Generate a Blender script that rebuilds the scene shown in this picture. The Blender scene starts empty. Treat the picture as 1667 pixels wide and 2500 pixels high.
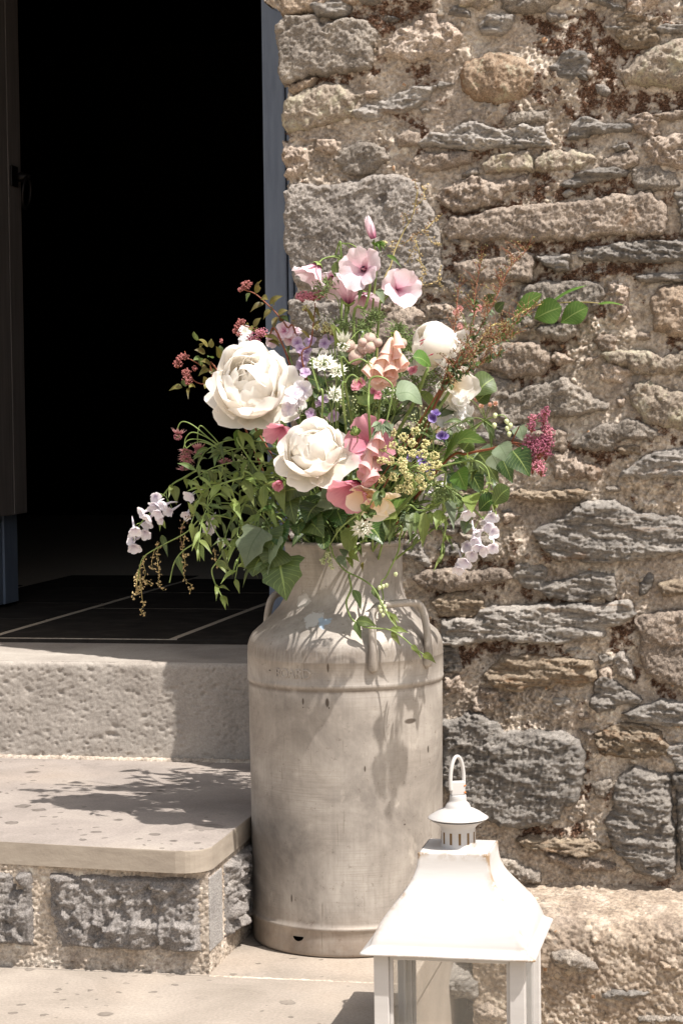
import bpy, bmesh, math, random
import numpy as np
from mathutils import Vector, Matrix, noise as mnoise

# ---------------------------------------------------------------- camera, sky, sun, exposure
scene = bpy.context.scene
COL = scene.collection
F_PX, CX, CY = 5103.0, 833.5, 1250.0
PSI, PITCH, ROLL = math.radians(11.5), math.radians(2.57), math.radians(0.7)
fwd = np.array([-math.sin(PSI)*math.cos(PITCH), math.cos(PSI)*math.cos(PITCH), -math.sin(PITCH)])
_r0 = np.array([math.cos(PSI), math.sin(PSI), 0.0]); _u0 = np.cross(_r0, fwd)
CR = _r0*math.cos(ROLL) - _u0*math.sin(ROLL)
CU = _u0*math.cos(ROLL) + _r0*math.sin(ROLL)
def ray(px, py): return fwd + CR*(px-CX)/F_PX - CU*(py-CY)/F_PX
CAM = -ray(850.5, 2280.0)*3.78
def on_y(px, py, Y):
    v = ray(px, py); return CAM + v*((Y-CAM[1])/v[1])
def on_z(px, py, Z):
    v = ray(px, py); return CAM + v*((Z-CAM[2])/v[2])

cam_data = bpy.data.cameras.new('camera')
cam = bpy.data.objects.new('camera', cam_data); COL.objects.link(cam)
cam.matrix_world = Matrix(((CR[0], CU[0], -fwd[0], CAM[0]), (CR[1], CU[1], -fwd[1], CAM[1]),
                           (CR[2], CU[2], -fwd[2], CAM[2]), (0, 0, 0, 1)))
cam_data.sensor_fit = 'VERTICAL'; cam_data.sensor_height = 36.0
cam_data.lens = 36.0*F_PX/2500.0
cam_data.clip_start = 0.05; cam_data.clip_end = 500.0
scene.camera = cam

SUN_TO = Vector((0.48, -0.28, 1.0)).normalized()          # towards the sun
SUN_EL = math.asin(SUN_TO.z)
SUN_AZ = math.atan2(SUN_TO.x, SUN_TO.y)                   # clockwise from +Y
world = bpy.data.worlds.new('World'); scene.world = world
world.use_nodes = True
wn = world.node_tree.nodes; wl = world.node_tree.links
wn.clear()
sky = wn.new('ShaderNodeTexSky'); sky.sky_type = 'NISHITA'; sky.sun_disc = False
sky.sun_elevation = SUN_EL; sky.sun_rotation = SUN_AZ
sky.dust_density = 3.0; sky.air_density = 1.0; sky.ozone_density = 0.6
hs = wn.new('ShaderNodeHueSaturation'); hs.inputs['Saturation'].default_value = 0.45
bg = wn.new('ShaderNodeBackground'); bg.inputs['Strength'].default_value = 0.12
wo = wn.new('ShaderNodeOutputWorld')
wl.new(sky.outputs[0], hs.inputs['Color']); wl.new(hs.outputs[0], bg.inputs['Color']); wl.new(bg.outputs[0], wo.inputs['Surface'])

sd = bpy.data.lights.new('sun', 'SUN'); sd.energy = 5.0; sd.angle = math.radians(0.53)
sd.color = (1.0, 0.948, 0.895)
sun = bpy.data.objects.new('sun', sd); COL.objects.link(sun)
sun.rotation_euler = SUN_TO.to_track_quat('Z', 'Y').to_euler()
sun.location = (2, -2, 5)

vs = scene.view_settings
vs.view_transform = 'Standard'; vs.look = 'None'; vs.gamma = 1.0; vs.use_curve_mapping = False
vs.exposure = 0.58
scene.cycles.max_bounces = 8
scene.cycles.transparent_max_bounces = 16

rng = np.random.default_rng(7)
random.seed(7)

# ---------------------------------------------------------------- helpers
def srgb(h):
    h = h.lstrip('#'); out = []
    for i in (0, 2, 4):
        c = int(h[i:i+2], 16)/255.0
        out.append(c/12.92 if c <= 0.04045 else ((c+0.055)/1.055)**2.4)
    return (out[0], out[1], out[2], 1.0)

def link(o, parent=None):
    COL.objects.link(o)
    if parent is not None:
        o.parent = parent
        o.matrix_parent_inverse = parent.matrix_basis.inverted()
    return o

def tag(o, label=None, cat=None, group=None, kind=None):
    if label: o['label'] = label
    if cat: o['category'] = cat
    if group: o['group'] = group
    if kind: o['kind'] = kind
    return o

def empty(name, loc, label, cat, group=None):
    o = bpy.data.objects.new(name, None); o.location = loc; o.empty_display_size = 0.02
    COL.objects.link(o)
    return tag(o, label, cat, group)

def mesh_np(name, verts, faces, mat=None, parent=None, smooth=True, attrs=None, uv=None):
    """faces: (n,3) or (n,4) int array; uv: per-vertex (n,2)."""
    verts = np.asarray(verts, dtype=np.float32); faces = np.asarray(faces, dtype=np.int32)
    me = bpy.data.meshes.new(name)
    n, k = faces.shape
    me.vertices.add(len(verts)); me.vertices.foreach_set('co', verts.ravel())
    me.loops.add(n*k); me.loops.foreach_set('vertex_index', faces.ravel())
    me.polygons.add(n)
    me.polygons.foreach_set('loop_start', np.arange(0, n*k, k, dtype=np.int32))
    me.polygons.foreach_set('loop_total', np.full(n, k, dtype=np.int32))
    me.polygons.foreach_set('use_smooth', np.full(n, bool(smooth)))
    if attrs:
        for an, av in attrs.items():
            a = me.attributes.new(an, 'FLOAT', 'POINT'); a.data.foreach_set('value', np.asarray(av, dtype=np.float32))
    if uv is not None:
        l = me.uv_layers.new(name='UVMap')
        uvl = np.asarray(uv, dtype=np.float32)[faces.ravel()]
        l.data.foreach_set('uv', uvl.ravel())
    me.update(calc_edges=True); me.validate()
    if mat: me.materials.append(mat)
    o = bpy.data.objects.new(name, me)
    return link(o, parent)

def bm_obj(name, bm, mat=None, parent=None, smooth=False):
    me = bpy.data.meshes.new(name)
    bmesh.ops.recalc_face_normals(bm, faces=bm.faces)
    bm.to_mesh(me); bm.free()
    if smooth:
        for p in me.polygons: p.use_smooth = True
    if mat: me.materials.append(mat)
    return link(bpy.data.objects.new(name, me), parent)

def bm_box(bm, x0, x1, y0, y1, z0, z1, bevel=0.0):
    vs_ = [bm.verts.new((x, y, z)) for x in (x0, x1) for y in (y0, y1) for z in (z0, z1)]
    idx = [(0,1,3,2), (4,6,7,5), (0,4,5,1), (2,3,7,6), (0,2,6,4), (1,5,7,3)]
    fs = [bm.faces.new([vs_[i] for i in f]) for f in idx]
    if bevel:
        es = set(e for f in fs for e in f.edges)
        bmesh.ops.bevel(bm, geom=list(es), offset=bevel, segments=2, affect='EDGES', profile=0.6)

def bm_prism(bm, poly, z0, z1, bevel=0.0, seg=2):
    a = [bm.verts.new((p[0], p[1], z0)) for p in poly]; b = [bm.verts.new((p[0], p[1], z1)) for p in poly]
    n = len(poly)
    bm.faces.new(a[::-1]); top = bm.faces.new(b)
    for i in range(n): bm.faces.new((a[i], a[(i+1) % n], b[(i+1) % n], b[i]))
    if bevel:
        bmesh.ops.bevel(bm, geom=list(top.edges), offset=bevel, segments=seg, affect='EDGES', profile=0.6)

def lathe(profile, n=64):
    """profile list of (r,z) -> verts, quads"""
    P = np.array(profile); m = len(P)
    a = np.linspace(0, 2*np.pi, n, endpoint=False)
    v = np.zeros((m, n, 3)); v[:, :, 0] = P[:, 0:1]*np.cos(a); v[:, :, 1] = P[:, 0:1]*np.sin(a); v[:, :, 2] = P[:, 1:2]
    i = np.arange(m-1)[:, None]; j = np.arange(n)[None, :]; j2 = (j+1) % n
    f = np.stack([i*n+j, i*n+j2, (i+1)*n+j2, (i+1)*n+j], -1).reshape(-1, 4)
    return v.reshape(-1, 3), f

def catmull(pts, n=8):
    P = [np.array(p, float) for p in pts]
    if len(P) < 3:
        return np.array([P[0]+(P[-1]-P[0])*t for t in np.linspace(0, 1, n+1)])
    P = [2*P[0]-P[1]] + P + [2*P[-1]-P[-2]]
    out = []
    for i in range(1, len(P)-2):
        p0, p1, p2, p3 = P[i-1:i+3]
        for t in np.linspace(0, 1, n, endpoint=False):
            out.append(0.5*((2*p1)+(-p0+p2)*t+(2*p0-5*p1+4*p2-p3)*t*t+(-p0+3*p1-3*p2+p3)*t**3))
    out.append(P[-2]); return np.array(out)

def frames(path):
    """tangents and rotation-minimising normals along a path"""
    T = np.gradient(path, axis=0); T /= np.linalg.norm(T, axis=1, keepdims=True)+1e-12
    N = np.zeros_like(T); ref = np.array([0.0, -1, 0.15]) if abs(T[0] @ np.array([0, -1, 0.15])) < 0.95 else np.array([1.0, 0, 0])
    for i in range(len(path)):
        v = ref - T[i]*(ref @ T[i]); v /= np.linalg.norm(v)+1e-12; N[i] = v; ref = v
    return T, N, np.cross(T, N)

def tube_np(path, rad, sides=6):
    path = np.asarray(path, float); m = len(path)
    rad = np.broadcast_to(np.asarray(rad, float), (m,)) if np.ndim(rad) else np.full(m, float(rad))
    T, N, B = frames(path)
    a = np.linspace(0, 2*np.pi, sides, endpoint=False)
    v = path[:, None, :] + rad[:, None, None]*(np.cos(a)[None, :, None]*N[:, None, :] + np.sin(a)[None, :, None]*B[:, None, :])
    i = np.arange(m-1)[:, None]; j = np.arange(sides)[None, :]; j2 = (j+1) % sides
    f = np.stack([i*sides+j, i*sides+j2, (i+1)*sides+j2, (i+1)*sides+j], -1).reshape(-1, 4)
    return v.reshape(-1, 3), f

class Mesh:
    """collects numpy quads"""
    def __init__(s): s.v = []; s.f = []; s.u = []; s.n = 0
    def add(s, v, f, uv=None):
        v = np.asarray(v, float); s.v.append(v); s.f.append(np.asarray(f)+s.n); s.n += len(v)
        s.u.append(np.zeros((len(v), 2)) if uv is None else np.asarray(uv, float)); return s
    def tube(s, path, rad, sides=6): return s.add(*tube_np(path, rad, sides))
    def obj(s, name, mat, parent=None, smooth=True):
        return mesh_np(name, np.vstack(s.v), np.vstack(s.f), mat, parent, smooth, uv=np.vstack(s.u))

# ---------------------------------------------------------------- node helpers
class NT:
    def __init__(s, name):
        s.m = bpy.data.materials.new(name); s.m.use_nodes = True
        s.t = s.m.node_tree; s.t.nodes.clear()
        s.out = s.t.nodes.new('ShaderNodeOutputMaterial')
        s.p = s.t.nodes.new('ShaderNodeBsdfPrincipled')
        s.t.links.new(s.p.outputs[0], s.out.inputs['Surface'])
        s.tc = s.t.nodes.new('ShaderNodeTexCoord')
    def n(s, ty, **kw):
        nd = s.t.nodes.new(ty)
        for k, v in kw.items(): setattr(nd, k, v)
        return nd
    def l(s, a, b): s.t.links.new(a, b)
    def val(s, sock, v):
        if hasattr(v, 'is_linked') or isinstance(v, bpy.types.NodeSocket): s.l(v, sock)
        else: sock.default_value = v
    def map(s, scale=(1, 1, 1), rot=(0, 0, 0), loc=(0, 0, 0), src=None):
        m = s.n('ShaderNodeMapping'); m.inputs['Scale'].default_value = scale; m.inputs['Rotation'].default_value = rot
        m.inputs['Location'].default_value = loc
        s.l(src or s.tc.outputs['Object'], m.inputs['Vector']); return m.outputs[0]
    def noise(s, scale, detail=4, rough=0.6, vec=None, dist=0.0):
        n = s.n('ShaderNodeTexNoise'); n.inputs['Scale'].default_value = scale; n.inputs['Detail'].default_value = detail
        n.inputs['Roughness'].default_value = rough; n.inputs['Distortion'].default_value = dist
        s.l(vec or s.tc.outputs['Object'], n.inputs['Vector']); return n.outputs['Fac']
    def voro(s, scale, vec=None, feature='F1', out='Distance', rnd=1.0):
        n = s.n('ShaderNodeTexVoronoi', feature=feature); n.inputs['Scale'].default_value = scale
        n.inputs['Randomness'].default_value = rnd
        s.l(vec or s.tc.outputs['Object'], n.inputs['Vector']); return n.outputs[out]
    def ramp(s, fac, stops, interp='LINEAR'):
        r = s.n('ShaderNodeValToRGB'); r.color_ramp.interpolation = interp
        e = r.color_ramp.elements
        while len(e) > 1: e.remove(e[-1])
        e[0].position = stops[0][0]; e[0].color = s._c(stops[0][1])
        for p, c in stops[1:]:
            x = e.new(p); x.color = s._c(c)
        s.l(fac, r.inputs['Fac']); return r.outputs['Color']
    def _c(s, c):
        if isinstance(c, str): return srgb(c)
        if isinstance(c, (int, float)): return (c, c, c, 1)
        return c if len(c) == 4 else (*c, 1)
    def mix(s, fac, a, b, mode='MIX'):
        m = s.n('ShaderNodeMix', data_type='RGBA', blend_type=mode)
        s.val(m.inputs[0], fac)
        for sock, v in ((m.inputs[6], a), (m.inputs[7], b)):
            if isinstance(v, bpy.types.NodeSocket): s.l(v, sock)
            else: sock.default_value = s._c(v)
        return m.outputs[2]
    def math(s, op, a, b=0.0, c=None):
        m = s.n('ShaderNodeMath', operation=op); s.val(m.inputs[0], a); s.val(m.inputs[1], b)
        if c is not None: s.val(m.inputs[2], c)
        return m.outputs[0]
    def mrange(s, v, a, b, c=0.0, d=1.0):
        m = s.n('ShaderNodeMapRange'); s.l(v, m.inputs[0])
        for i, x in enumerate((a, b, c, d)): m.inputs[i+1].default_value = x
        return m.outputs[0]
    def bump(s, h, strength=0.3, dist=0.002, prev=None):
        b = s.n('ShaderNodeBump'); b.inputs['Strength'].default_value = strength; b.inputs['Distance'].default_value = dist
        s.l(h, b.inputs['Height'])
        if prev is not None: s.l(prev, b.inputs['Normal'])
        return b.outputs[0]
    def set(s, **kw):
        for k, v in kw.items():
            nm = {'color': 'Base Color', 'rough': 'Roughness', 'metal': 'Metallic', 'normal': 'Normal', 'spec': 'Specular IOR Level',
                  'sub': 'Subsurface Weight', 'sheen': 'Sheen Weight'}[k]
            sock = s.p.inputs[nm]
            if isinstance(v, bpy.types.NodeSocket): s.l(v, sock)
            elif nm == 'Base Color': sock.default_value = s._c(v)
            else: sock.default_value = v
        return s.m
    def attr(s, name):
        a = s.n('ShaderNodeAttribute'); a.attribute_name = name; return a.outputs['Fac']
    def rand(s):
        return s.n('ShaderNodeObjectInfo').outputs['Random']
# ---------------------------------------------------------------- STONE WALL
YW = 0.385                     # nominal wall face
STEP = 0.0026
GX0, GX1, GZ0, GZ1 = -0.235, 1.00, -0.02, 2.00
gx = np.arange(GX0, GX1, STEP); gz = np.arange(GZ0, GZ1, STEP)
NX, NZ = len(gx), len(gz)

def spectral(nz, nx, seed, beta, lo=1e9, hi=0.0, ax=1.0, rot=0.0, step=STEP):
    """band-limited 1/f^beta noise, unit variance; lo/hi = largest/smallest wavelength in metres, ax stretches along a rotated x"""
    r = np.random.default_rng(seed)
    kx = np.fft.fftfreq(nx, step)[None, :]; kz = np.fft.fftfreq(nz, step)[:, None]
    a = kx*math.cos(rot)+kz*math.sin(rot); b = -kx*math.sin(rot)+kz*math.cos(rot)
    k = np.sqrt((a*ax)**2 + b**2); k[0, 0] = 1e9
    amp = k**(-beta); amp[k < 1.0/lo] = 0
    if hi > 0: amp *= np.exp(-(k*hi)**2*0.5)
    f = np.fft.fft2(r.standard_normal((nz, nx)))*amp
    h = np.real(np.fft.ifft2(f)); return h/(h.std()+1e-12)

N_broad = spectral(NZ, NX, 1, 1.9, lo=0.3, hi=0.01)
N_mid = spectral(NZ, NX, 2, 1.3, lo=0.05, hi=0.003)
N_fine = spectral(NZ, NX, 3, 0.7, lo=0.018)
N_warp = spectral(NZ, NX, 4, 1.6, lo=0.12, hi=0.008)
N_lay = spectral(NZ, NX, 5, 1.25, lo=0.09, ax=6.0, rot=-0.12)
N_lay2 = spectral(NZ, NX, 6, 1.1, lo=0.05, ax=4.0, rot=-0.25)
N_vert = spectral(NZ, NX, 8, 1.25, lo=0.09, ax=5.0, rot=1.25)
N_crumb = np.abs(spectral(NZ, NX, 7, 1.0, lo=0.03, hi=0.002))
GXX, GZZ = np.meshgrid(gx, gz)

def poly_sdf(px, pz, poly):
    """positive inside"""
    P = np.asarray(poly); Q = np.roll(P, -1, axis=0)
    d2 = np.full(px.shape, 1e9); inside = np.zeros(px.shape, bool)
    for (ax_, az), (bx, bz) in zip(P, Q):
        ex, ez = bx-ax_, bz-az; wx, wz = px-ax_, pz-az
        t = np.clip((wx*ex+wz*ez)/(ex*ex+ez*ez+1e-12), 0, 1)
        d2 = np.minimum(d2, (wx-ex*t)**2+(wz-ez*t)**2)
        c = ((az <= pz) & (bz > pz)) | ((bz <= pz) & (az > pz))
        with np.errstate(divide='ignore', invalid='ignore'):
            xi = ax_ + (pz-az)/(bz-az)*ex
        inside ^= c & (px < xi)
    return np.where(inside, np.sqrt(d2), -np.sqrt(d2))

C1 = (640, 0, 1.5268); C2 = (1000, 600, 2.351); C3 = (950, 1200, 2.187); C4 = (1000, 1750, 2.351)
def wpoly(crop, pts, Y=YW-0.012):
    out = []
    for x, y in pts:
        p = on_y(crop[0]+x/crop[2], crop[1]+y/crop[2], Y); out.append((p[0], p[2]))
    return out

# ---- stone materials
def stone_mat(name, base, dark, pale, layered=False, lichen=0.0, rust=0.0, grain=260.0, rot=-0.12, patchy=0.5):
    t = NT(name)
    off = t.math('MULTIPLY', t.rand(), 37.0)
    cv = t.n('ShaderNodeVectorMath', operation='ADD'); t.l(t.tc.outputs['Object'], cv.inputs[0]); t.l(off, cv.inputs[1])
    v0 = cv.outputs[0]
    v = t.map((1, 1, 5.0) if layered else (1, 1, 1), rot=(0, -rot if layered else 0, 0), src=v0)
    c = t.ramp(t.noise(16, 6, 0.62, v, 0.6), [(0.30, dark), (0.50, base), (0.72, pale)])
    c = t.mix(t.mrange(t.noise(6, 3, 0.5, v0), 0.4, 0.65, 0, patchy), c, base)
    g = t.noise(grain, 3, 0.75, v)
    c = t.mix(0.7, c, t.ramp(g, [(0.32, 0.16), (0.5, 0.5), (0.68, 0.85)]), 'OVERLAY')
    sp = t.mrange(t.voro(330, v0), 0.10, 0.25, 0.75, 0.0)
    sp = t.math('MULTIPLY', sp, t.mrange(t.noise(28, 3, 0.6, v0), 0.52, 0.62, 0, 1))
    c = t.mix(sp, c, '#d9cdbb')
    if rust:
        r = t.mrange(t.noise(10, 5, 0.65, v, 0.8), 0.62-rust*0.25, 0.75-rust*0.2, 0, 0.75)
        c = t.mix(r, c, '#8f6c4c')
    if lichen:
        li = t.math('MULTIPLY', t.mrange(t.noise(24, 6, 0.75, v0, 0.4), 0.60-lichen*0.18, 0.66-lichen*0.15, 0, 1),
                    t.mrange(t.noise(150, 3, 0.8, v0), 0.42, 0.52, 0.15, 1.0))
        c = t.mix(li, c, t.mix(t.noise(9, 2, 0.5, v0), '#a79c7c', '#c5bfae'))
    hv = t.n('ShaderNodeHueSaturation'); t.l(c, hv.inputs['Color'])
    t.l(t.mrange(t.rand(), 0, 1, 0.76, 1.06), hv.inputs['Value'])
    b = t.bump(g, 0.9, 0.0022)
    b = t.bump(t.noise(110, 6, 0.75, v), 0.7, 0.005, b)
    return t.set(color=hv.outputs[0], rough=0.88, spec=0.25, normal=b)

SM = {
 'slate': stone_mat('grey_slate', '#938c84', '#625e5b', '#b3aba1', True, grain=300),
 'dslate': stone_mat('dark_slate', '#8c867f', '#5f5b57', '#aea79f', True, grain=300),
 'lslate': stone_mat('pale_slate', '#a39c94', '#726d68', '#c2bab0', True, grain=300, rust=0.1),
 'granite': stone_mat('grey_granite', '#8e857b', '#6b645c', '#b5aa9c', grain=340),
 'grey': stone_mat('grey_stone', '#938b83', '#736c66', '#aba299', grain=300, patchy=0.8),
 'warm': stone_mat('warm_grey_stone', '#988a7d', '#74695f', '#b1a292', grain=300, rust=0.08),
 'tan': stone_mat('tan_stone', '#a69380', '#806f5f', '#bdab95', grain=300, rust=0.2),
 'ochre': stone_mat('ochre_slate', '#9c8c79', '#736656', '#b3a38c', True, rust=0.25),
 'boulder': stone_mat('speckled_boulder', '#a08a74', '#6f6053', '#baa792', lichen=0.4, rust=0.5),
 'lichen': stone_mat('lichened_stone', '#9a8d7e', '#776b5f', '#b3a596', lichen=0.6),
 'pale': stone_mat('pale_rough_stone', '#ab9b8c', '#84756a', '#c6b8aa', grain=260, rust=0.15),
}

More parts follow.
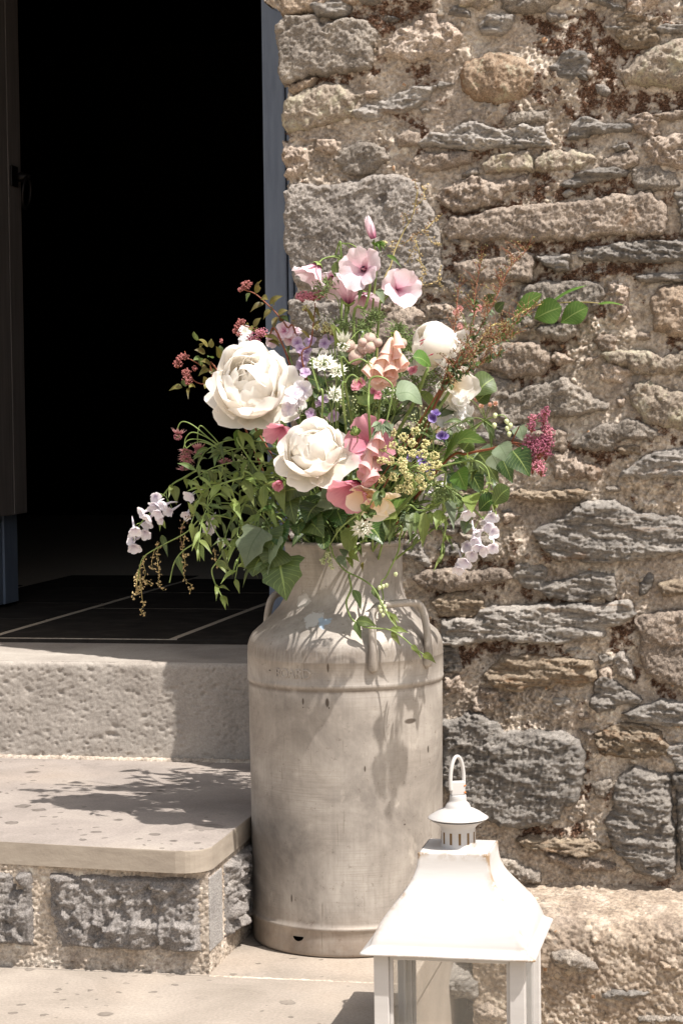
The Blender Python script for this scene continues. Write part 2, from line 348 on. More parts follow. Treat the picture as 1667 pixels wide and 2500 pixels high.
# crop, type, thickness, profile radius, polygon
STONES = [
 (C1,'tan',.024,.010,[(62,-60),(390,-60),(375,0),(365,10),(250,28),(100,48),(66,40)]),
 (C1,'granite',.030,.007,[(50,90),(90,62),(190,55),(225,90),(330,68),(390,80),(425,115),(420,150),(400,170),(400,225),(385,250),(290,262),(200,265),(95,300),(62,290),(52,180)]),
 (C1,'pale',.034,.016,[(460,140),(500,105),(540,85),(590,80),(600,50),(640,45),(655,80),(690,65),(735,125),(700,190),(660,235),(610,210),(560,225),(520,215),(455,205)]),
 (C1,'slate',.012,.006,[(430,65),(465,50),(510,62),(490,75),(450,78)]),
 (C1,'lichen',.028,.016,[(75,370),(150,330),(240,310),(330,320),(360,350),(330,390),(340,420),(270,440),(160,480),(85,480),(65,430)]),
 (C1,'lslate',.018,.008,[(330,410),(430,375),(500,345),(560,325),(645,318),(600,365),(560,395),(450,420),(380,432)]),
 (C1,'boulder',.046,.034,[(735,270),(760,220),(830,195),(900,190),(980,215),(1015,260),(1010,310),(950,370),(860,395),(790,370),(740,330)]),
 (C1,'lichen',.042,.026,[(1330,265),(1380,215),(1450,165),(1540,135),(1700,130),(1720,310),(1560,320),(1440,315),(1350,310)]),
 (C1,'dslate',.016,.014,[(1065,245),(1120,200),(1190,190),(1215,225),(1200,290),(1130,300),(1080,280)]),
 (C1,'lslate',.026,.007,[(575,535),(625,490),(690,495),(760,455),(820,455),(850,480),(905,490),(960,462),(1040,465),(1075,540),(960,545),(800,550),(660,545)]),
 (C1,'dslate',.022,.007,[(1135,515),(1150,470),(1200,440),(1300,455),(1390,450),(1370,480),(1250,495)]),
 (C1,'warm',.022,.008,[(495,500),(540,475),(575,490),(575,540),(500,545)]),
 (C1,'granite',.016,.012,[(265,590),(290,540),(360,520),(440,550),(470,590),(420,640),(300,640)]),
 (C1,'pale',.026,.014,[(66,575),(72,530),(165,550),(160,620),(110,660),(75,650)]),
 (C1,'warm',.018,.010,[(550,595),(600,570),(700,560),(775,565),(770,600),(700,625),(600,630),(560,615)]),
 (C1,'lichen',.022,.010,[(810,610),(860,575),(930,560),(1000,555),(1005,625),(900,635),(830,640)]),
 (C1,'lichen',.026,.010,[(1012,600),(1040,560),(1150,550),(1225,565),(1250,590),(1200,620),(1100,632),(1020,625)]),
 (C1,'slate',.026,.006,[(1095,690),(1150,660),(1220,630),(1300,620),(1390,630),(1350,650),(1250,665),(1150,690)]),
 (C1,'grey',.036,.008,[(75,715),(105,690),(250,690),(340,680),(420,650),(510,648),(590,680),(600,740),(640,800),(660,880),(655,1065),(560,1070),(150,1060),(110,1040),(85,930),(80,830)]),
 (C1,'pale',.030,.014,[(645,730),(700,690),(780,650),(840,665),(990,650),(1005,700),(900,720),(890,740),(790,770),(740,785),(680,765)]),
 (C1,'warm',.030,.007,[(665,850),(700,815),(800,800),(940,770),(1090,755),(1250,735),(1440,720),(1500,780),(1500,850),(1480,870),(1330,870),(1100,885),(920,895),(690,890)]),
 (C1,'slate',.028,.006,[(1160,960),(1200,935),(1320,905),(1400,900),(1720,895),(1720,970),(1480,970),(1300,970),(1200,975)]),
 (C1,'slate',.024,.006,[(1385,1030),(1450,1015),(1568,1010),(1720,1005),(1720,1050),(1500,1050),(1400,1045)]),
 (C1,'pale',.034,.016,[(1420,540),(1470,505),(1560,490),(1720,480),(1720,610),(1500,620),(1440,610)]),
 (C1,'pale',.020,.012,[(1040,690),(1085,680),(1090,710),(1050,722)]),
 (C1,'lslate',.020,.010,[(1110,720),(1140,700),(1162,715),(1130,738)]),
 (C1,'slate',.026,.008,[(1545,720),(1600,700),(1720,700),(1720,845),(1560,860)]),
 (C1,'slate',.018,.006,[(1290,545),(1350,530),(1365,550),(1320,562)]),
 (C1,'warm',.020,.014,[(1268,580),(1350,562),(1415,572),(1415,620),(1340,640),(1260,620)]),
 (C1,'lslate',.020,.006,[(1265,92),(1330,88),(1390,95),(1330,112),(1280,108)]),
 (C1,'granite',.026,.014,[(880,-60),(1120,-60),(1100,0),(1050,28),(930,35),(890,20)]),
 (C1,'lichen',.024,.012,[(720,-60),(850,-60),(860,0),(800,25),(730,15)]),
 (C1,'grey',.016,.010,[(1240,310),(1270,305),(1295,335),(1275,355),(1245,340)]),
 (C1,'warm',.020,.008,[(1440,425),(1560,405),(1720,410),(1720,445),(1500,442)]),
 (C1,'slate',.022,.006,[(1440,95),(1500,85),(1600,90),(1600,120),(1470,125)]),
 (C1,'tan',.018,.012,[(85,330),(130,300),(190,285),(180,320),(110,355)]),
 (C2,'warm',.028,.008,[(245,95),(450,80),(610,30),(695,60),(700,190),(480,205),(290,190)]),
 (C2,'slate',.026,.007,[(725,60),(920,45),(915,140),(830,150),(745,90)]),
 (C2,'granite',.030,.010,[(610,330),(650,250),(770,200),(900,210),(1090,215),(1122,240),(1115,290),(1040,360),(1000,425),(740,438),(690,470),(560,400)]),
 (C2,'granite',.030,.012,[(700,480),(745,445),(960,440),(950,495),(890,540),(740,520)]),
 (C2,'granite',.024,.010,[(540,420),(600,410),(685,475),(690,500),(640,500),(560,470)]),
 (C2,'pale',.024,.016,[(1110,200),(1195,175),(1250,230),(1250,380),(1180,470),(1130,440),(1140,350),(1125,290)]),
 (C2,'tan',.034,.018,[(1385,300),(1430,240),(1500,210),(1720,230),(1720,490),(1560,520),(1430,500),(1395,480)]),
 (C2,'warm',.032,.014,[(380,700),(450,590),(560,550),(720,550),(785,600),(795,690),(730,745),(580,750),(500,720)]),
 (C2,'granite',.022,.008,[(480,920),(560,860),(720,800),(870,755),(930,810),(1130,920),(1120,940),(960,970),(820,965),(690,1000),(600,1020),(520,990)]),
 (C2,'lichen',.030,.012,[(1100,620),(1200,600),(1330,590),(1450,640),(1600,600),(1720,600),(1720,690),(1400,735),(1260,720),(1150,660)]),
 (C2,'pale',.028,.010,[(805,650),(830,610),(950,650),(940,670),(850,682)]),
 (C2,'lichen',.034,.018,[(1245,840),(1290,790),(1390,785),(1520,840),(1720,840),(1720,1040),(1568,1055),(1450,1040),(1350,1010),(1270,930)]),
 (C2,'granite',.024,.008,[(935,1145),(1010,1070),(1080,1030),(1200,1020),(1250,995),(1400,1060),(1430,1090),(1390,1110),(1280,1105),(1190,1115),(1150,1170),(1010,1165)]),
 (C2,'pale',.026,.018,[(770,1240),(800,1180),(900,1190),(1120,1290),(1060,1340),(830,1340)]),
 (C2,'lslate',.026,.010,[(1325,1215),(1420,1170),(1580,1155),(1720,1150),(1720,1300),(1450,1330),(1200,1330),(1250,1275)]),
 (C2,'ochre',.030,.006,[(560,1430),(650,1395),(760,1420),(960,1395),(1040,1415),(950,1470),(700,1470),(580,1450)]),
 (C2,'dslate',.020,.008,[(320,1080),(420,1060),(510,1090),(500,1120),(380,1160),(330,1140)]),
 (C2,'lslate',.018,.012,[(1055,145),(1090,125),(1112,150),(1080,172)]),
 (C2,'pale',.020,.012,[(100,340),(200,330),(300,380),(280,420),(150,410)]),
 (C2,'pale',.022,.010,[(1180,880),(1230,870),(1235,920),(1195,935)]),
 (C3,'lslate',.038,.012,[(760,220),(800,180),(900,150),(980,110),(1060,50),(1200,60),(1330,110),(1460,130),(1600,150),(1750,160),(1750,330),(1480,330),(1350,365),(1100,370),(900,360),(800,290)]),
 (C3,'warm',.028,.008,[(120,470),(160,435),(260,425),(420,420),(600,430),(655,465),(560,490),(430,520),(310,535),(190,520)]),
 (C3,'slate',.030,.008,[(765,520),(830,490),(930,465),(1050,440),(1190,450),(1220,530),(1180,580),(1000,580),(850,565)]),
 (C3,'lslate',.040,.009,[(270,690),(450,680),(480,630),(700,615),(920,610),(1150,605),(1280,590),(1310,650),(1260,690),(1150,730),(1150,780),(950,810),(800,815),(550,790),(330,830),(270,820)]),
 (C3,'warm',.030,.009,[(1310,690),(1350,665),(1568,640),(1750,635),(1750,1080),(1568,1060),(1450,1020),(1370,980),(1330,870)]),
 (C3,'ochre',.034,.012,[(500,1000),(540,930),(600,880),(700,870),(800,870),(1000,900),(1090,910),(1095,1000),(1060,1040),(850,1045),(700,1060),(560,1050)]),
 (C3,'dslate',.030,.009,[(1230,1190),(1300,1160),(1420,1130),(1568,1130),(1750,1130),(1750,1250),(1480,1265),(1330,1240)]),
 (C3,'ochre',.026,.016,[(1090,1300),(1180,1260),(1330,1250),(1450,1290),(1500,1390),(1430,1420),(1250,1430),(1120,1410)]),
 (C3,'dslate',.018,.012,[(1330,490),(1380,430),(1410,440),(1400,520),(1330,560)]),
 (C3,'ochre',.026,.008,[(1430,500),(1500,470),(1600,470),(1750,470),(1750,560),(1450,560)]),
 (C3,'grey',.020,.010,[(1190,900),(1240,860),(1280,920),(1295,1000),(1230,980)]),
 (C3,'pale',.022,.010,[(1110,960),(1185,930),(1185,1010),(1130,1040)]),
 (C3,'pale',.026,.014,[(285,1000),(370,990),(380,1080),(290,1100)]),
 (C3,'dslate',.020,.012,[(245,310),(340,270),(390,330),(280,345)]),
 (C3,'lslate',.018,.008,[(580,100),(640,90),(660,115),(590,122)]),
 (C3,'slate',.020,.006,[(560,1120),(600,1100),(640,1120),(600,1140)]),
 (C3,'tan',.018,.012,[(700,330),(740,325),(765,345),(740,375),(700,365)]),
 (C4,'dslate',.046,.014,[(190,30),(330,-5),(500,30),(540,70),(640,100),(850,80),(960,140),(1000,230),(990,380),(950,500),(880,520),(850,600),(640,640),(600,660),(450,600),(320,540),(190,400)]),
 (C4,'slate',.044,.014,[(1190,350),(1290,295),(1470,340),(1500,420),(1500,600),(1530,760),(1520,900),(1420,950),(1280,900),(1230,830),(1130,690),(1120,630),(1160,520)]),
 (C4,'dslate',.036,.012,[(1515,350),(1720,330),(1720,900),(1560,880),(1545,700),(1525,480)]),
 (C4,'ochre',.024,.008,[(590,715),(700,695),(900,705),(1080,710),(1140,760),(1050,800),(900,800),(680,760)]),
 (C4,'granite',.022,.012,[(1045,400),(1100,370),(1160,350),(1150,420),(1105,470),(1060,450)]),
 (C4,'granite',.022,.012,[(500,820),(600,830),(720,900),(740,960),(620,950),(520,900)]),
 (C4,'warm',.018,.010,[(760,765),(960,830),(1180,850),(1180,900),(900,880),(800,840)]),
]
# stones behind the flowers and the churn (same coursing, only glimpsed between the leaves)
S0 = (0, 0, 1.0)
STONES += [
 (S0,'grey',.024,.010,[(698,735),(770,735),(845,745),(855,800),(760,820),(710,790)]),
 (S0,'warm',.026,.010,[(870,760),(960,740),(1030,760),(1020,830),(900,845)]),
 (S0,'slate',.026,.010,[(700,860),(820,850),(900,880),(870,940),(720,930)]),
 (S0,'granite',.030,.012,[(930,870),(1080,850),(1120,930),(1060,1000),(950,970)]),
 (S0,'pale',.026,.012,[(700,970),(830,960),(900,1010),(860,1080),(710,1060)]),
 (S0,'warm',.030,.010,[(920,1030),(1060,1030),(1090,1100),(960,1130)]),
 (S0,'slate',.030,.010,[(700,1110),(840,1110),(900,1160),(880,1230),(700,1220)]),
 (S0,'grey',.026,.010,[(700,1260),(850,1270),(930,1330),(900,1420),(700,1430)]),
 (S0,'warm',.026,.010,[(700,1470),(900,1460),(1010,1520),(990,1620),(700,1610)]),
 (S0,'granite',.030,.012,[(700,1650),(900,1660),(1000,1750),(980,1900),(700,1900)]),
 (S0,'slate',.030,.012,[(700,1950),(900,1940),(1000,2010),(990,2100),(700,2100)]),
]
# courses that run on past the frame
_r = np.random.default_rng(21)
for zc in np.arange(0.10, 1.97, 0.105):
    for xc in ((0.665, 0.745, 0.832, 0.918) if zc < 1.77 else tuple(np.arange(-0.10, 0.95, 0.095))):
        w, h = 0.034+0.012*_r.random(), 0.036+0.012*_r.random()
        a = np.linspace(0, 2*np.pi, 9, endpoint=False)
        kx_, kz_ = xc+0.01*_r.standard_normal(), zc+0.01*_r.standard_normal()
        pts = [(kx_+w*np.sign(np.cos(t))*abs(np.cos(t))**.6, kz_+h*np.sign(np.sin(t))*abs(np.sin(t))**.6) for t in a]
        STONES.append((None, ['slate', 'warm', 'granite', 'pale'][_r.integers(4)], .03, .012, pts))

ALL_POLYS = []
MAXH = np.full((NZ, NX), -1.0)
stone_parts = []

def facet(px, pz, cx, cz, r, k, tilt):
    h = np.full(px.shape, 0.0)
    for i in range(k):
        a = r.uniform(0, 2*np.pi); s = r.uniform(0.3, 1.0)*tilt; c = r.uniform(0.0, 0.010)
        h = np.minimum(h, c - s*((px-cx)*np.cos(a)+(pz-cz)*np.sin(a)))
    return h


def hewn(nz, nx, st, seed, cell, amp, zs=1.6, blur=1, warp=0.004):
    """faceted, split-stone relief: every cell a tilted plane"""
    r = np.random.default_rng(seed); H, W = nz*st, nx*st; n = max(4, int(H*W/(cell*cell)))
    S = np.stack([r.uniform(0, W, n), r.uniform(0, H, n)], -1); g = r.normal(0, 1, (n, 2)); o_ = r.normal(0, .5, n)
    X, Z = np.meshgrid(np.arange(nx)*st, np.arange(nz)*st)
    wx = spectral(nz, nx, seed+1, 1.6, lo=0.05, hi=0.003, step=st)*warp; wz = spectral(nz, nx, seed+2, 1.6, lo=0.05, hi=0.003, step=st)*warp
    best = np.full(X.shape, 1e9); h = np.zeros(X.shape)
    for k in range(n):
        dx, dz = X+wx-S[k, 0], Z+wz-S[k, 1]; d = dx*dx+dz*dz*zs
        m = d < best; best = np.where(m, d, best); h = np.where(m, o_[k]*amp*0.6+(g[k, 0]*dx+g[k, 1]*dz)*amp/cell, h)
    for _ in range(blur):
        h = (h*2+np.roll(h, 1, 0)+np.roll(h, -1, 0)+np.roll(h, 1, 1)+np.roll(h, -1, 1))/6
    return h + spectral(nz, nx, seed+3, 1.1, lo=0.02, step=st)*amp*0.16

def make_stone(i, spec, Yp=YW, grid=None, parent=None):
    crop, ty, T, rad, pts = spec
    poly = np.array(pts if crop is None else wpoly(crop, pts, Yp-0.012))
    r = np.random.default_rng(100+i)
    m = 0.010
    x0, z0 = poly.min(0)-m; x1, z1 = poly.max(0)+m
    ix0, ix1 = max(0, int((x0-GX0)/STEP)), min(NX, int((x1-GX0)/STEP)+2)
    iz0, iz1 = max(0, int((z0-GZ0)/STEP)), min(NZ, int((z1-GZ0)/STEP)+2)
    if ix1-ix0 < 3 or iz1-iz0 < 3: return None
    sl = np.s_[iz0:iz1, ix0:ix1]
    X, Z = GXX[sl], GZZ[sl]
    size = min(x1-x0, z1-z0)-2*m
    d = poly_sdf(X, Z, poly) + N_warp[sl]*min(0.0022, size*0.05) + N_mid[sl]*0.0008 + min(0.0038, size*0.08)
    dc = np.maximum(d, 0)
    prof = 1-np.exp(-dc/rad)
    cx, cz = poly.mean(0)
    nzz, nxx = X.shape
    if ty in ('slate', 'dslate', 'lslate', 'ochre'):
        L = N_lay[sl] if i % 3 else N_lay2[sl]
        if crop is C4 and ty in ('slate', 'dslate') and i % 2: L = 0.5*N_vert[sl]+0.5*L
        q = L*1.2 + N_warp[sl]*0.4
        ter = np.floor(q*1.6)/1.6 + np.clip((q*1.6-np.floor(q*1.6))*2.6-1.6, 0, 1)/1.6       # broken cleavage ledges
        rel = ter*0.0026 + L*0.0008 + N_fine[sl]*0.0010 + facet(X, Z, cx, cz, r, 3, 0.10)*0.6 + hewn(nzz, nxx, STEP, 900+i*7, 0.024, 0.0034, 5.0)
    elif ty == 'boulder':
        rel = N_mid[sl]*0.0010 + N_fine[sl]*0.0009 + hewn(nzz, nxx, STEP, 900+i*7, 0.03, 0.0030)
    elif ty == 'pale':
        rel = N_mid[sl]*0.0022 + N_warp[sl]*0.001 + N_fine[sl]*0.0011 + facet(X, Z, cx, cz, r, 4, 0.22) + hewn(nzz, nxx, STEP, 900+i*7, 0.018, 0.0070)
    elif ty in ('lichen', 'tan'):
        rel = N_mid[sl]*0.0010 + N_fine[sl]*0.0009 + facet(X, Z, cx, cz, r, 3, 0.12) + hewn(nzz, nxx, STEP, 900+i*7, 0.026, 0.0046)
    else:
        rel = N_mid[sl]*0.0007 + N_fine[sl]*0.0011 + facet(X, Z, cx, cz, r, 4, 0.10) + hewn(nzz, nxx, STEP, 900+i*7, 0.034, 0.0042)
    rad2 = rad*0.34
    prof = 1-np.exp(-dc/rad2)
    h = -0.012 + (T*0.50+0.011)*prof + rel*0.9*np.clip(dc/0.005, 0, 1) - 0.006*np.exp(-dc/0.002)
    h = np.where(d <= 0, -0.045, h)
    ok = d > -0.001
    h = np.where(d <= 0, -0.045, h)
    okq = ok[:-1, :-1] | ok[1:, :-1] | ok[:-1, 1:] | ok[1:, 1:]
    nz, nx = X.shape
    idx = np.arange(nz*nx).reshape(nz, nx)
    q = np.stack([idx[:-1, :-1], idx[:-1, 1:], idx[1:, 1:], idx[1:, :-1]], -1)[okq]
    if len(q) == 0: return None
    used = np.unique(q); remap = np.full(nz*nx, -1); remap[used] = np.arange(len(used))
    V = np.stack([X.ravel(), (Yp-h).ravel(), Z.ravel()], -1)[used]
    if Yp == YW:
        MAXH[sl] = np.maximum(MAXH[sl], np.where(d > 0.006, h, -1))
    o = mesh_np('stone', V, remap[q], SM[ty], parent)
    return o

# ---- the mortar bed, the wall's own mesh
mortar_mask_stone = np.full((NZ, NX), -1.0)
N_patch = np.clip(0.55+0.45*spectral(NZ, NX, 15, 2.0, lo=0.4, hi=0.02), 0.12, 1.25)      # some mortar is smooth, some crumbled
h_m = -0.0095 + N_broad*0.0035 + (N_mid*0.0026 + N_crumb*0.0022)*N_patch + N_fine*0.0014 + hewn(NZ, NX, STEP, 77, 0.045, 0.004, 1.2)*0.6
# embedded grit and pebbles in the mortar
peb_mask = np.zeros((NZ, NX))
for k in range(3200):
    cx, cz = rng.uniform(GX0, GX1), rng.uniform(GZ0, GZ1)
    r = 0.0018+0.0062*rng.random()**5
    n = int(r*1.5/STEP)+2
    ix, iz = int((cx-GX0)/STEP), int((cz-GZ0)/STEP)
    a0, a1, b0, b1 = max(0, iz-n), min(NZ, iz+n+1), max(0, ix-n), min(NX, ix+n+1)
    sl = np.s_[a0:a1, b0:b1]
    th = rng.uniform(0, 3.14); e = rng.uniform(0.5, 1.0)
    dx, dz = GXX[sl]-cx, GZZ[sl]-cz
    u, v = dx*np.cos(th)+dz*np.sin(th), (-dx*np.sin(th)+dz*np.cos(th))/e
    q = 1-(u*u+v*v)/(r*r)
    hh = h_m[min(iz, NZ-1), min(ix, NX-1)]
    h_m[sl] = np.where(q > 0, np.maximum(h_m[sl], hh-0.001+np.sqrt(np.maximum(q, 0))*r*0.9), h_m[sl])
    peb_mask[sl] = np.where(q > 0.05, rng.uniform(0.25, 1.0), peb_mask[sl])

MOSS = [
 (C1,[(1010,330),(1100,300),(1200,290),(1220,230),(1200,180),(1250,120),(1400,150),(1440,170),(1370,220),(1330,270),(1350,320),(1568,330),(1720,330),(1720,400),(1420,420),(1300,450),(1180,400),(1060,360)]),
 (C1,[(430,20),(600,10),(640,40),(560,70),(510,90),(440,140),(430,110),(360,65),(250,60),(380,20)]),
 (C1,[(500,430),(590,440),(620,480),(580,530),(575,490)]),
 (C1,[(680,540),(1080,545),(1100,520),(1240,530),(1240,560),(1040,560),(850,570),(780,590),(700,570)]),
 (C1,[(660,760),(740,790),(900,740),(940,770),(700,815),(650,800)]),
 (C1,[(690,895),(920,895),(1100,885),(1480,875),(1720,860),(1720,900),(1400,900),(1200,935),(1160,960),(1010,940),(800,950),(690,990),(670,960)]),
 (C1,[(1030,640),(1095,690),(1300,680),(1390,650),(1400,720),(1250,735),(1000,755),(940,770),(960,700)]),
 (C1,[(540,240),(640,240),(640,290),(570,310)]),
 (C1,[(100,300),(200,268),(400,255),(380,280),(200,300),(110,330)]),
 (C1,[(1000,60),(1200,50),(1260,110),(1240,170),(1100,190),(1030,150)]),
 (C1,[(1145,950),(1160,970),(1400,980),(1720,975),(1720,1010),(1390,1030),(1250,1060),(1050,1040)]),
 (C2,[(700,100),(720,50),(930,50),(920,150),(1060,150),(1050,200),(900,205),(760,195),(700,200)]),
 (C2,[(40,270),(160,270),(170,330),(60,330)]), (C2,[(1125,250),(1130,420),(1040,420),(1110,290)]),
 (C2,[(740,540),(900,545),(810,620),(790,600)]), (C2,[(340,700),(480,720),(480,760),(400,780)]),
 (C2,[(790,690),(830,680),(780,740),(640,770),(600,750),(730,748)]), (C2,[(1320,110),(1568,95),(1720,95),(1720,150),(1400,150),(1300,150)]),
 (C2,[(1460,540),(1568,510),(1720,520),(1720,590),(1460,580)]), (C2,[(930,1160),(1150,1175),(1190,1120),(1240,1200),(1100,1280),(950,1200)]),
 (C2,[(1320,1200),(1500,1120),(1568,1150),(1420,1170)]), (C2,[(300,60),(600,10),(700,30),(690,60),(610,30),(450,80),(250,95)]),
 (C3,[(200,400),(340,390),(380,410),(500,400),(560,360),(640,420),(600,430),(420,420),(250,430)]),
 (C3,[(220,530),(430,520),(590,500),(560,530),(350,560),(250,600)]), (C3,[(700,540),(850,565),(1190,585),(1200,600),(900,610),(720,590)]),
 (C3,[(300,830),(550,800),(800,820),(950,830),(960,860),(700,870),(560,860),(480,900),(300,940)]),
 (C3,[(1160,740),(1300,700),(1310,840),(1180,860)]), (C3,[(1290,960),(1370,1000),(1568,1080),(1568,1110),(1380,1010)]),
 (C3,[(250,620),(470,620),(440,690),(260,680)]), (C3,[(1290,80),(1340,110),(1440,150),(1300,110)]),
 (C4,[(980,200),(1010,230),(1000,480),(940,500),(980,380)]), (C4,[(580,660),(850,650),(1000,680),(620,710)]),
]
moss = np.clip((N_broad*0.6+N_warp*0.5-1.15)*1.6, 0, 0.75)
for crop, pts in MOSS:
    P = np.array(wpoly(crop, pts))
    x0, z0 = P.min(0)-0.03; x1, z1 = P.max(0)+0.03
    ix0, ix1 = max(0, int((x0-GX0)/STEP)), min(NX, int((x1-GX0)/STEP)+2)
    iz0, iz1 = max(0, int((z0-GZ0)/STEP)), min(NZ, int((z1-GZ0)/STEP)+2)
    if ix1 <= ix0+2 or iz1 <= iz0+2: continue
    sl = np.s_[iz0:iz1, ix0:ix1]
    d = poly_sdf(GXX[sl], GZZ[sl], P) + N_warp[sl]*0.010 + N_mid[sl]*0.007
    moss[sl] = np.maximum(moss[sl], np.clip(d/0.006+0.3, 0, 1))
moss = moss*np.clip(0.75+N_mid*0.55+N_fine*0.25, 0, 1)
h_m -= moss*0.005

# irregular left edge of the wall at the doorway
EDGE = [(637,0),(688,30),(684,70),(676,95),(684,190),(694,198),(690,265),(700,320),(696,340),(688,360),(690,420),(697,440),(690,470),(694,560),(702,640),(716,705),(697,745),(710,820),(705,900),(700,1000),(705,1100),(700,1300),(705,1500),(700,2200)]
ez, ex = [], []
for x, y in EDGE:
    p = on_y(x, y, YW-0.01); ex.append(p[0]); ez.append(p[2])
o_ = np.argsort(ez); ez = np.array(ez)[o_]; ex = np.array(ex)[o_]
edge_x = np.interp(gz, ez, ex)

wall_label = 'old rubble stone wall of grey and tan stones, pale crumbling mortar and rusty moss beside doorway'
t = NT('lime_mortar')
crumb = t.noise(120, 5, 0.75)
c = t.ramp(t.noise(22, 6, 0.68, dist=0.5), [(0.28, '#8d8073'), (0.48, '#b0a292'), (0.70, '#d2c7b9')])
c = t.mix(t.mrange(t.noise(6, 4, 0.6), 0.45, 0.7, 0, 0.65), c, '#90847a')
c = t.mix(t.mrange(t.noise(11, 5, 0.7, dist=0.6), 0.56, 0.68, 0, 0.5), c, '#cdc3b5')
c = t.mix(t.mrange(t.noise(8.3, 5, 0.7, dist=0.6), 0.60, 0.72, 0, 0.40), c, '#86715c')
c = t.mix(0.6, c, t.ramp(crumb, [(0.32, 0.14), (0.5, 0.5), (0.68, 0.88)]), 'OVERLAY')
pa = t.attr('pebble')
pc = t.ramp(pa, [(0.2, '#8a8279'), (0.4, '#b9ab98'), (0.72, '#a07a5a'), (0.78, '#d6ccbd'), (1.0, '#7f7a76')], 'CONSTANT')
c = t.mix(t.mrange(pa, 0.05, 0.2, 0, 0.85), c, pc)
mo = t.attr('moss')
mc = t.ramp(t.noise(170, 4, 0.75), [(0.3, '#33231a'), (0.5, '#64483a'), (0.7, '#957055')])
c = t.mix(t.math('MULTIPLY', mo, 0.92), c, mc)
b = t.bump(crumb, 0.7, 0.003); b = t.bump(t.noise(420, 3, 0.7), 0.5, 0.0012, b)
M_mortar = t.set(color=c, rough=0.95, spec=0.12, normal=b)
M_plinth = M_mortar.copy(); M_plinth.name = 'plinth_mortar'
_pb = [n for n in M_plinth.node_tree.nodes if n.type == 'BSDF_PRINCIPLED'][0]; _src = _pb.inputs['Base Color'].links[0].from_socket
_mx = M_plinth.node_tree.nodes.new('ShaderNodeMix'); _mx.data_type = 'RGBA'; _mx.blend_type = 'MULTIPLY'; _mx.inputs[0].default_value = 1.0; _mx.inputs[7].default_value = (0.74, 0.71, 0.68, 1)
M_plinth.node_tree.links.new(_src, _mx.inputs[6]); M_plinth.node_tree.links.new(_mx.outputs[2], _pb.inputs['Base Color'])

wall = empty('stone_wall', (0.3, YW, 0.0), wall_label, 'wall')
for i, sp in enumerate(STONES):
    make_stone(i, sp, parent=wall)

# small flat stones and spalls that fill the wider gaps between the traced ones
_r2 = np.random.default_rng(77)
n_main = len(STONES)
def add_infill(count, smin, smax):
    placed_ = 0; tries = 0
    while placed_ < count and tries < 6000:
        tries += 1
        cx, cz = _r2.uniform(-0.13, 0.62), _r2.uniform(0.04, 1.80)
        w = _r2.uniform(smin, smax); hh = w*_r2.uniform(0.32, 0.7)
        ix0, ix1 = int((cx-w*0.9-GX0)/STEP), int((cx+w*0.9-GX0)/STEP); iz0, iz1 = int((cz-hh*0.9-GZ0)/STEP), int((cz+hh*0.9-GZ0)/STEP)
        if ix0 < 0 or iz0 < 0 or ix1 >= NX or iz1 >= NZ: continue
        if (MAXH[iz0:iz1, ix0:ix1] > -0.5).mean() > 0.10 or moss[iz0:iz1, ix0:ix1].mean() > 0.35: continue
        a = np.sort(_r2.uniform(0, 2*np.pi, 9)); k = _r2.uniform(0.75, 1.12, 9); th = _r2.normal(-0.05, 0.18)
        x = w*np.sign(np.cos(a))*np.abs(np.cos(a))**.7*k; z = hh*np.sign(np.sin(a))*np.abs(np.sin(a))**.7*k
        pts = [(cx+p*math.cos(th)-q_*math.sin(th), cz+p*math.sin(th)+q_*math.cos(th)) for p, q_ in zip(x, z)]
        ty = ['granite', 'warm', 'lslate', 'slate', 'grey', 'pale', 'dslate', 'ochre'][_r2.integers(8)]
        STONES.append((None, ty, _r2.uniform(.010, .024), .010, pts))
        make_stone(len(STONES), STONES[-1], parent=wall); placed_ += 1
add_infill(30, 0.032, 0.058); add_infill(34, 0.014, 0.028)

inside = GXX >= edge_x[:, None]
covered = MAXH > h_m+0.004
cov = covered.copy()
for _ in range(2):                                   # shrink so that the mortar still runs under the stone edges
    cov = cov & np.roll(cov, 1, 0) & np.roll(cov, -1, 0) & np.roll(cov, 1, 1) & np.roll(cov, -1, 1)
Xm = np.maximum(GXX, edge_x[:, None])
edge_d = np.maximum(GXX-edge_x[:, None], 0)
hm2 = h_m - 0.012*np.exp(-edge_d/0.006)
first = inside & ~np.roll(inside, 1, axis=1)
keepq = (inside[:-1, 1:] & inside[1:, 1:]) & ~(cov[:-1, :-1] & cov[1:, :-1] & cov[:-1, 1:] & cov[1:, 1:])
Ym = YW-hm2
Ym = np.where(inside, Ym, YW+0.09)                   # the edge turns back into the reveal
idx = np.arange(NZ*NX).reshape(NZ, NX)
q = np.stack([idx[:-1, :-1], idx[:-1, 1:], idx[1:, 1:], idx[1:, :-1]], -1)[keepq]
used = np.unique(q); remap = np.full(NZ*NX, -1); remap[used] = np.arange(len(used))
V = np.stack([Xm.ravel(), Ym.ravel(), GZZ.ravel()], -1)[used]
mesh_np('mortar', V, remap[q], M_mortar, wall, attrs={'moss': moss.ravel()[used], 'pebble': peb_mask.ravel()[used]})

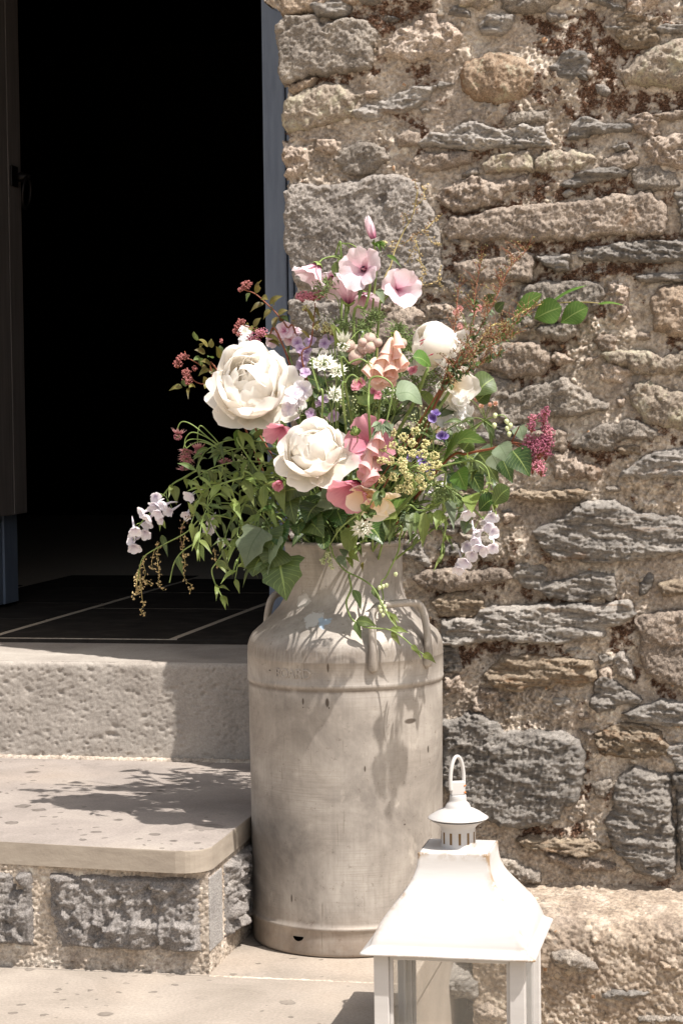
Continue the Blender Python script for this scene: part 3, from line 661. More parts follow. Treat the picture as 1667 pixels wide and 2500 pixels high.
# ---- dry moss tufts in the joints
w_ = (moss*(MAXH < h_m+0.003)*inside).ravel(); w_ = np.where(w_ > 0.25, w_, 0)
nt = 13000
pick = rng.choice(len(w_), nt, p=w_/w_.sum())
base = np.stack([GXX.ravel()[pick], (YW-h_m).ravel()[pick]+0.001, GZZ.ravel()[pick]], -1)
base[:, 0] += rng.uniform(-.5, .5, nt)*STEP; base[:, 2] += rng.uniform(-.5, .5, nt)*STEP
VV, FF, UU = [], [], []
for k in range(4):
    dirv = np.stack([rng.normal(0, .7, nt), -np.abs(rng.normal(0.7, .3, nt)), rng.normal(0.15, .6, nt)], -1)
    dirv /= np.linalg.norm(dirv, axis=1, keepdims=True)
    ln = rng.uniform(0.003, 0.0075, nt)[:, None]
    side = np.cross(dirv, rng.normal(size=(nt, 3))); side /= np.linalg.norm(side, axis=1, keepdims=True)
    wd = rng.uniform(0.0005, 0.0012, nt)[:, None]
    VV.append(np.stack([base-side*wd, base+side*wd, base+dirv*ln*0.6+side*wd*0.8, base+dirv*ln+side*wd*0.1], 1).reshape(-1, 3))
    FF.append(np.arange(nt*4).reshape(nt, 4)+k*nt*4)
    u = rng.random(nt); UU.append(np.repeat(np.stack([u, u], -1), 4, axis=0))
t = NT('dry_moss')
sep = t.n('ShaderNodeSeparateXYZ'); t.l(t.tc.outputs['UV'], sep.inputs[0])
mc = t.ramp(sep.outputs[0], [(0.0, '#40302a'), (0.35, '#664b3a'), (0.7, '#876751'), (1.0, '#ab9280')])
M_moss = t.set(color=mc, rough=0.9, spec=0.1)
o = mesh_np('moss', np.vstack(VV), np.vstack(FF), M_moss, wall, smooth=False, uv=np.vstack(UU)); o['kind'] = 'stuff'

# ---- core of the wall behind the face (reveal of the doorway)
bm = bmesh.new(); bm_box(bm, -0.135, 1.2, YW+0.03, 1.06, -0.3, 2.6)
bm_obj('wall_core', bm, M_mortar, wall)
bm = bmesh.new(); bm_box(bm, 1.0, 1.2, YW-0.005, YW+0.03, -0.3, 2.6); bm_box(bm, -0.135, 0.999, YW-0.005, YW+0.03, 2.0, 2.6)
bm_obj('wall_render', bm, M_mortar, wall)

# ---- plinth: a mortared footing along the wall's foot, with its own few stones
PY = 0.215
ps = 0.0032
pxs = np.arange(0.195, 1.0, ps)
path = [(YW+0.03, 0.022), (YW-0.005, 0.008), (0.34, 0.000), (0.275, -0.008), (0.235, -0.020), (PY+0.004, -0.045), (PY-0.002, -0.09), (PY, -0.16), (PY-0.004, -0.27)]
pp = catmull(path, 10); seg = np.r_[0, np.cumsum(np.linalg.norm(np.diff(pp, axis=0), axis=1))]
ss = np.arange(0, seg[-1], ps)
py_, pz_ = np.interp(ss, seg, pp[:, 0]), np.interp(ss, seg, pp[:, 1])
ty_, tz_ = np.gradient(py_), np.gradient(pz_); ln = np.hypot(ty_, tz_); ny_, nz_ = tz_/ln, -ty_/ln
n1 = spectral(len(ss), len(pxs), 31, 1.3, lo=0.06, hi=0.004, step=ps); n2 = spectral(len(ss), len(pxs), 32, 0.7, lo=0.02, step=ps)
n3 = spectral(len(ss), len(pxs), 33, 1.8, lo=0.3, hi=0.03, step=ps)
rough = np.clip((ss-0.13)/0.06, 0.28, 1.0)[:, None]
hp = (n1*0.0014+n2*0.0015)*rough+n3*0.003
pebp = np.zeros(hp.shape)
for k in range(600):
    i, j = rng.integers(len(ss)), rng.integers(len(pxs)); r = 0.002+0.006*rng.random()**4; n = int(r/ps)+2
    a0, a1, b0, b1 = max(0, i-n), min(len(ss), i+n+1), max(0, j-n), min(len(pxs), j+n+1)
    A, B = np.meshgrid(np.arange(b0, b1), np.arange(a0, a1))
    qd = 1-((A-j)**2+(B-i)**2)*ps*ps/(r*r)
    s_ = np.s_[a0:a1, b0:b1]
    hp[s_] = np.where(qd > 0, np.maximum(hp[s_], hp[i, j]+np.sqrt(np.maximum(qd, 0))*r*0.6), hp[s_]); pebp[s_] = np.where(qd > 0.05, rng.uniform(.25, 1), pebp[s_])
Vx = np.broadcast_to(pxs[None, :], hp.shape)
# path runs outwards and down: the outward normal is (-Y, +Z) side
sgn = 1.0
V = np.stack([Vx, py_[:, None]+sgn*ny_[:, None]*hp, pz_[:, None]+sgn*nz_[:, None]*hp], -1).reshape(-1, 3)
I = np.arange(hp.size).reshape(hp.shape)
q = np.stack([I[:-1, :-1], I[1:, :-1], I[1:, 1:], I[:-1, 1:]], -1).reshape(-1, 4)
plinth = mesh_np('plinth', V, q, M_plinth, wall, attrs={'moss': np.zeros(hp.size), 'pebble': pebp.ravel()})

def plinth_stone(i, ty, T, rad, pts):
    poly = np.array(wpoly(C4, pts, PY-0.01)); r = np.random.default_rng(500+i)
    x0, z0 = poly.min(0)-0.006; x1, z1 = poly.max(0)+0.006
    X, Z = np.meshgrid(np.arange(x0, x1, STEP), np.arange(z0, z1, STEP))
    nz, nx = X.shape; oi, oj = r.integers(0, NZ-nz), r.integers(0, NX-nx); sl = np.s_[oi:oi+nz, oj:oj+nx]
    d = poly_sdf(X, Z, poly)+N_warp[sl]*0.002; dc = np.maximum(d, 0)
    L = N_lay[sl]; ter = np.floor(L*1.6)/1.6
    h = -0.009+(T+0.014)*(1-np.exp(-dc/rad))+(ter*0.003+N_mid[sl]*0.0015+N_fine[sl]*0.0006)*np.clip(dc/0.006, 0, 1)
    h = np.where(d <= 0, -0.03, h); ok = d > -0.001
    okq = ok[:-1, :-1] | ok[1:, :-1] | ok[:-1, 1:] | ok[1:, 1:]
    I = np.arange(nz*nx).reshape(nz, nx); q = np.stack([I[:-1, :-1], I[:-1, 1:], I[1:, 1:], I[1:, :-1]], -1)[okq]
    mesh_np('stone', np.stack([X, PY-h, Z], -1).reshape(-1, 3), q, SM[ty], plinth)
for i, a in enumerate([
    ('granite', .020, .010, [(770,1330),(900,1320),(1080,1400),(1100,1460),(960,1500),(800,1440)]),
    ('dslate', .018, .008, [(1030,1600),(1150,1570),(1420,1570),(1400,1610),(1100,1640)]),
    ('dslate', .026, .012, [(130,1500),(200,1450),(330,1450),(400,1530),(380,1620),(200,1640),(130,1590)]),
    ('warm', .016, .012, [(350,1690),(450,1640),(560,1690),(550,1760),(400,1750)]),
    ('pale', .012, .012, [(880,1690),(980,1660),(1020,1720),(900,1750)]),
    ('tan', .012, .010, [(1430,1410),(1500,1400),(1510,1460),(1440,1470)]),
    ('granite', .018, .010, [(1280,1720),(1500,1700),(1640,1730),(1600,1780),(1300,1780)])]):
    plinth_stone(i, *a)
# ---------------------------------------------------------------- GROUND, PAVING, STEPS, DOORWAY, ROOM
def stone_floor_mat(name, base, pale, dark, spots=0.0, spot_scale=26.0, bump=0.25, warm='#a5937f', fine=200, side=None):
    t = NT(name)
    P = t.tc.outputs['Object']
    c = t.ramp(t.noise(5, 7, 0.62, P, 0.4), [(0.3, dark), (0.5, base), (0.72, pale)])
    c = t.mix(t.mrange(t.noise(2.3, 3, 0.5, P), 0.5, 0.7, 0, 0.35), c, warm)
    g = t.noise(fine, 4, 0.7)
    c = t.mix(0.35, c, t.ramp(g, [(0.3, 0.25), (0.5, 0.5), (0.7, 0.75)]), 'OVERLAY')
    rough = 0.8
    if spots:
        # splash marks: dark blots and rings, only where a few flowers have dripped
        w = t.n('ShaderNodeVectorMath', operation='ADD'); t.l(P, w.inputs[0])
        nz = t.n('ShaderNodeTexNoise'); nz.inputs['Scale'].default_value = 45; nz.inputs['Detail'].default_value = 4; t.l(P, nz.inputs['Vector'])
        sc = t.n('ShaderNodeVectorMath', operation='SCALE'); sc.inputs['Scale'].default_value = 0.020; t.l(nz.outputs['Color'], sc.inputs[0]); t.l(sc.outputs[0], w.inputs[1])
        flat = t.map((1, 1, 0), src=w.outputs[0])
        sn = t.n('ShaderNodeSeparateXYZ'); t.l(t.tc.outputs['Normal'], sn.inputs[0]); up = t.math('GREATER_THAN', sn.outputs[2], 0.7)
        for k, (scl, thr) in enumerate(((spot_scale, 0.66), (spot_scale*2.6, 0.70), (spot_scale*0.55, 0.72))):
            vo = t.n('ShaderNodeTexVoronoi'); vo.inputs['Scale'].default_value = scl; t.l(flat, vo.inputs['Vector'])
            sp = t.n('ShaderNodeSeparateColor'); t.l(vo.outputs['Color'], sp.inputs[0])
            R = t.math('MULTIPLY_ADD', sp.outputs[1], 0.22, 0.12)
            d = t.math('DIVIDE', vo.outputs['Distance'], R)
            blot = t.mrange(d, 0.85, 1.0, 1.0, 0.0)
            ring = t.math('MULTIPLY', t.mrange(d, 0.66, 0.88, 0.62, 1.0), blot)
            has = t.math('GREATER_THAN', sp.outputs[0], thr)
            area = t.mrange(t.noise(3.5, 2, 0.5, P), 0.40, 0.50, 0, 1)
            f = t.math('MULTIPLY', t.math('MULTIPLY', ring, has), t.math('MULTIPLY', t.math('MULTIPLY', area, spots), up))
            c = t.mix(f, c, '#453e38')
    if side:                                   # sawn edge: fresher, tan, with slanting saw marks
        e = t.ramp(t.noise(5, 6, 0.65, t.map((3, 3, 12), rot=(0, 0.5, 0.3))), [(0.3, '#8e8376'), (0.55, side), (0.75, '#a69b8d')])
        c = t.mix(t.math('SUBTRACT', 1.0, up), c, e)
    b = t.bump(g, bump, 0.0015); b = t.bump(t.noise(40, 5, 0.7), bump, 0.003, b)
    return t.set(color=c, rough=rough, spec=0.3, normal=b)

M_paving = stone_floor_mat('buff_paving', '#958b80', '#a2988c', '#857c71', spots=0.75, spot_scale=15)
M_slab = stone_floor_mat('sawn_sandstone', '#908780', '#9f968d', '#7f7770', spots=0.85, spot_scale=18, side='#9b9082')
M_concrete = stone_floor_mat('weathered_concrete', '#a0988f', '#b0a99f', '#89827a', bump=0.4, fine=260, warm='#a2968a')
M_gravel = stone_floor_mat('pale_ground', '#a99b88', '#bfb19c', '#8d8070', bump=0.6)

bm = bmesh.new()
bm_box(bm, -60, 60, -60, 60, -0.40, -0.25)
o = bm_obj('ground', bm, M_gravel); o['kind'] = 'structure'; o['label'] = 'pale lower ground in front of the steps and under the lantern'

# lower step of buff paving (the churn stands on it)
def jitter_slab(name, x0, x1, y0, y1, z0, z1, mat, parent, bevel=0.003):
    bm = bmesh.new(); bm_prism(bm, [(x0, y0), (x1, y0), (x1, y1), (x0, y1)], z0, z1, bevel)
    return bm_obj(name, bm, mat, parent)
pave = empty('paving', (-0.6, 0.0, 0.0), None, None); pave['kind'] = 'structure'; pave['label'] = 'smooth buff stone paving at the foot of the steps, spotted with dark drips'
jitter_slab('paving_slab', -1.9, 0.165, -0.64, -0.3155, -0.05, 0.0, M_paving, pave)
jitter_slab('paving_slab', -1.9, 0.165, -0.3095, 0.46, -0.05, -0.001, M_paving, pave)
bm = bmesh.new(); bm_box(bm, -1.9, 0.155, -0.62, 0.46, -0.25, -0.05); bm_obj('paving_base', bm, M_paving, pave)
# crumbly pointing in the joint, and lime squeezed out along the foot of the blocks
def pointing(name, x0, x1, yf, z, wid, hgt, seed, parent, mat=None):
    r = np.random.default_rng(seed); n = int((x1-x0)/0.004); xs = np.linspace(x0, x1, n); M = 7
    th = np.linspace(0, math.pi, M); prof_r = 1+0.35*r.standard_normal((n, M))*0.5
    yy = yf(xs)[:, None]-np.cos(th)[None, :]*wid*prof_r; zz = z+np.sin(th)[None, :]*hgt*np.clip(prof_r, .3, 2)
    V = np.stack([np.broadcast_to(xs[:, None], yy.shape), yy, zz-0.001], -1).reshape(-1, 3)
    I = np.arange(n*M).reshape(n, M); q = np.stack([I[:-1, :-1], I[1:, :-1], I[1:, 1:], I[:-1, 1:]], -1).reshape(-1, 4)
    return mesh_np(name, V, q, mat or M_mortar, parent)
pointing('joint', -0.175, 0.16, lambda x: -0.3125+0*x, -0.001, 0.005, 0.002, 3, pave)

# ---- step: sawn slab on rock-faced blocks
M_block = stone_mat('rock_faced_block', '#8b8580', '#6a6561', '#a59e97', grain=300)
M_dressed = stone_mat('dressed_block_margin', '#a39e99', '#8f8a86', '#b5b0aa', grain=320)
step = empty('stone_step', (-0.7, -0.3, 0.0), 'step with a thick sawn sandstone tread, rounded corner, on rock-faced grey blocks', 'step')
# tread outline: rounded front corner
poly = [(-1.9, -0.222), (-0.56, -0.3035), (-0.225, -0.3345)]
cxr, cyr, rr = -0.2195, -0.2775, 0.0475
for a in np.linspace(-88, -2, 9): poly.append((cxr+rr*math.cos(math.radians(a)), cyr-0.0085+rr*math.sin(math.radians(a))))
poly += [(-0.174, 0.565), (-1.9, 0.565)]
bm = bmesh.new(); bm_prism(bm, poly, 0.176, 0.2145, 0.0025)
tread = bm_obj('tread', bm, M_slab, step)

def face_block(name, o, ux, w, hgt, depth, seed, mat, parent, amp=0.006, margin=(0, 0), cell=0.026, st=0.0026):
    """rock-faced block: o = lower left front corner, ux = unit vector along the face; the outward normal is ux x z"""
    ux = np.array([ux[0], ux[1], 0.0]); nrm = np.array([ux[1], -ux[0], 0.0])
    nx, nz = int(w/st)+1, int(hgt/st)+1
    u = np.linspace(0, w, nx); v = np.linspace(0, hgt, nz); Ug, Vg = np.meshgrid(u, v)
    h = hewn(nz, nx, st, seed, cell*0.9, amp*1.25, 0.8, 1, 0.0018)+hewn(nz, nx, st, seed+9, cell*2.2, amp*0.6, 1.0, 1, 0.002)+0.014
    wob = 0.0015*np.sin(u*90+seed)[None, :]
    e = np.minimum(np.minimum(Ug-margin[0], w-margin[1]-Ug), np.minimum(Vg, hgt-Vg)-wob)
    h = np.maximum(h, 0.0008+0.0006*np.sin(Ug*400+Vg*300))*np.clip(e/0.006, 0, 1)
    P = o+ux*Ug[..., None]+np.array([0, 0, 1.0])*Vg[..., None]+nrm*h[..., None]
    V = P.reshape(-1, 3); I = np.arange(nx*nz).reshape(nz, nx)
    q = [np.stack([I[:-1, :-1], I[:-1, 1:], I[1:, 1:], I[1:, :-1]], -1).reshape(-1, 4)]
    B = V-nrm*depth; k = len(V)
    for a in (I[0, :], I[:, -1], I[-1, ::-1], I[::-1, 0]):        # returns
        q.append(np.stack([a[1:], a[:-1], a[:-1]+k, a[1:]+k], -1))
    # project the back ring flat
    return mesh_np(name, np.vstack([V, B]), np.vstack(q), mat, parent)

by = -0.302
pB0 = on_y(125, 2250, by)[0]; pB1 = on_y(508, 2250, by)[0]; pA1 = on_y(86, 2250, by)[0]
face_block('block', np.array([pB0, by, 0.036]), (1, 0), pB1-pB0, 0.127, 0.12, 41, M_block, step, margin=(0.0, 0.012))
face_block('block', np.array([pA1-0.26, by+0.001, 0.036]), (1, 0), 0.26, 0.127, 0.12, 45, M_block, step)
face_block('block', np.array([pA1-0.58, by+0.002, 0.036]), (1, 0), 0.29, 0.127, 0.12, 49, M_block, step)
# corner: the dressed end of the front block, then rock-faced blocks along the side
bm = bmesh.new(); bm_box(bm, pB1-0.02, pB1+0.0035, by+0.0012, by+0.085, 0.037, 0.162, 0.002); bm_obj('block', bm, M_dressed, step)
face_block('block', np.array([pB1+0.002, by+0.103, 0.036]), (0, 1), 0.22, 0.127, 0.08, 53, M_block, step, amp=0.007)
face_block('block', np.array([pB1+0.002, by+0.342, 0.036]), (0, 1), 0.25, 0.127, 0.08, 57, M_block, step, amp=0.006)
# rough mortar bedding behind and between the blocks
def rough_panel(name, o, ux, w, hgt, seed, mat, parent, amp=0.0011, st=0.0026, off=0.0):
    ux = np.array([ux[0], ux[1], 0.0]); nrm = np.array([ux[1], -ux[0], 0.0])
    nx, nz = int(w/st)+1, int(hgt/st)+1
    Ug, Vg = np.meshgrid(np.linspace(0, w, nx), np.linspace(0, hgt, nz))
    h = spectral(nz, nx, seed, 0.8, lo=0.014, step=st)*amp+off
    P = o+ux*Ug[..., None]+np.array([0, 0, 1.0])*Vg[..., None]+nrm*h[..., None]
    I = np.arange(nx*nz).reshape(nz, nx); q = np.stack([I[:-1, :-1], I[:-1, 1:], I[1:, 1:], I[1:, :-1]], -1).reshape(-1, 4)
    n = nx*nz
    return mesh_np(name, P.reshape(-1, 3), q, mat, parent, attrs={'moss': np.zeros(n), 'pebble': np.where(np.random.default_rng(seed).random(n) > 0.985, 0.6, 0)})
rough_panel('bedding', np.array([-1.2, by-0.001, -0.001]), (1, 0), pB1+1.2+0.002, 0.178, 61, M_mortar, step, off=0.001)
rough_panel('bedding', np.array([pB1+0.001, by, -0.001]), (0, 1), 0.75, 0.178, 62, M_mortar, step, off=0.0)
bm = bmesh.new(); bm_box(bm, -1.9, pB1-0.008, by+0.012, 0.50, -0.001, 0.1755); bm_obj('core', bm, M_mortar, step)

# ---- upper step of cast concrete
cs = empty('concrete_step', (-0.7, 0.56, 0.21), 'pitted concrete upper step under the doorway, half in shadow', 'step')
RY = 0.556
st = 0.003; nx, nz = int(1.12/st), int(0.208/st)
u = np.linspace(-1.25, -0.13, nx); v = np.linspace(0.213, 0.421, nz)
Ug, Vg = np.meshgrid(u, v)
h = spectral(nz, nx, 71, 0.8, lo=0.02, step=st)*0.0004+spectral(nz, nx, 72, 1.8, lo=0.2, hi=0.02, step=st)*0.0007
r = np.random.default_rng(5)
for k in range(900):
    i, j = r.integers(nz), r.integers(nx); rad = 0.0016+0.0042*r.random()**3; n = int(rad*2/st)+2
    a0, a1, b0, b1 = max(0, i-n), min(nz, i+n+1), max(0, j-n), min(nx, j+n+1); s_ = np.s_[a0:a1, b0:b1]
    d2 = ((Ug[s_]-u[j])/1.5)**2+(Vg[s_]-v[i])**2
    h[s_] -= 0.0034*np.exp(-d2/(rad*rad)*1.4)*r.uniform(.4, 1)
h -= 0.007*np.exp(-(0.421-Vg)/0.004)
h += 0.0012*np.exp(-(0.421-Vg)/0.03)
I = np.arange(nx*nz).reshape(nz, nx); q = np.stack([I[:-1, :-1], I[:-1, 1:], I[1:, 1:], I[1:, :-1]], -1).reshape(-1, 4)
mesh_np('riser', np.stack([Ug, RY-h, Vg], -1).reshape(-1, 3), q, M_concrete, cs)
bm = bmesh.new(); bm_box(bm, -1.9, -0.14, RY+0.0065, 0.925, 0.20, 0.4212); bm_obj('top', bm, M_concrete, cs)
pointing('joint', -1.25, -0.17, lambda x: RY-0.006+0*x, 0.2145, 0.009, 0.007, 9, cs)

# ---- slate floor inside the door
slate = NT('black_slate_tile')
cl = slate.ramp(slate.noise(14, 6, 0.65), [(0.3, '#272421'), (0.55, '#35312d'), (0.75, '#4b463f')])
bs = slate.bump(slate.noise(35, 6, 0.7), 0.5, 0.003)
M_slatetile = slate.set(color=cl, rough=0.85, spec=0.12, normal=bs)
g = NT('tile_grout'); M_grout = g.set(color=g.ramp(g.noise(120, 3, .6), [(0.3, '#a09484'), (0.7, '#c2b6a4')]), rough=0.9)
floor = empty('floor', (-0.6, 1.2, 0.42), None, None); floor['kind'] = 'structure'; floor['label'] = 'black slate tiles with buff grout inside the doorway'
bm = bmesh.new(); bm_box(bm, -3.2, 1.1, 0.922, 7.0, 0.38, 0.4316); bm_obj('grout_bed', bm, M_grout, floor)
FZ = 0.433
yr1 = on_z(219, 1484, FZ)[1]; yr3 = on_z(540, 1523, FZ)[1]
cols = [(-3.2, -1.94, [0.94, 1.4, 1.9, 2.4]), (-1.92, -1.487, [0.94, 1.4, 1.9, 2.4]), (-1.467, -1.041, [0.94, 1.35, 1.8, 2.3, 2.8]), (-1.021, -0.598, [0.918, yr1, yr1+0.5, yr1+1.0]), (-0.578, -0.13, [0.915, yr3, yr3+0.46, yr3+0.95]), (-0.11, 1.1, [1.1, 1.5, 2.0])]
for x0, x1, ys in cols:
    for a, b_ in zip(ys, ys[1:]):
        bm = bmesh.new(); bm_box(bm, x0, x1, a+0.006, b_-0.006, 0.40, FZ+rng.uniform(-.0006, .0006), 0.002); bm_obj('slate_tile', bm, M_slatetile, floor)
bm = bmesh.new(); bm_box(bm, -3.2, -0.13, 0.9165, 0.9215, 0.415, 0.4300, 0.0015); bm_obj('edge_strip', bm, M_slatetile, floor)

# ---- room behind the door, and the rest of the house wall round the opening
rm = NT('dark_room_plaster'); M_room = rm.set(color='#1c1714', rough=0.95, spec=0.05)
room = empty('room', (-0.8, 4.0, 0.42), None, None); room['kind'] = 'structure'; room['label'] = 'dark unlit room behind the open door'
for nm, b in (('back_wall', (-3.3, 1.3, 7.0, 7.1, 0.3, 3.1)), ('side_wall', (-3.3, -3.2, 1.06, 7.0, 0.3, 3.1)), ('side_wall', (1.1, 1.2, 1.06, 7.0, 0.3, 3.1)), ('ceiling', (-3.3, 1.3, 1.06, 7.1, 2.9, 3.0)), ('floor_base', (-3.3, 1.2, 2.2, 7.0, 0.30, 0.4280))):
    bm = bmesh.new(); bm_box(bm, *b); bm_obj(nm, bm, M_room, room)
bm = bmesh.new(); bm_box(bm, -3.3, -1.335, YW+0.01, 1.06, -0.3, 2.6); bm_obj('wall_core', bm, M_mortar, wall)
bm = bmesh.new(); bm_box(bm, -3.3, 1.2, YW+0.012, 1.058, 2.602, 3.1); bm_obj('lintel', bm, M_mortar, wall)
bm = bmesh.new(); bm_box(bm, -1.33, -0.14, YW+0.02, 1.05, 2.45, 2.60); bm_obj('lintel', bm, M_mortar, wall)

# ---- blue painted door frame
t = NT('blue_grey_paint')
n1_ = t.noise(9, 5, 0.6, t.map((6, 6, 0.7)))
c = t.ramp(n1_, [(0.3, '#626c7d'), (0.5, '#6c7788'), (0.75, '#778292')])
M_blue = t.set(color=c, rough=0.55, spec=0.35, normal=t.bump(t.noise(60, 5, 0.65, t.map((3, 3, 0.25))), 0.25, 0.0015))
frame = empty('door_frame', (-0.3, 1.0, FZ), 'blue-grey painted wooden door frame set back behind the stone corner', 'door frame')
jx = -0.379
zj = on_y(640, 367, 1.0)[2]
for z0, z1 in ((FZ, 2.45),):
    bm = bmesh.new(); bm_box(bm, jx, jx+0.052, 1.0, 1.058, z0, z1, 0.004); bm_obj('jamb', bm, M_blue, frame)
bm = bmesh.new(); bm_box(bm, jx+0.0535, jx+0.066, 1.004, 1.058, FZ, 2.45, 0.005); bm_obj('bead', bm, M_blue, frame)
bm = bmesh.new(); bm_box(bm, jx+0.0675, -0.134, 1.012, 1.058, FZ, 2.45, 0.002); bm_obj('casing', bm, M_blue, frame)
bm = bmesh.new(); bm_box(bm, -1.334, -1.30, 1.0, 1.058, FZ, 2.45, 0.004); bm_obj('jamb', bm, M_blue, frame)
bm = bmesh.new(); bm_box(bm, -1.298, jx-0.002, 1.0, 1.058, 2.38, 2.45, 0.004); bm_obj('head', bm, M_blue, frame)

# ---- the open door, seen edge-on inside
t = NT('brown_door_paint')
c = t.ramp(t.noise(7, 6, 0.65, t.map((8, 8, 0.5))), [(0.3, '#5b544f'), (0.55, '#6f6762'), (0.75, '#827974')])
M_door = t.set(color=c, rough=0.5, spec=0.4, normal=t.bump(t.noise(50, 5, 0.65, t.map((4, 4, 0.2))), 0.3, 0.0015))
door = empty('door', (-1.27, 1.06, FZ), 'plank door standing open against the dark room, black iron ring handle, blue lower rail', 'door')
DX = -1.235
def on_x(px, py, X):
    v = ray(px, py); return CAM+v*((X-CAM[0])/v[0])
yg = on_x(26, 700, DX)[1]; ye = on_x(58, 700, DX)[1]
zb = on_x(40, 1256, DX)[2]
y1 = ye
edges = [ye, yg+0.001]; w_pl = ye-yg
k = edges[-1]
while k > 1.1: k -= 0.125; edges.append(k)
for a, b_ in zip(edges, edges[1:]):
    bm = bmesh.new(); bm_box(bm, DX-0.03, DX, b_+0.0015, a-0.0015, zb, 2.37, 0.003); bm_obj('plank', bm, M_door, door)
bm = bmesh.new(); bm_box(bm, DX-0.064, DX-0.031, ye-0.10, ye+0.002, FZ+0.008, 2.37, 0.003); bm_obj('stile', bm, M_blue, door)
bm = bmesh.new(); bm_box(bm, DX-0.058, DX-0.036, 1.07, ye-0.102, FZ+0.008, zb-0.02, 0.003); bm_obj('bottom_rail', bm, M_blue, door)
bm = bmesh.new(); bm_box(bm, DX-0.06, DX-0.034, 1.06, ye-0.102, zb-0.018, 2.37); bm_obj('backing', bm, M_blue, door)
t = NT('black_iron'); M_iron = t.set(color='#17120f', rough=0.5, metal=0.6, normal=t.bump(t.noise(200, 3), 0.3, 0.001))
hp_ = on_x(40, 462, DX); hy, hz = hp_[1], hp_[2]
bm = bmesh.new(); bm_box(bm, DX+0.0005, DX+0.006, hy-0.045, hy+0.004, hz+0.005, hz+0.060, 0.002); bm_obj('handle_plate', bm, M_iron, door)
a = np.linspace(0, 2*np.pi, 25)
ring_c = np.array([DX+0.030, hy, hz-0.010])
m = Mesh(); m.tube(np.stack([ring_c[0]+0*a+0.004*np.cos(a), ring_c[1]+0.030*np.sin(a), ring_c[2]+0.042*np.cos(a)], -1), 0.0045, 8); rg = m.obj('ring_handle', M_iron, door)
v, f = lathe([(0.0, 0), (0.012, 0), (0.014, 0.010), (0.010, 0.022), (0.006, 0.034), (0, 0.036)], 12)
mesh_np('boss', np.stack([v[:, 2]+DX+0.006, v[:, 0]+hy, v[:, 1]+hz+0.032], -1), f, M_iron, rg)
# ---------------------------------------------------------------- MILK CHURN
churn = empty('milk_churn', (0, 0, 0), 'tall dull grey aluminium milk churn with two loop handles, holding the bouquet', 'milk churn')
VIEW = math.atan2(CAM[0], -CAM[1])                      # direction from the churn to the viewer, from -Y towards +X
RB = 0.1745
prof = [(0.1665,0.0),(0.1700,0.0015),(0.1712,0.006),(0.1718,0.030),(0.1722,0.0445),(0.1742,0.0465),(0.1755,0.0490),(0.1748,0.0515),(0.1728,0.0535),
        (0.1722,0.060),(0.1720,0.15),(0.1722,0.25),(0.1728,0.34),(0.1735,0.43),(0.1738,0.4575),(0.1732,0.4600),(0.1730,0.4640),(0.1752,0.4668),(0.1760,0.4700),(0.1758,0.4730),
        (0.1752,0.4742),(0.1754,0.5100),(0.1758,0.5106),(0.1756,0.5130),(0.1747,0.5290),(0.1715,0.5400),(0.1660,0.5500),(0.1500,0.5640),(0.1300,0.5830),(0.1160,0.5985),(0.1085,0.6120),(0.1050,0.6260),(0.1042,0.6400),(0.1045,0.6900),
        (0.1055,0.7020),(0.1062,0.7050),(0.1095,0.7062),(0.1108,0.7095),(0.1104,0.7130),(0.1080,0.7150),(0.1055,0.7140),(0.1040,0.7080),(0.1025,0.6900),(0.1020,0.62),(0.1020,0.56),(0.0,0.56)]
v, f = lathe(prof, 128)
# hand-made wobble and a few dents
ang = np.arctan2(v[:, 1], v[:, 0]); rr_ = np.hypot(v[:, 0], v[:, 1])
wob = 0.0006*np.sin(3*ang+v[:, 2]*4)+0.0005*np.sin(5*ang+1+v[:, 2]*9)
for (da, dz, dr, dd) in ((-1.1, 0.30, 0.03, 0.0018), (-1.9, 0.22, 0.04, 0.0016), (-1.35, 0.12, 0.03, 0.0014), (-0.9, 0.39, 0.02, 0.0015), (-2.1, 0.4, 0.035, 0.0015)):
    q2 = ((np.angle(np.exp(1j*(ang-da))))*0.17)**2+(v[:, 2]-dz)**2
    wob -= dd*np.exp(-q2/(dr*dr))
s_ = 1+wob/np.maximum(rr_, 0.05)*(rr_ > 0.09); v[:, 0] *= s_; v[:, 1] *= s_

t = NT('dull_aluminium')
O = t.tc.outputs['Object']
vert = t.map((14, 14, 1.2)); hor = t.map((2.5, 2.5, 230))
c = t.ramp(t.noise(6, 8, 0.68, O, 0.5), [(0.33, '#7a736c'), (0.48, '#9b938a'), (0.66, '#b8b0a6')])
c = t.mix(t.mrange(t.noise(9, 6, 0.7, vert, 0.3), 0.45, 0.72, 0, 0.32), c, '#7f7770')
lines = t.noise(3.0, 3, 0.7, hor)
lmask = t.mrange(t.noise(7, 4, 0.6, O), 0.48, 0.62, 0, 0.5)
c = t.mix(t.math('MULTIPLY', lmask, t.mrange(lines, 0.50, 0.62, 0, .6)), c, '#7a7065')
scr = t.mrange(t.noise(18, 2, 0.5, t.map((9, 9, 0.5), rot=(0.2, 0.1, 0))), 0.70, 0.73, 0, 0.45)
c = t.mix(scr, c, '#6d6256')
spk = t.mrange(t.noise(90, 4, 0.8, O), 0.60, 0.70, 0, 0.6)
c = t.mix(spk, c, '#6a5f54')
pal = t.mrange(t.noise(26, 4, 0.7, t.map((1, 1, 0.6))), 0.62, 0.75, 0, 0.5)
c = t.mix(pal, c, '#c9bfb2')
sx = t.n('ShaderNodeSeparateXYZ'); t.l(O, sx.inputs[0]); Zs = sx.outputs[2]
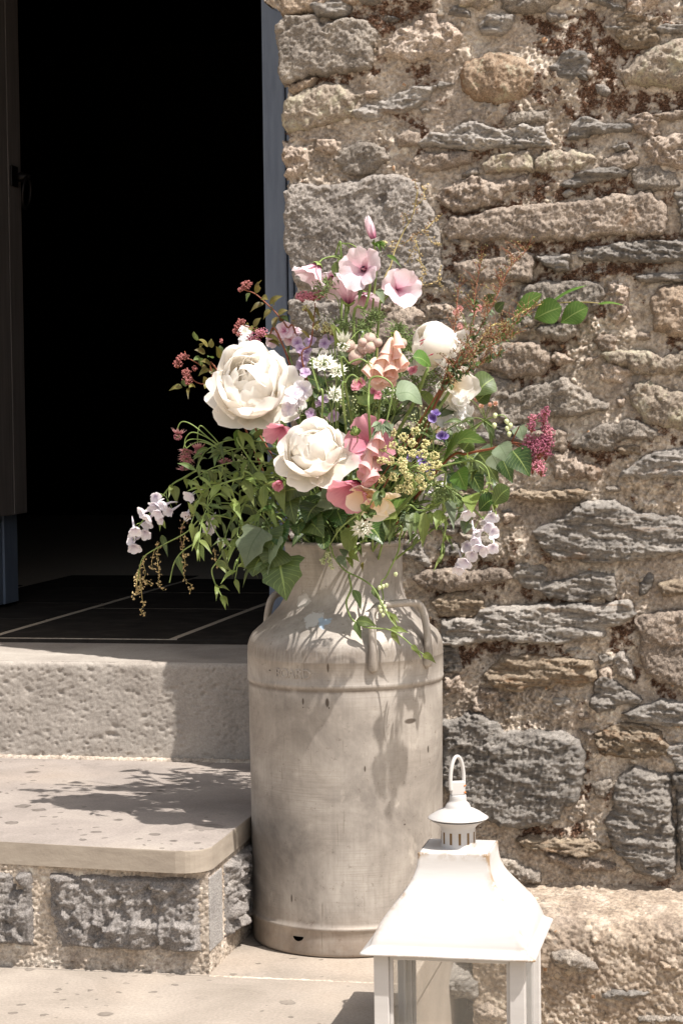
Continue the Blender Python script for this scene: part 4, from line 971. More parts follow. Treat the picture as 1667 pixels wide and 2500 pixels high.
# brown grime: near the foot, along the shoulder bend and the welded seam (it is dirt on the metal)
foot = t.math('MULTIPLY', t.mrange(Zs, 0.02, 0.09, 0.35, 0.0), t.mrange(t.noise(16, 5, 0.7, O), 0.35, 0.6, 0.2, 1))
c = t.mix(foot, c, '#8a6f57')
bend = t.math('MULTIPLY', t.mrange(t.math('ABSOLUTE', t.math('SUBTRACT', Zs, 0.524)), 0.004, 0.022, 0.6, 0.0), t.mrange(t.noise(20, 5, 0.7, vert), 0.35, 0.6, 0.2, 1))
c = t.mix(bend, c, '#6f6357')
seam = t.math('MULTIPLY', t.mrange(t.math('ABSOLUTE', t.math('SUBTRACT', Zs, 0.4625)), 0.001, 0.006, 0.7, 0.0), t.mrange(t.noise(24, 3, 0.7, O), 0.35, 0.55, 0.3, 1))
c = t.mix(seam, c, '#6a5f54')
# dried drips and knocks
def churn_pt(px, r, py):
    a = math.asin(max(-1, min(1, (px-850.5)/1350.0/r))); th = a+VIEW
    return r*math.sin(th), -r*math.cos(th), on_y(850.5, py, 0.0)[2]-(1-math.cos(a))*r*0.0
for (px, py, w, hgt) in ((811, 1618, .0022, .009), (752, 1697, .0020, .0065), (808, 1700, .0034, .0085), (752, 1711, .0012, .0015), (1001, 1757, .010, .005), (893, 1866, .0018, .006), (1044, 1826, .0016, .007), (718, 2170, .0018, .008), (675, 1626, .003, .002), (985, 2000, .002, .002), (812, 1712, .0012, .002)):
    X, Y, Z = churn_pt(px, 0.173, py); Z += 0.012*(1-((px-850.5)/236.0)**2)**0.5 if py < 1750 else 0.02*(1-((px-850.5)/236.0)**2)**0.5
    vs2 = t.n('ShaderNodeVectorMath', operation='SUBTRACT'); t.l(O, vs2.inputs[0]); vs2.inputs[1].default_value = (X, Y, Z)
    sc2 = t.n('ShaderNodeVectorMath', operation='MULTIPLY'); t.l(vs2.outputs[0], sc2.inputs[0]); sc2.inputs[1].default_value = (1/w, 1/w*0.4, 1/hgt)
    le = t.n('ShaderNodeVectorMath', operation='LENGTH'); t.l(sc2.outputs[0], le.inputs[0])
    c = t.mix(t.mrange(le.outputs['Value'], 0.7, 1.1, 0.85, 0), c, '#43372c')
# splash of old white and blue paint on the shoulder
def shoulder_pt(px, py):
    for zz in np.linspace(0.55, 0.62, 60):
        r_ = np.interp(zz, [0.55, 0.564, 0.583, 0.5985, 0.612], [0.166, 0.15, 0.13, 0.116, 0.1085])
        a = math.asin(max(-1, min(1, (px-850.5)/1350.0/r_)))+VIEW
        P = np.array([r_*math.sin(a), -r_*math.cos(a), zz]); d = P-CAM; z = d@fwd
        if abs(CY-F_PX*(d@CU)/z-py) < 3: return P
    return np.array([0, -0.13, 0.583])
for (px, py, w, col_) in ((778, 1512, .020, '#c9c7c3'), (800, 1520, .014, '#9fb4c6'), (755, 1468, .016, '#c3bdb5')):
    P = shoulder_pt(px, py)
    vs2 = t.n('ShaderNodeVectorMath', operation='DISTANCE'); t.l(O, vs2.inputs[0]); vs2.inputs[1].default_value = tuple(P)
    d_ = t.math('ADD', t.math('DIVIDE', vs2.outputs['Value'], w), t.math('MULTIPLY', t.math('SUBTRACT', t.noise(60, 4, 0.7), 0.5), 2.2))
    c = t.mix(t.mrange(d_, 0.75, 0.9, 0.8, 0), c, col_)
bb = t.bump(lines, 0.05, 0.001); bb = t.bump(t.noise(60, 5, 0.7), 0.2, 0.0012, bb)
M_churn = t.set(color=c, rough=t.mrange(t.noise(12, 4, 0.6), 0.3, 0.7, 0.50, 0.68), metal=0.38, spec=0.45, normal=bb)
body = mesh_np('body', v, f, M_churn, churn)
# drain notch at the foot
X, Y, Z = churn_pt(733, 0.1725, 2330)
t = NT('black_hole'); M_hole = t.set(color='#050404', rough=1.0, spec=0.0)
th0 = math.asin((733-850.5)/1350/0.172)+VIEW
Vh, n = [], 10
pts2 = [(-1, 0.4), (-0.9, -0.1), (-0.65, -0.6), (-0.3, -0.9), (0, -1), (0.3, -0.9), (0.65, -0.6), (0.9, -0.1), (1, 0.4)]
ring_o, ring_i = [], []
for (a_, b_) in pts2:
    th = th0+a_*0.0105/0.172; zz = 0.031+b_*0.0058
    ring_o.append((0.1727*math.sin(th), -0.1727*math.cos(th), zz)); ring_i.append((0.1705*math.sin(th), -0.1705*math.cos(th), zz))
bm = bmesh.new(); A = [bm.verts.new(p) for p in ring_o]; B = [bm.verts.new(p) for p in ring_i]; bm.faces.new(A); bm.faces.new(B[::-1])
for i in range(len(A)): bm.faces.new((A[i], A[(i+1) % len(A)], B[(i+1) % len(A)], B[i]))
bm_obj('drain_hole', bm, M_hole, churn)

# loop handles
M_handle = M_churn
def churn_handle(az):
    def P(da, r, z): th = VIEW+az+da; return (r*math.sin(th), -r*math.cos(th), z)
    R_ = 0.1805; h_ = 0.33
    pts = [P(-h_, R_-0.004, 0.497), P(-h_, R_, 0.515), P(-h_, R_-0.002, 0.560), P(-h_+0.01, R_-0.008, 0.592), P(-h_+0.06, R_-0.012, 0.606), P(-h_*0.5, R_-0.012, 0.610), P(0, R_-0.012, 0.611),
           P(h_*0.5, R_-0.012, 0.610), P(h_-0.06, R_-0.012, 0.606), P(h_-0.01, R_-0.008, 0.592), P(h_, R_-0.002, 0.560), P(h_, R_, 0.515), P(h_, R_-0.004, 0.497)]
    path = catmull(pts, 6); n = len(path)
    s = np.linspace(0, 1, n); e = np.minimum(s, 1-s)
    rad = 0.0068+0.0022*np.clip((0.13-e)/0.04, 0, 1); rad[0] = rad[-1] = 0.005
    m = Mesh(); m.tube(path, rad, 12)
    for q_ in (0, -1):
        T = path[q_]-path[1 if q_ == 0 else -2]; T /= np.linalg.norm(T)
        m.tube(np.array([path[q_], path[q_]+T*0.003, path[q_]+T*0.0045]), [0.005, 0.0035, 0.0002], 12)
    return m.obj('handle', M_handle, churn)
churn_handle(0.60); churn_handle(0.60+math.pi)

# embossed lettering round the band
def band_text(body_txt, a0, zc, size, pitch, depth, r):
    cu = bpy.data.curves.new('lettering', 'FONT'); cu.body = 'X'; cu.size = size; cu.extrude = depth; cu.bevel_depth = 0.0002
    cu.align_x = 'CENTER'; cu.resolution_u = 3
    ob = bpy.data.objects.new('lettering', cu); COL.objects.link(ob)
    bm = bmesh.new()
    for i, ch in enumerate(body_txt):
        if ch == ' ': continue
        cu.body = ch
        dg = bpy.context.evaluated_depsgraph_get(); dg.update()
        me = bpy.data.meshes.new_from_object(ob.evaluated_get(dg))
        base_i = len(bm.verts); bm.from_mesh(me); bm.verts.ensure_lookup_table()
        for vtx in bm.verts[base_i:]:
            th = a0+i*pitch+vtx.co.x/r; rr2 = r+vtx.co.z
            vtx.co = (rr2*math.sin(th), -rr2*math.cos(th), zc+vtx.co.y)
        bpy.data.meshes.remove(me)
    bpy.data.objects.remove(ob); bpy.data.curves.remove(cu)
    me = bpy.data.meshes.new('lettering'); bm.to_mesh(me); bm.free(); me.materials.append(M_churn)
    return link(bpy.data.objects.new('lettering', me), churn)
band_text('BOARD', VIEW-0.722, 0.4845, 0.0225, 0.083, 0.0017, 0.1757)

# ---------------------------------------------------------------- LANTERN
LX, LY, LG, LE = 0.2815, -0.540, -0.25, 0.140      # centre, ground, eave height
lan = empty('lantern', (LX, LY, LG), 'white painted metal lantern with curved roof, glass sides and worn brown edges', 'lantern')
t = NT('white_distressed_paint')
O = t.tc.outputs['Object']
worn = t.attr('wear')
brk = t.mrange(t.noise(140, 5, 0.75, t.map((1, 1, 0.5))), 0.40, 0.50, 0, 1)
c = t.ramp(t.noise(4, 5, 0.6, t.map((1, 1, 6))), [(0.3, '#aeaaa6'), (0.6, '#bcb8b4'), (0.8, '#c6c2be')])
patch = t.mrange(t.noise(22, 3, 0.6, O), 0.44, 0.58, 0, 1)
c = t.mix(t.math('MULTIPLY', worn, t.math('MULTIPLY', brk, patch)), c, '#8a7358')
chip = t.mrange(t.noise(80, 2, 0.5, O), 0.77, 0.79, 0, 0.7)
c = t.mix(chip, c, '#9a8a78')
M_white = t.set(color=c, rough=0.55, spec=0.35, normal=t.bump(t.noise(60, 4, 0.6, t.map((1, 1, 7))), 0.08, 0.001))
t = NT('rust_spots'); M_rust = t.set(color='#b4672a', rough=0.9)
def L(p): return (LX+p[0], LY+p[1], p[2])
# curved roof: square section
rp = [(0.052,0.2965),(0.0535,0.2960),(0.0540,0.2940),(0.0545,0.282),(0.0565,0.268),(0.061,0.254),(0.069,0.238),(0.080,0.222),(0.0915,0.206),(0.1015,0.190),(0.1095,0.174),(0.1150,0.160),(0.1172,0.152),
      (0.1215,0.1475),(0.1290,0.1425),(0.1305,0.1405),(0.1300,0.1385),(0.1220,0.1385),(0.118,0.150),(0.100,0.186),(0.078,0.220),(0.058,0.250),(0.050,0.282)]
def square_loft(profile, per=14):
    V, W = [], []
    for (h, z) in profile:
        pts = []
        for (ax_, ay, bx, by_) in ((-1, -1, 1, -1), (1, -1, 1, 1), (1, 1, -1, 1), (-1, 1, -1, -1)):
            for k in range(per):
                s = k/per; s = 0.5-0.5*math.cos(math.pi*s)      # denser towards the corners
                x, y = ax_+(bx-ax_)*s, ay+(by_-ay)*s
                cr = 0.985 if k == 0 else 1.0
                pts.append((x*h*cr, y*h*cr)); W.append(max(0, 1-min(s, 1-s)*14)*(1.0 if z > 0.20 else 0.6)+(0.8 if 0.2935 < z < 0.2972 else 0)+(0.5 if z < 0.1412 else 0))
        V += [(LX+x, LY+y, z) for x, y in pts]
    n = per*4; m = len(profile)
    i = np.arange(m-1)[:, None]; j = np.arange(n)[None, :]; j2 = (j+1) % n
    q = np.stack([i*n+j, (i+1)*n+j, (i+1)*n+j2, i*n+j2], -1).reshape(-1, 4)
    return np.array(V), q, np.array(W)
# smooth the profile
rpp = catmull(rp[3:14], 3); rp2 = rp[:3]+[tuple(p) for p in rpp]+rp[14:]
V, q, W = square_loft(rp2)
roof = mesh_np('roof', V, q, M_white, lan, attrs={'wear': W})
roof.data.attributes
for p in roof.data.polygons: p.use_smooth = True
bm = bmesh.new(); bm_box(bm, LX-0.0512, LX+0.0512, LY-0.0512, LY+0.0512, 0.291, 0.2968, 0.0006); bm_obj('top_plate', bm, M_white, roof)
def lat(name, prof, parent, n=40, wear=None, mat=M_white):
    v, f = lathe(prof, n); v[:, 0] += LX; v[:, 1] += LY
    return mesh_np(name, v, f, mat, parent, attrs={'wear': np.repeat(wear if wear is not None else np.zeros(len(prof)), n)})
neck = lat('neck', [(0.0268,0.2965),(0.0268,0.298),(0.0262,0.2985),(0.0262,0.3275),(0.0275,0.3300),(0.0310,0.3335),(0.0365,0.3375),(0.0405,0.3395),(0.0415,0.3405),(0.0405,0.3412),(0.036,0.3395),(0.030,0.336),(0.020,0.334),(0,0.334)], roof,
           wear=np.array([.5,.6,.5,.12]+[0]*10))
for k in range(12):                                   # vent slots
    th = 2*math.pi*k/12+0.23; w_s = 0.0019
    bm = bmesh.new()
    for r_, flip in ((0.0264, False),):
        a = [(r_*math.cos(th+d/r_), r_*math.sin(th+d/r_), z) for d in (-w_s, w_s) for z in (0.3035, 0.3225)]
        b_ = [(0.024*math.cos(th+d/r_), 0.024*math.sin(th+d/r_), z) for d in (-w_s, w_s) for z in (0.3035, 0.3225)]
        vv = [bm.verts.new((LX+p[0], LY+p[1], p[2])) for p in a+b_]
        for fc in ((0, 1, 3, 2), (4, 6, 7, 5), (0, 4, 5, 1), (2, 3, 7, 6), (0, 2, 6, 4), (1, 5, 7, 3)): bm.faces.new([vv[i] for i in fc])
    t_ = bpy.data.materials.get('slot_brown')
    if t_ is None:
        tt = NT('slot_brown'); t_ = tt.set(color='#6b5334', rough=0.9)
    bm_obj('vent_slot', bm, t_, neck)
cap = lat('cap', [(0.0,0.3440),(0.030,0.3440),(0.0440,0.3432),(0.0462,0.3440),(0.0455,0.3452),(0.0400,0.3490),(0.0330,0.3540),(0.0255,0.3580),(0.0205,0.3597),(0.0195,0.3612),(0.0188,0.3640),(0.0165,0.3680),(0.0138,0.3705),(0.0130,0.3720),(0.0128,0.3750),(0.0126,0.3805),(0.0118,0.3818),(0,0.3818)], lan)
bm = bmesh.new(); bm_box(bm, -0.0105, 0.0105, -0.0075, 0.0075, 0.3819, 0.4035, 0.0015)
bmesh.ops.rotate(bm, verts=bm.verts, cent=(0, 0, 0), matrix=Matrix.Rotation(0.35, 3, 'Z')); bmesh.ops.translate(bm, verts=bm.verts, vec=(LX-0.0005, LY, 0))
fin = bm_obj('finial', bm, M_white, lan)
tt = []
for k, z in enumerate((0.3865, 0.3975)):
    bm = bmesh.new(); bmesh.ops.create_icosphere(bm, subdivisions=2, radius=0.0024)
    for vv in bm.verts: vv.co = vv.co*(0.8+0.5*mnoise.noise(vv.co*400+Vector((k, 0, 0))))
    bmesh.ops.translate(bm, verts=bm.verts, vec=(LX+0.0112, LY-0.003, z)); bm_obj('rust_spot', bm, M_rust, fin, True)
a = np.linspace(-0.35, math.pi+0.35, 30)
rx, rz, tilt = 0.0145, 0.0400, 0.0
ca, sa = math.cos(0.95), math.sin(0.95)
rp_ = np.stack([LX-0.001+rx*np.cos(a)*ca, LY+rx*np.cos(a)*sa, 0.4045+rz*np.clip(np.sin(a), -1, 1)-0.0*a], -1)
m = Mesh(); m.tube(rp_, 0.0030, 10); m.obj('ring', M_white, lan)

# body: corner posts, rails, glass, base
BZ0, BZ1 = LG+0.035, 0.1385
ph = 0.112
for sx_ in (-1, 1):
    for sy_ in (-1, 1):
        bm = bmesh.new(); x, y = LX+sx_*(ph-0.011), LY+sy_*(ph-0.011)
        bm_box(bm, x-0.011, x+0.011, y-0.011, y+0.011, BZ0, BZ1, 0.0012)
        bm_obj('post', bm, M_white, lan)
for sx_, sy_ in ((0, -1), (0, 1), (-1, 0), (1, 0)):
    for z0, z1 in ((BZ0, BZ0+0.016), (BZ1-0.010, BZ1-0.0005)):
        bm = bmesh.new()
        if sx_ == 0: bm_box(bm, LX-ph+0.0225, LX+ph-0.0225, LY+sy_*(ph-0.011)-0.007, LY+sy_*(ph-0.011)+0.007, z0, z1, 0.001)
        else: bm_box(bm, LX+sx_*(ph-0.011)-0.007, LX+sx_*(ph-0.011)+0.007, LY-ph+0.0225, LY+ph-0.0225, z0, z1, 0.001)
        bm_obj('rail', bm, M_white, lan)
# inner beads that hold the glass
for sx_, sy_ in ((0, -1), (0, 1), (-1, 0), (1, 0)):
    for e in (-1, 1):
        bm = bmesh.new()
        if sx_ == 0: bm_box(bm, LX+e*(ph-0.025)-0.0025, LX+e*(ph-0.025)+0.0025, LY+sy_*(ph-0.011)-0.003, LY+sy_*(ph-0.011)+0.003, BZ0+0.017, BZ1-0.011)
        else: bm_box(bm, LX+sx_*(ph-0.011)-0.003, LX+sx_*(ph-0.011)+0.003, LY+e*(ph-0.025)-0.0025, LY+e*(ph-0.025)+0.0025, BZ0+0.017, BZ1-0.011)
        bm_obj('glazing_bead', bm, M_white, lan)
gm = bpy.data.materials.new('lantern_glass'); gm.use_nodes = True; nt_ = gm.node_tree; nt_.nodes.clear()
go = nt_.nodes.new('ShaderNodeOutputMaterial'); tr = nt_.nodes.new('ShaderNodeBsdfTransparent'); gl = nt_.nodes.new('ShaderNodeBsdfGlossy'); fr = nt_.nodes.new('ShaderNodeFresnel'); mx = nt_.nodes.new('ShaderNodeMixShader')
df = nt_.nodes.new('ShaderNodeBsdfDiffuse'); df.inputs['Color'].default_value = (0.75, 0.72, 0.66, 1); mx2 = nt_.nodes.new('ShaderNodeMixShader'); mx2.inputs[0].default_value = 0.07
tr.inputs['Color'].default_value = (0.93, 0.93, 0.92, 1); gl.inputs['Roughness'].default_value = 0.02; fr.inputs['IOR'].default_value = 1.5
nt_.links.new(fr.outputs[0], mx.inputs[0]); nt_.links.new(tr.outputs[0], mx.inputs[1]); nt_.links.new(gl.outputs[0], mx.inputs[2])
nt_.links.new(mx.outputs[0], mx2.inputs[1]); nt_.links.new(df.outputs[0], mx2.inputs[2]); nt_.links.new(mx2.outputs[0], go.inputs['Surface'])
for sx_, sy_ in ((0, -1), (0, 1), (-1, 0), (1, 0)):
    if sx_ == 0: vv = [(LX+s*(ph-0.0285), LY+sy_*(ph-0.011), z) for s, z in ((-1, BZ0+0.017), (1, BZ0+0.017), (1, BZ1-0.011), (-1, BZ1-0.011))]
    else: vv = [(LX+sx_*(ph-0.011), LY+s*(ph-0.0285), z) for s, z in ((-1, BZ0+0.017), (1, BZ0+0.017), (1, BZ1-0.011), (-1, BZ1-0.011))]
    mesh_np('glass_pane', np.array(vv), np.array([[0, 1, 2, 3]]), gm, lan, smooth=False)
bm = bmesh.new(); bm_box(bm, LX-0.126, LX+0.126, LY-0.126, LY+0.126, LG+0.010, LG+0.0345, 0.003); bm_obj('base', bm, M_white, lan)
for sx_ in (-1, 1):
    for sy_ in (-1, 1):
        bm = bmesh.new(); bm_box(bm, LX+sx_*0.108-0.012, LX+sx_*0.108+0.012, LY+sy_*0.108-0.012, LY+sy_*0.108+0.012, LG, LG+0.0095, 0.002); bm_obj('foot', bm, M_white, lan)

# settle the roof and cap to their true, slightly squatter height
def _zmap(z):
    z = np.asarray(z, float)
    return np.where(z <= LE, z, np.where(z <= 0.2968, LE+(z-LE)*0.885, LE+0.1568*0.885+(z-0.2968)*0.93))
for o in list(lan.children_recursive):
    if o.type == 'MESH':
        co = np.empty(len(o.data.vertices)*3, np.float32); o.data.vertices.foreach_get('co', co); co = co.reshape(-1, 3)
        co[:, 2] = _zmap(co[:, 2]); o.data.vertices.foreach_set('co', co.ravel()); o.data.update()
# ---------------------------------------------------------------- BOUQUET: building kit
FR = random.Random(11)
def leaf_mat(name, dark, mid, back, gloss=0.45, trans=0.30, vein='#8fa05f'):
    m = bpy.data.materials.new(name); m.use_nodes = True
    t = NT.__new__(NT); t.m = m; t.t = m.node_tree; t.t.nodes.clear()
    t.out = t.n('ShaderNodeOutputMaterial'); t.p = t.n('ShaderNodeBsdfPrincipled'); t.tc = t.n('ShaderNodeTexCoord')
    s = t.n('ShaderNodeSeparateXYZ'); t.l(t.tc.outputs['UV'], s.inputs[0]); U, V = s.outputs[0], s.outputs[1]
    au = t.math('ABSOLUTE', t.math('SUBTRACT', U, 0.5))
    mid_ = t.mrange(au, 0.012, 0.035, 0.8, 0)
    side = t.math('ABSOLUTE', t.math('SUBTRACT', t.math('FRACT', t.math('MULTIPLY', t.math('SUBTRACT', V, t.math('MULTIPLY', au, 0.45)), 9.0)), 0.5))
    sv = t.mrange(side, 0.02, 0.08, 0.38, 0)
    c = t.ramp(t.noise(26, 4, 0.6), [(0.3, dark), (0.7, mid)])
    c = t.mix(t.math('MAXIMUM', mid_, sv), c, vein)
    hv = t.n('ShaderNodeHueSaturation'); t.l(c, hv.inputs['Color']); t.l(t.mrange(t.rand(), 0, 1, 0.75, 1.25), hv.inputs['Value']); t.l(t.mrange(t.rand(), 0, 1, 0.485, 0.51), hv.inputs['Hue'])
    g = t.n('ShaderNodeNewGeometry')
    cc = t.mix(t.math('MULTIPLY', g.outputs['Backfacing'], 0.75), hv.outputs[0], back)
    t.set(color=cc, rough=gloss, spec=0.4, normal=t.bump(side, 0.25, 0.0008))
    tr = t.n('ShaderNodeBsdfTranslucent'); hv2 = t.n('ShaderNodeHueSaturation'); hv2.inputs['Value'].default_value = 1.5; hv2.inputs['Saturation'].default_value = 1.15
    t.l(hv.outputs[0], hv2.inputs['Color']); t.l(hv2.outputs[0], tr.inputs['Color'])
    mx = t.n('ShaderNodeMixShader'); mx.inputs[0].default_value = trans
    t.l(t.p.outputs[0], mx.inputs[1]); t.l(tr.outputs[0], mx.inputs[2]); t.l(mx.outputs[0], t.out.inputs['Surface'])
    return m

def petal_mat(name, stops, vein=None, vein_amt=0.0, trans=0.30, rough=0.6, vscale=26.0):
    """stops: colour along the petal from base (0) to tip (1)"""
    m = bpy.data.materials.new(name); m.use_nodes = True
    t = NT.__new__(NT); t.m = m; t.t = m.node_tree; t.t.nodes.clear()
    t.out = t.n('ShaderNodeOutputMaterial'); t.p = t.n('ShaderNodeBsdfPrincipled'); t.tc = t.n('ShaderNodeTexCoord')
    s = t.n('ShaderNodeSeparateXYZ'); t.l(t.tc.outputs['UV'], s.inputs[0])
    c = t.ramp(s.outputs[1], stops)
    st = t.noise(3.0, 3, 0.6, t.map((vscale, 1.2, 1), src=t.tc.outputs['UV']))
    if vein:
        c = t.mix(t.math('MULTIPLY', t.mrange(st, 0.50, 0.62, 0, vein_amt), t.mrange(s.outputs[1], 0.3, 1.0, 1, 0.45)), c, vein)
    hv = t.n('ShaderNodeHueSaturation'); t.l(c, hv.inputs['Color']); t.l(t.mrange(t.rand(), 0, 1, 0.93, 1.05), hv.inputs['Value'])
    t.set(color=hv.outputs[0], rough=rough, spec=0.3, normal=t.bump(st, 0.18, 0.001))
    tr = t.n('ShaderNodeBsdfTranslucent'); t.l(hv.outputs[0], tr.inputs['Color'])
    mx = t.n('ShaderNodeMixShader'); mx.inputs[0].default_value = trans
    t.l(t.p.outputs[0], mx.inputs[1]); t.l(tr.outputs[0], mx.inputs[2]); t.l(mx.outputs[0], t.out.inputs['Surface'])
    return m

def plain(name, col, rough=0.6, col2=None, sc=120):
    t = NT(name)
    if col2: return t.set(color=t.ramp(t.noise(sc, 3, 0.6), [(0.35, col), (0.65, col2)]), rough=rough, spec=0.3)
    return t.set(color=col, rough=rough, spec=0.3)

LM = {
 'green': leaf_mat('leaf_green', '#43512d', '#5c6c3d', '#717d54'),
 'dark': leaf_mat('leaf_dark_green', '#2c4020', '#3e572b', '#55693f', gloss=0.35, trans=0.2),
 'lime': leaf_mat('leaf_yellow_green', '#6c7b40', '#8a9859', '#9ba572', trans=0.38),
 'greyg': leaf_mat('leaf_grey_green', '#66745a', '#7f8c70', '#8c977f', gloss=0.6, trans=0.25, vein='#5e6d4e'),
 'bright': leaf_mat('leaf_bright_green', '#46632a', '#5f7d3b', '#7a8d56', trans=0.4),
 'bronze': leaf_mat('leaf_bronze_green', '#5b5a31', '#77723f', '#8a8352', trans=0.3, vein='#a0764a'),
}
PM = {
 'peony': petal_mat('peony_white', [(0.0, '#f5e5c4'), (0.35, '#fbf4e8'), (1.0, '#fdfaf5')], trans=0.52, vscale=14),
 'peony_pink': petal_mat('peony_white_flecked', [(0.0, '#d9a3a0'), (0.12, '#f8f0e2'), (1.0, '#fbf8f2')], trans=0.42, vscale=14),
 'mallow': petal_mat('mallow_pale_pink', [(0.0, '#8f3558'), (0.12, '#c87f9c'), (0.36, '#eccfd9'), (1.0, '#f6e9ec')], vein='#dba6b9', vein_amt=0.55, trans=0.35),
 'hotpink': petal_mat('mallow_deep_pink', [(0.0, '#b95a72'), (0.4, '#d98c9f'), (1.0, '#e2a6b1')], vein='#bd6682', vein_amt=0.5, trans=0.35),
 'foxglove': petal_mat('foxglove_peach', [(0.0, '#f0dfc2'), (0.55, '#f0d4c2'), (0.85, '#e8bfb2'), (1.0, '#f0d2c6')], vein='#d99a92', vein_amt=0.2, trans=0.35),
 'foxpink': petal_mat('foxglove_pink', [(0.0, '#efe0c4'), (0.4, '#edccc0'), (1.0, '#e6b2b4')], vein='#cc7f8e', vein_amt=0.3, trans=0.35),
 'white': petal_mat('petal_white', [(0.0, '#dfe0cc'), (0.3, '#f0eeea'), (1.0, '#f5f3f2')], trans=0.35),
 'lilacw': petal_mat('petal_white_lilac', [(0.0, '#cfc6d6'), (0.4, '#f2edf0'), (1.0, '#f8f5f6')], vein='#c9b6d2', vein_amt=0.5, trans=0.35),
 'lilac': petal_mat('petal_lilac', [(0.0, '#94699c'), (0.3, '#cfb3d4'), (1.0, '#e0cde2')], trans=0.35),
 'purple': petal_mat('petal_purple', [(0.0, '#5a3d86'), (0.4, '#8065ab'), (1.0, '#a898c6')], trans=0.3),
 'cream': petal_mat('petal_cream', [(0.0, '#ecd5a0'), (0.5, '#efe0c2'), (1.0, '#f0e6d8')], trans=0.35),
 'astr': petal_mat('bract_white_green', [(0.0, '#cbd0ae'), (0.5, '#e9e8dc'), (1.0, '#dfe0c8')], trans=0.3),
 'astrp': petal_mat('bract_dusky_pink', [(0.0, '#9a5763'), (0.5, '#b98186'), (1.0, '#cbaaa4')], trans=0.3),
 'silene': petal_mat('calyx_blush', [(0.0, '#b9b59a'), (0.5, '#dcc4b8'), (1.0, '#d7b3ac')], vein='#b98d88', vein_amt=0.6, trans=0.3, vscale=40),
}
M_stem = plain('stem_green', '#66793f', 0.5, '#87985a', 60)
M_stemd = plain('stem_dark_green', '#46562e', 0.55, '#5d6f3c', 60)
M_stemr = plain('stem_red_brown', '#6d3d2a', 0.55, '#8a5238', 60)
M_stemt = plain('stem_tan', '#8f8150', 0.6, '#a79863', 60)
M_sepal = plain('sepal_green', '#6d8345', 0.55, '#8b9b5c', 90)
M_spir = plain('spiraea_pink', '#ab5d6e', 0.7, '#c98d98', 500)
M_spird = plain('spiraea_burgundy', '#7d3f50', 0.7, '#a7667a', 500)
M_spirb = plain('spiraea_bud_rose', '#8d4a4a', 0.7, '#b97d76', 500)
M_seed = plain('dock_seed_golden', '#a68d60', 0.75, '#c9b588', 300)
M_seedr = plain('dock_seed_rust', '#6c5240', 0.75, '#957a60', 300)
M_seedg = plain('dock_seed_green_brown', '#565a36', 0.75, '#87744a', 300)
M_umbel = plain('umbel_yellow_green', '#b6b07a', 0.8, '#d3cb98', 400)
M_pin = plain('pincushion_white', '#d6d3c4', 0.8, '#eae8dd', 500)
M_pinp = plain('pincushion_pink', '#94515e', 0.8, '#b98086', 500)
M_feather = plain('feathery_green', '#5b6c3e', 0.6, '#7d8d58', 100)
M_anther = plain('anther_dark', '#3c2a3a', 0.7)
M_pistil = plain('pistil_pink', '#d9a0a8', 0.6)
M_budp = plain('bud_pink', '#dba8b8', 0.5, '#ecccd4', 80)
M_budg = plain('bud_pale_green', '#b3bd88', 0.5, '#cfd3a8', 90)

CA = (400, 620, 3.92); CB = (680, 520, 3.92); CC = (680, 900, 3.92); CD = (980, 600, 3.136); CE = (980, 950, 3.7333); CG = (290, 1000, 3.8244); CH = (590, 1280, 3.0154); CD0 = (0, 0, 1/1.0631)
def at(c, x, y, Y):
    if c is not CH and Y < 0: Y *= 1.45          # the bouquet is a full dome, well out in front of the churn
    return Vector(on_y(c[0]+x/c[2], c[1]+y/c[2], Y))
def mouth(): return Vector((FR.uniform(-.075, .075), FR.uniform(-.075, .075), 0.66))
VIEWV = Vector((0.2, -0.97, 0.12)).normalized()

def placed(root, name, me, mat4, mat=None):
    o = bpy.data.objects.new(name, me); link(o, root); o.matrix_basis = mat4; return o

def mesh_only(name, V, F, mat, uv=None, smooth=True):
    o = mesh_np(name, V, F, mat, None, smooth, uv=uv); me = o.data; bpy.data.objects.remove(o); return me

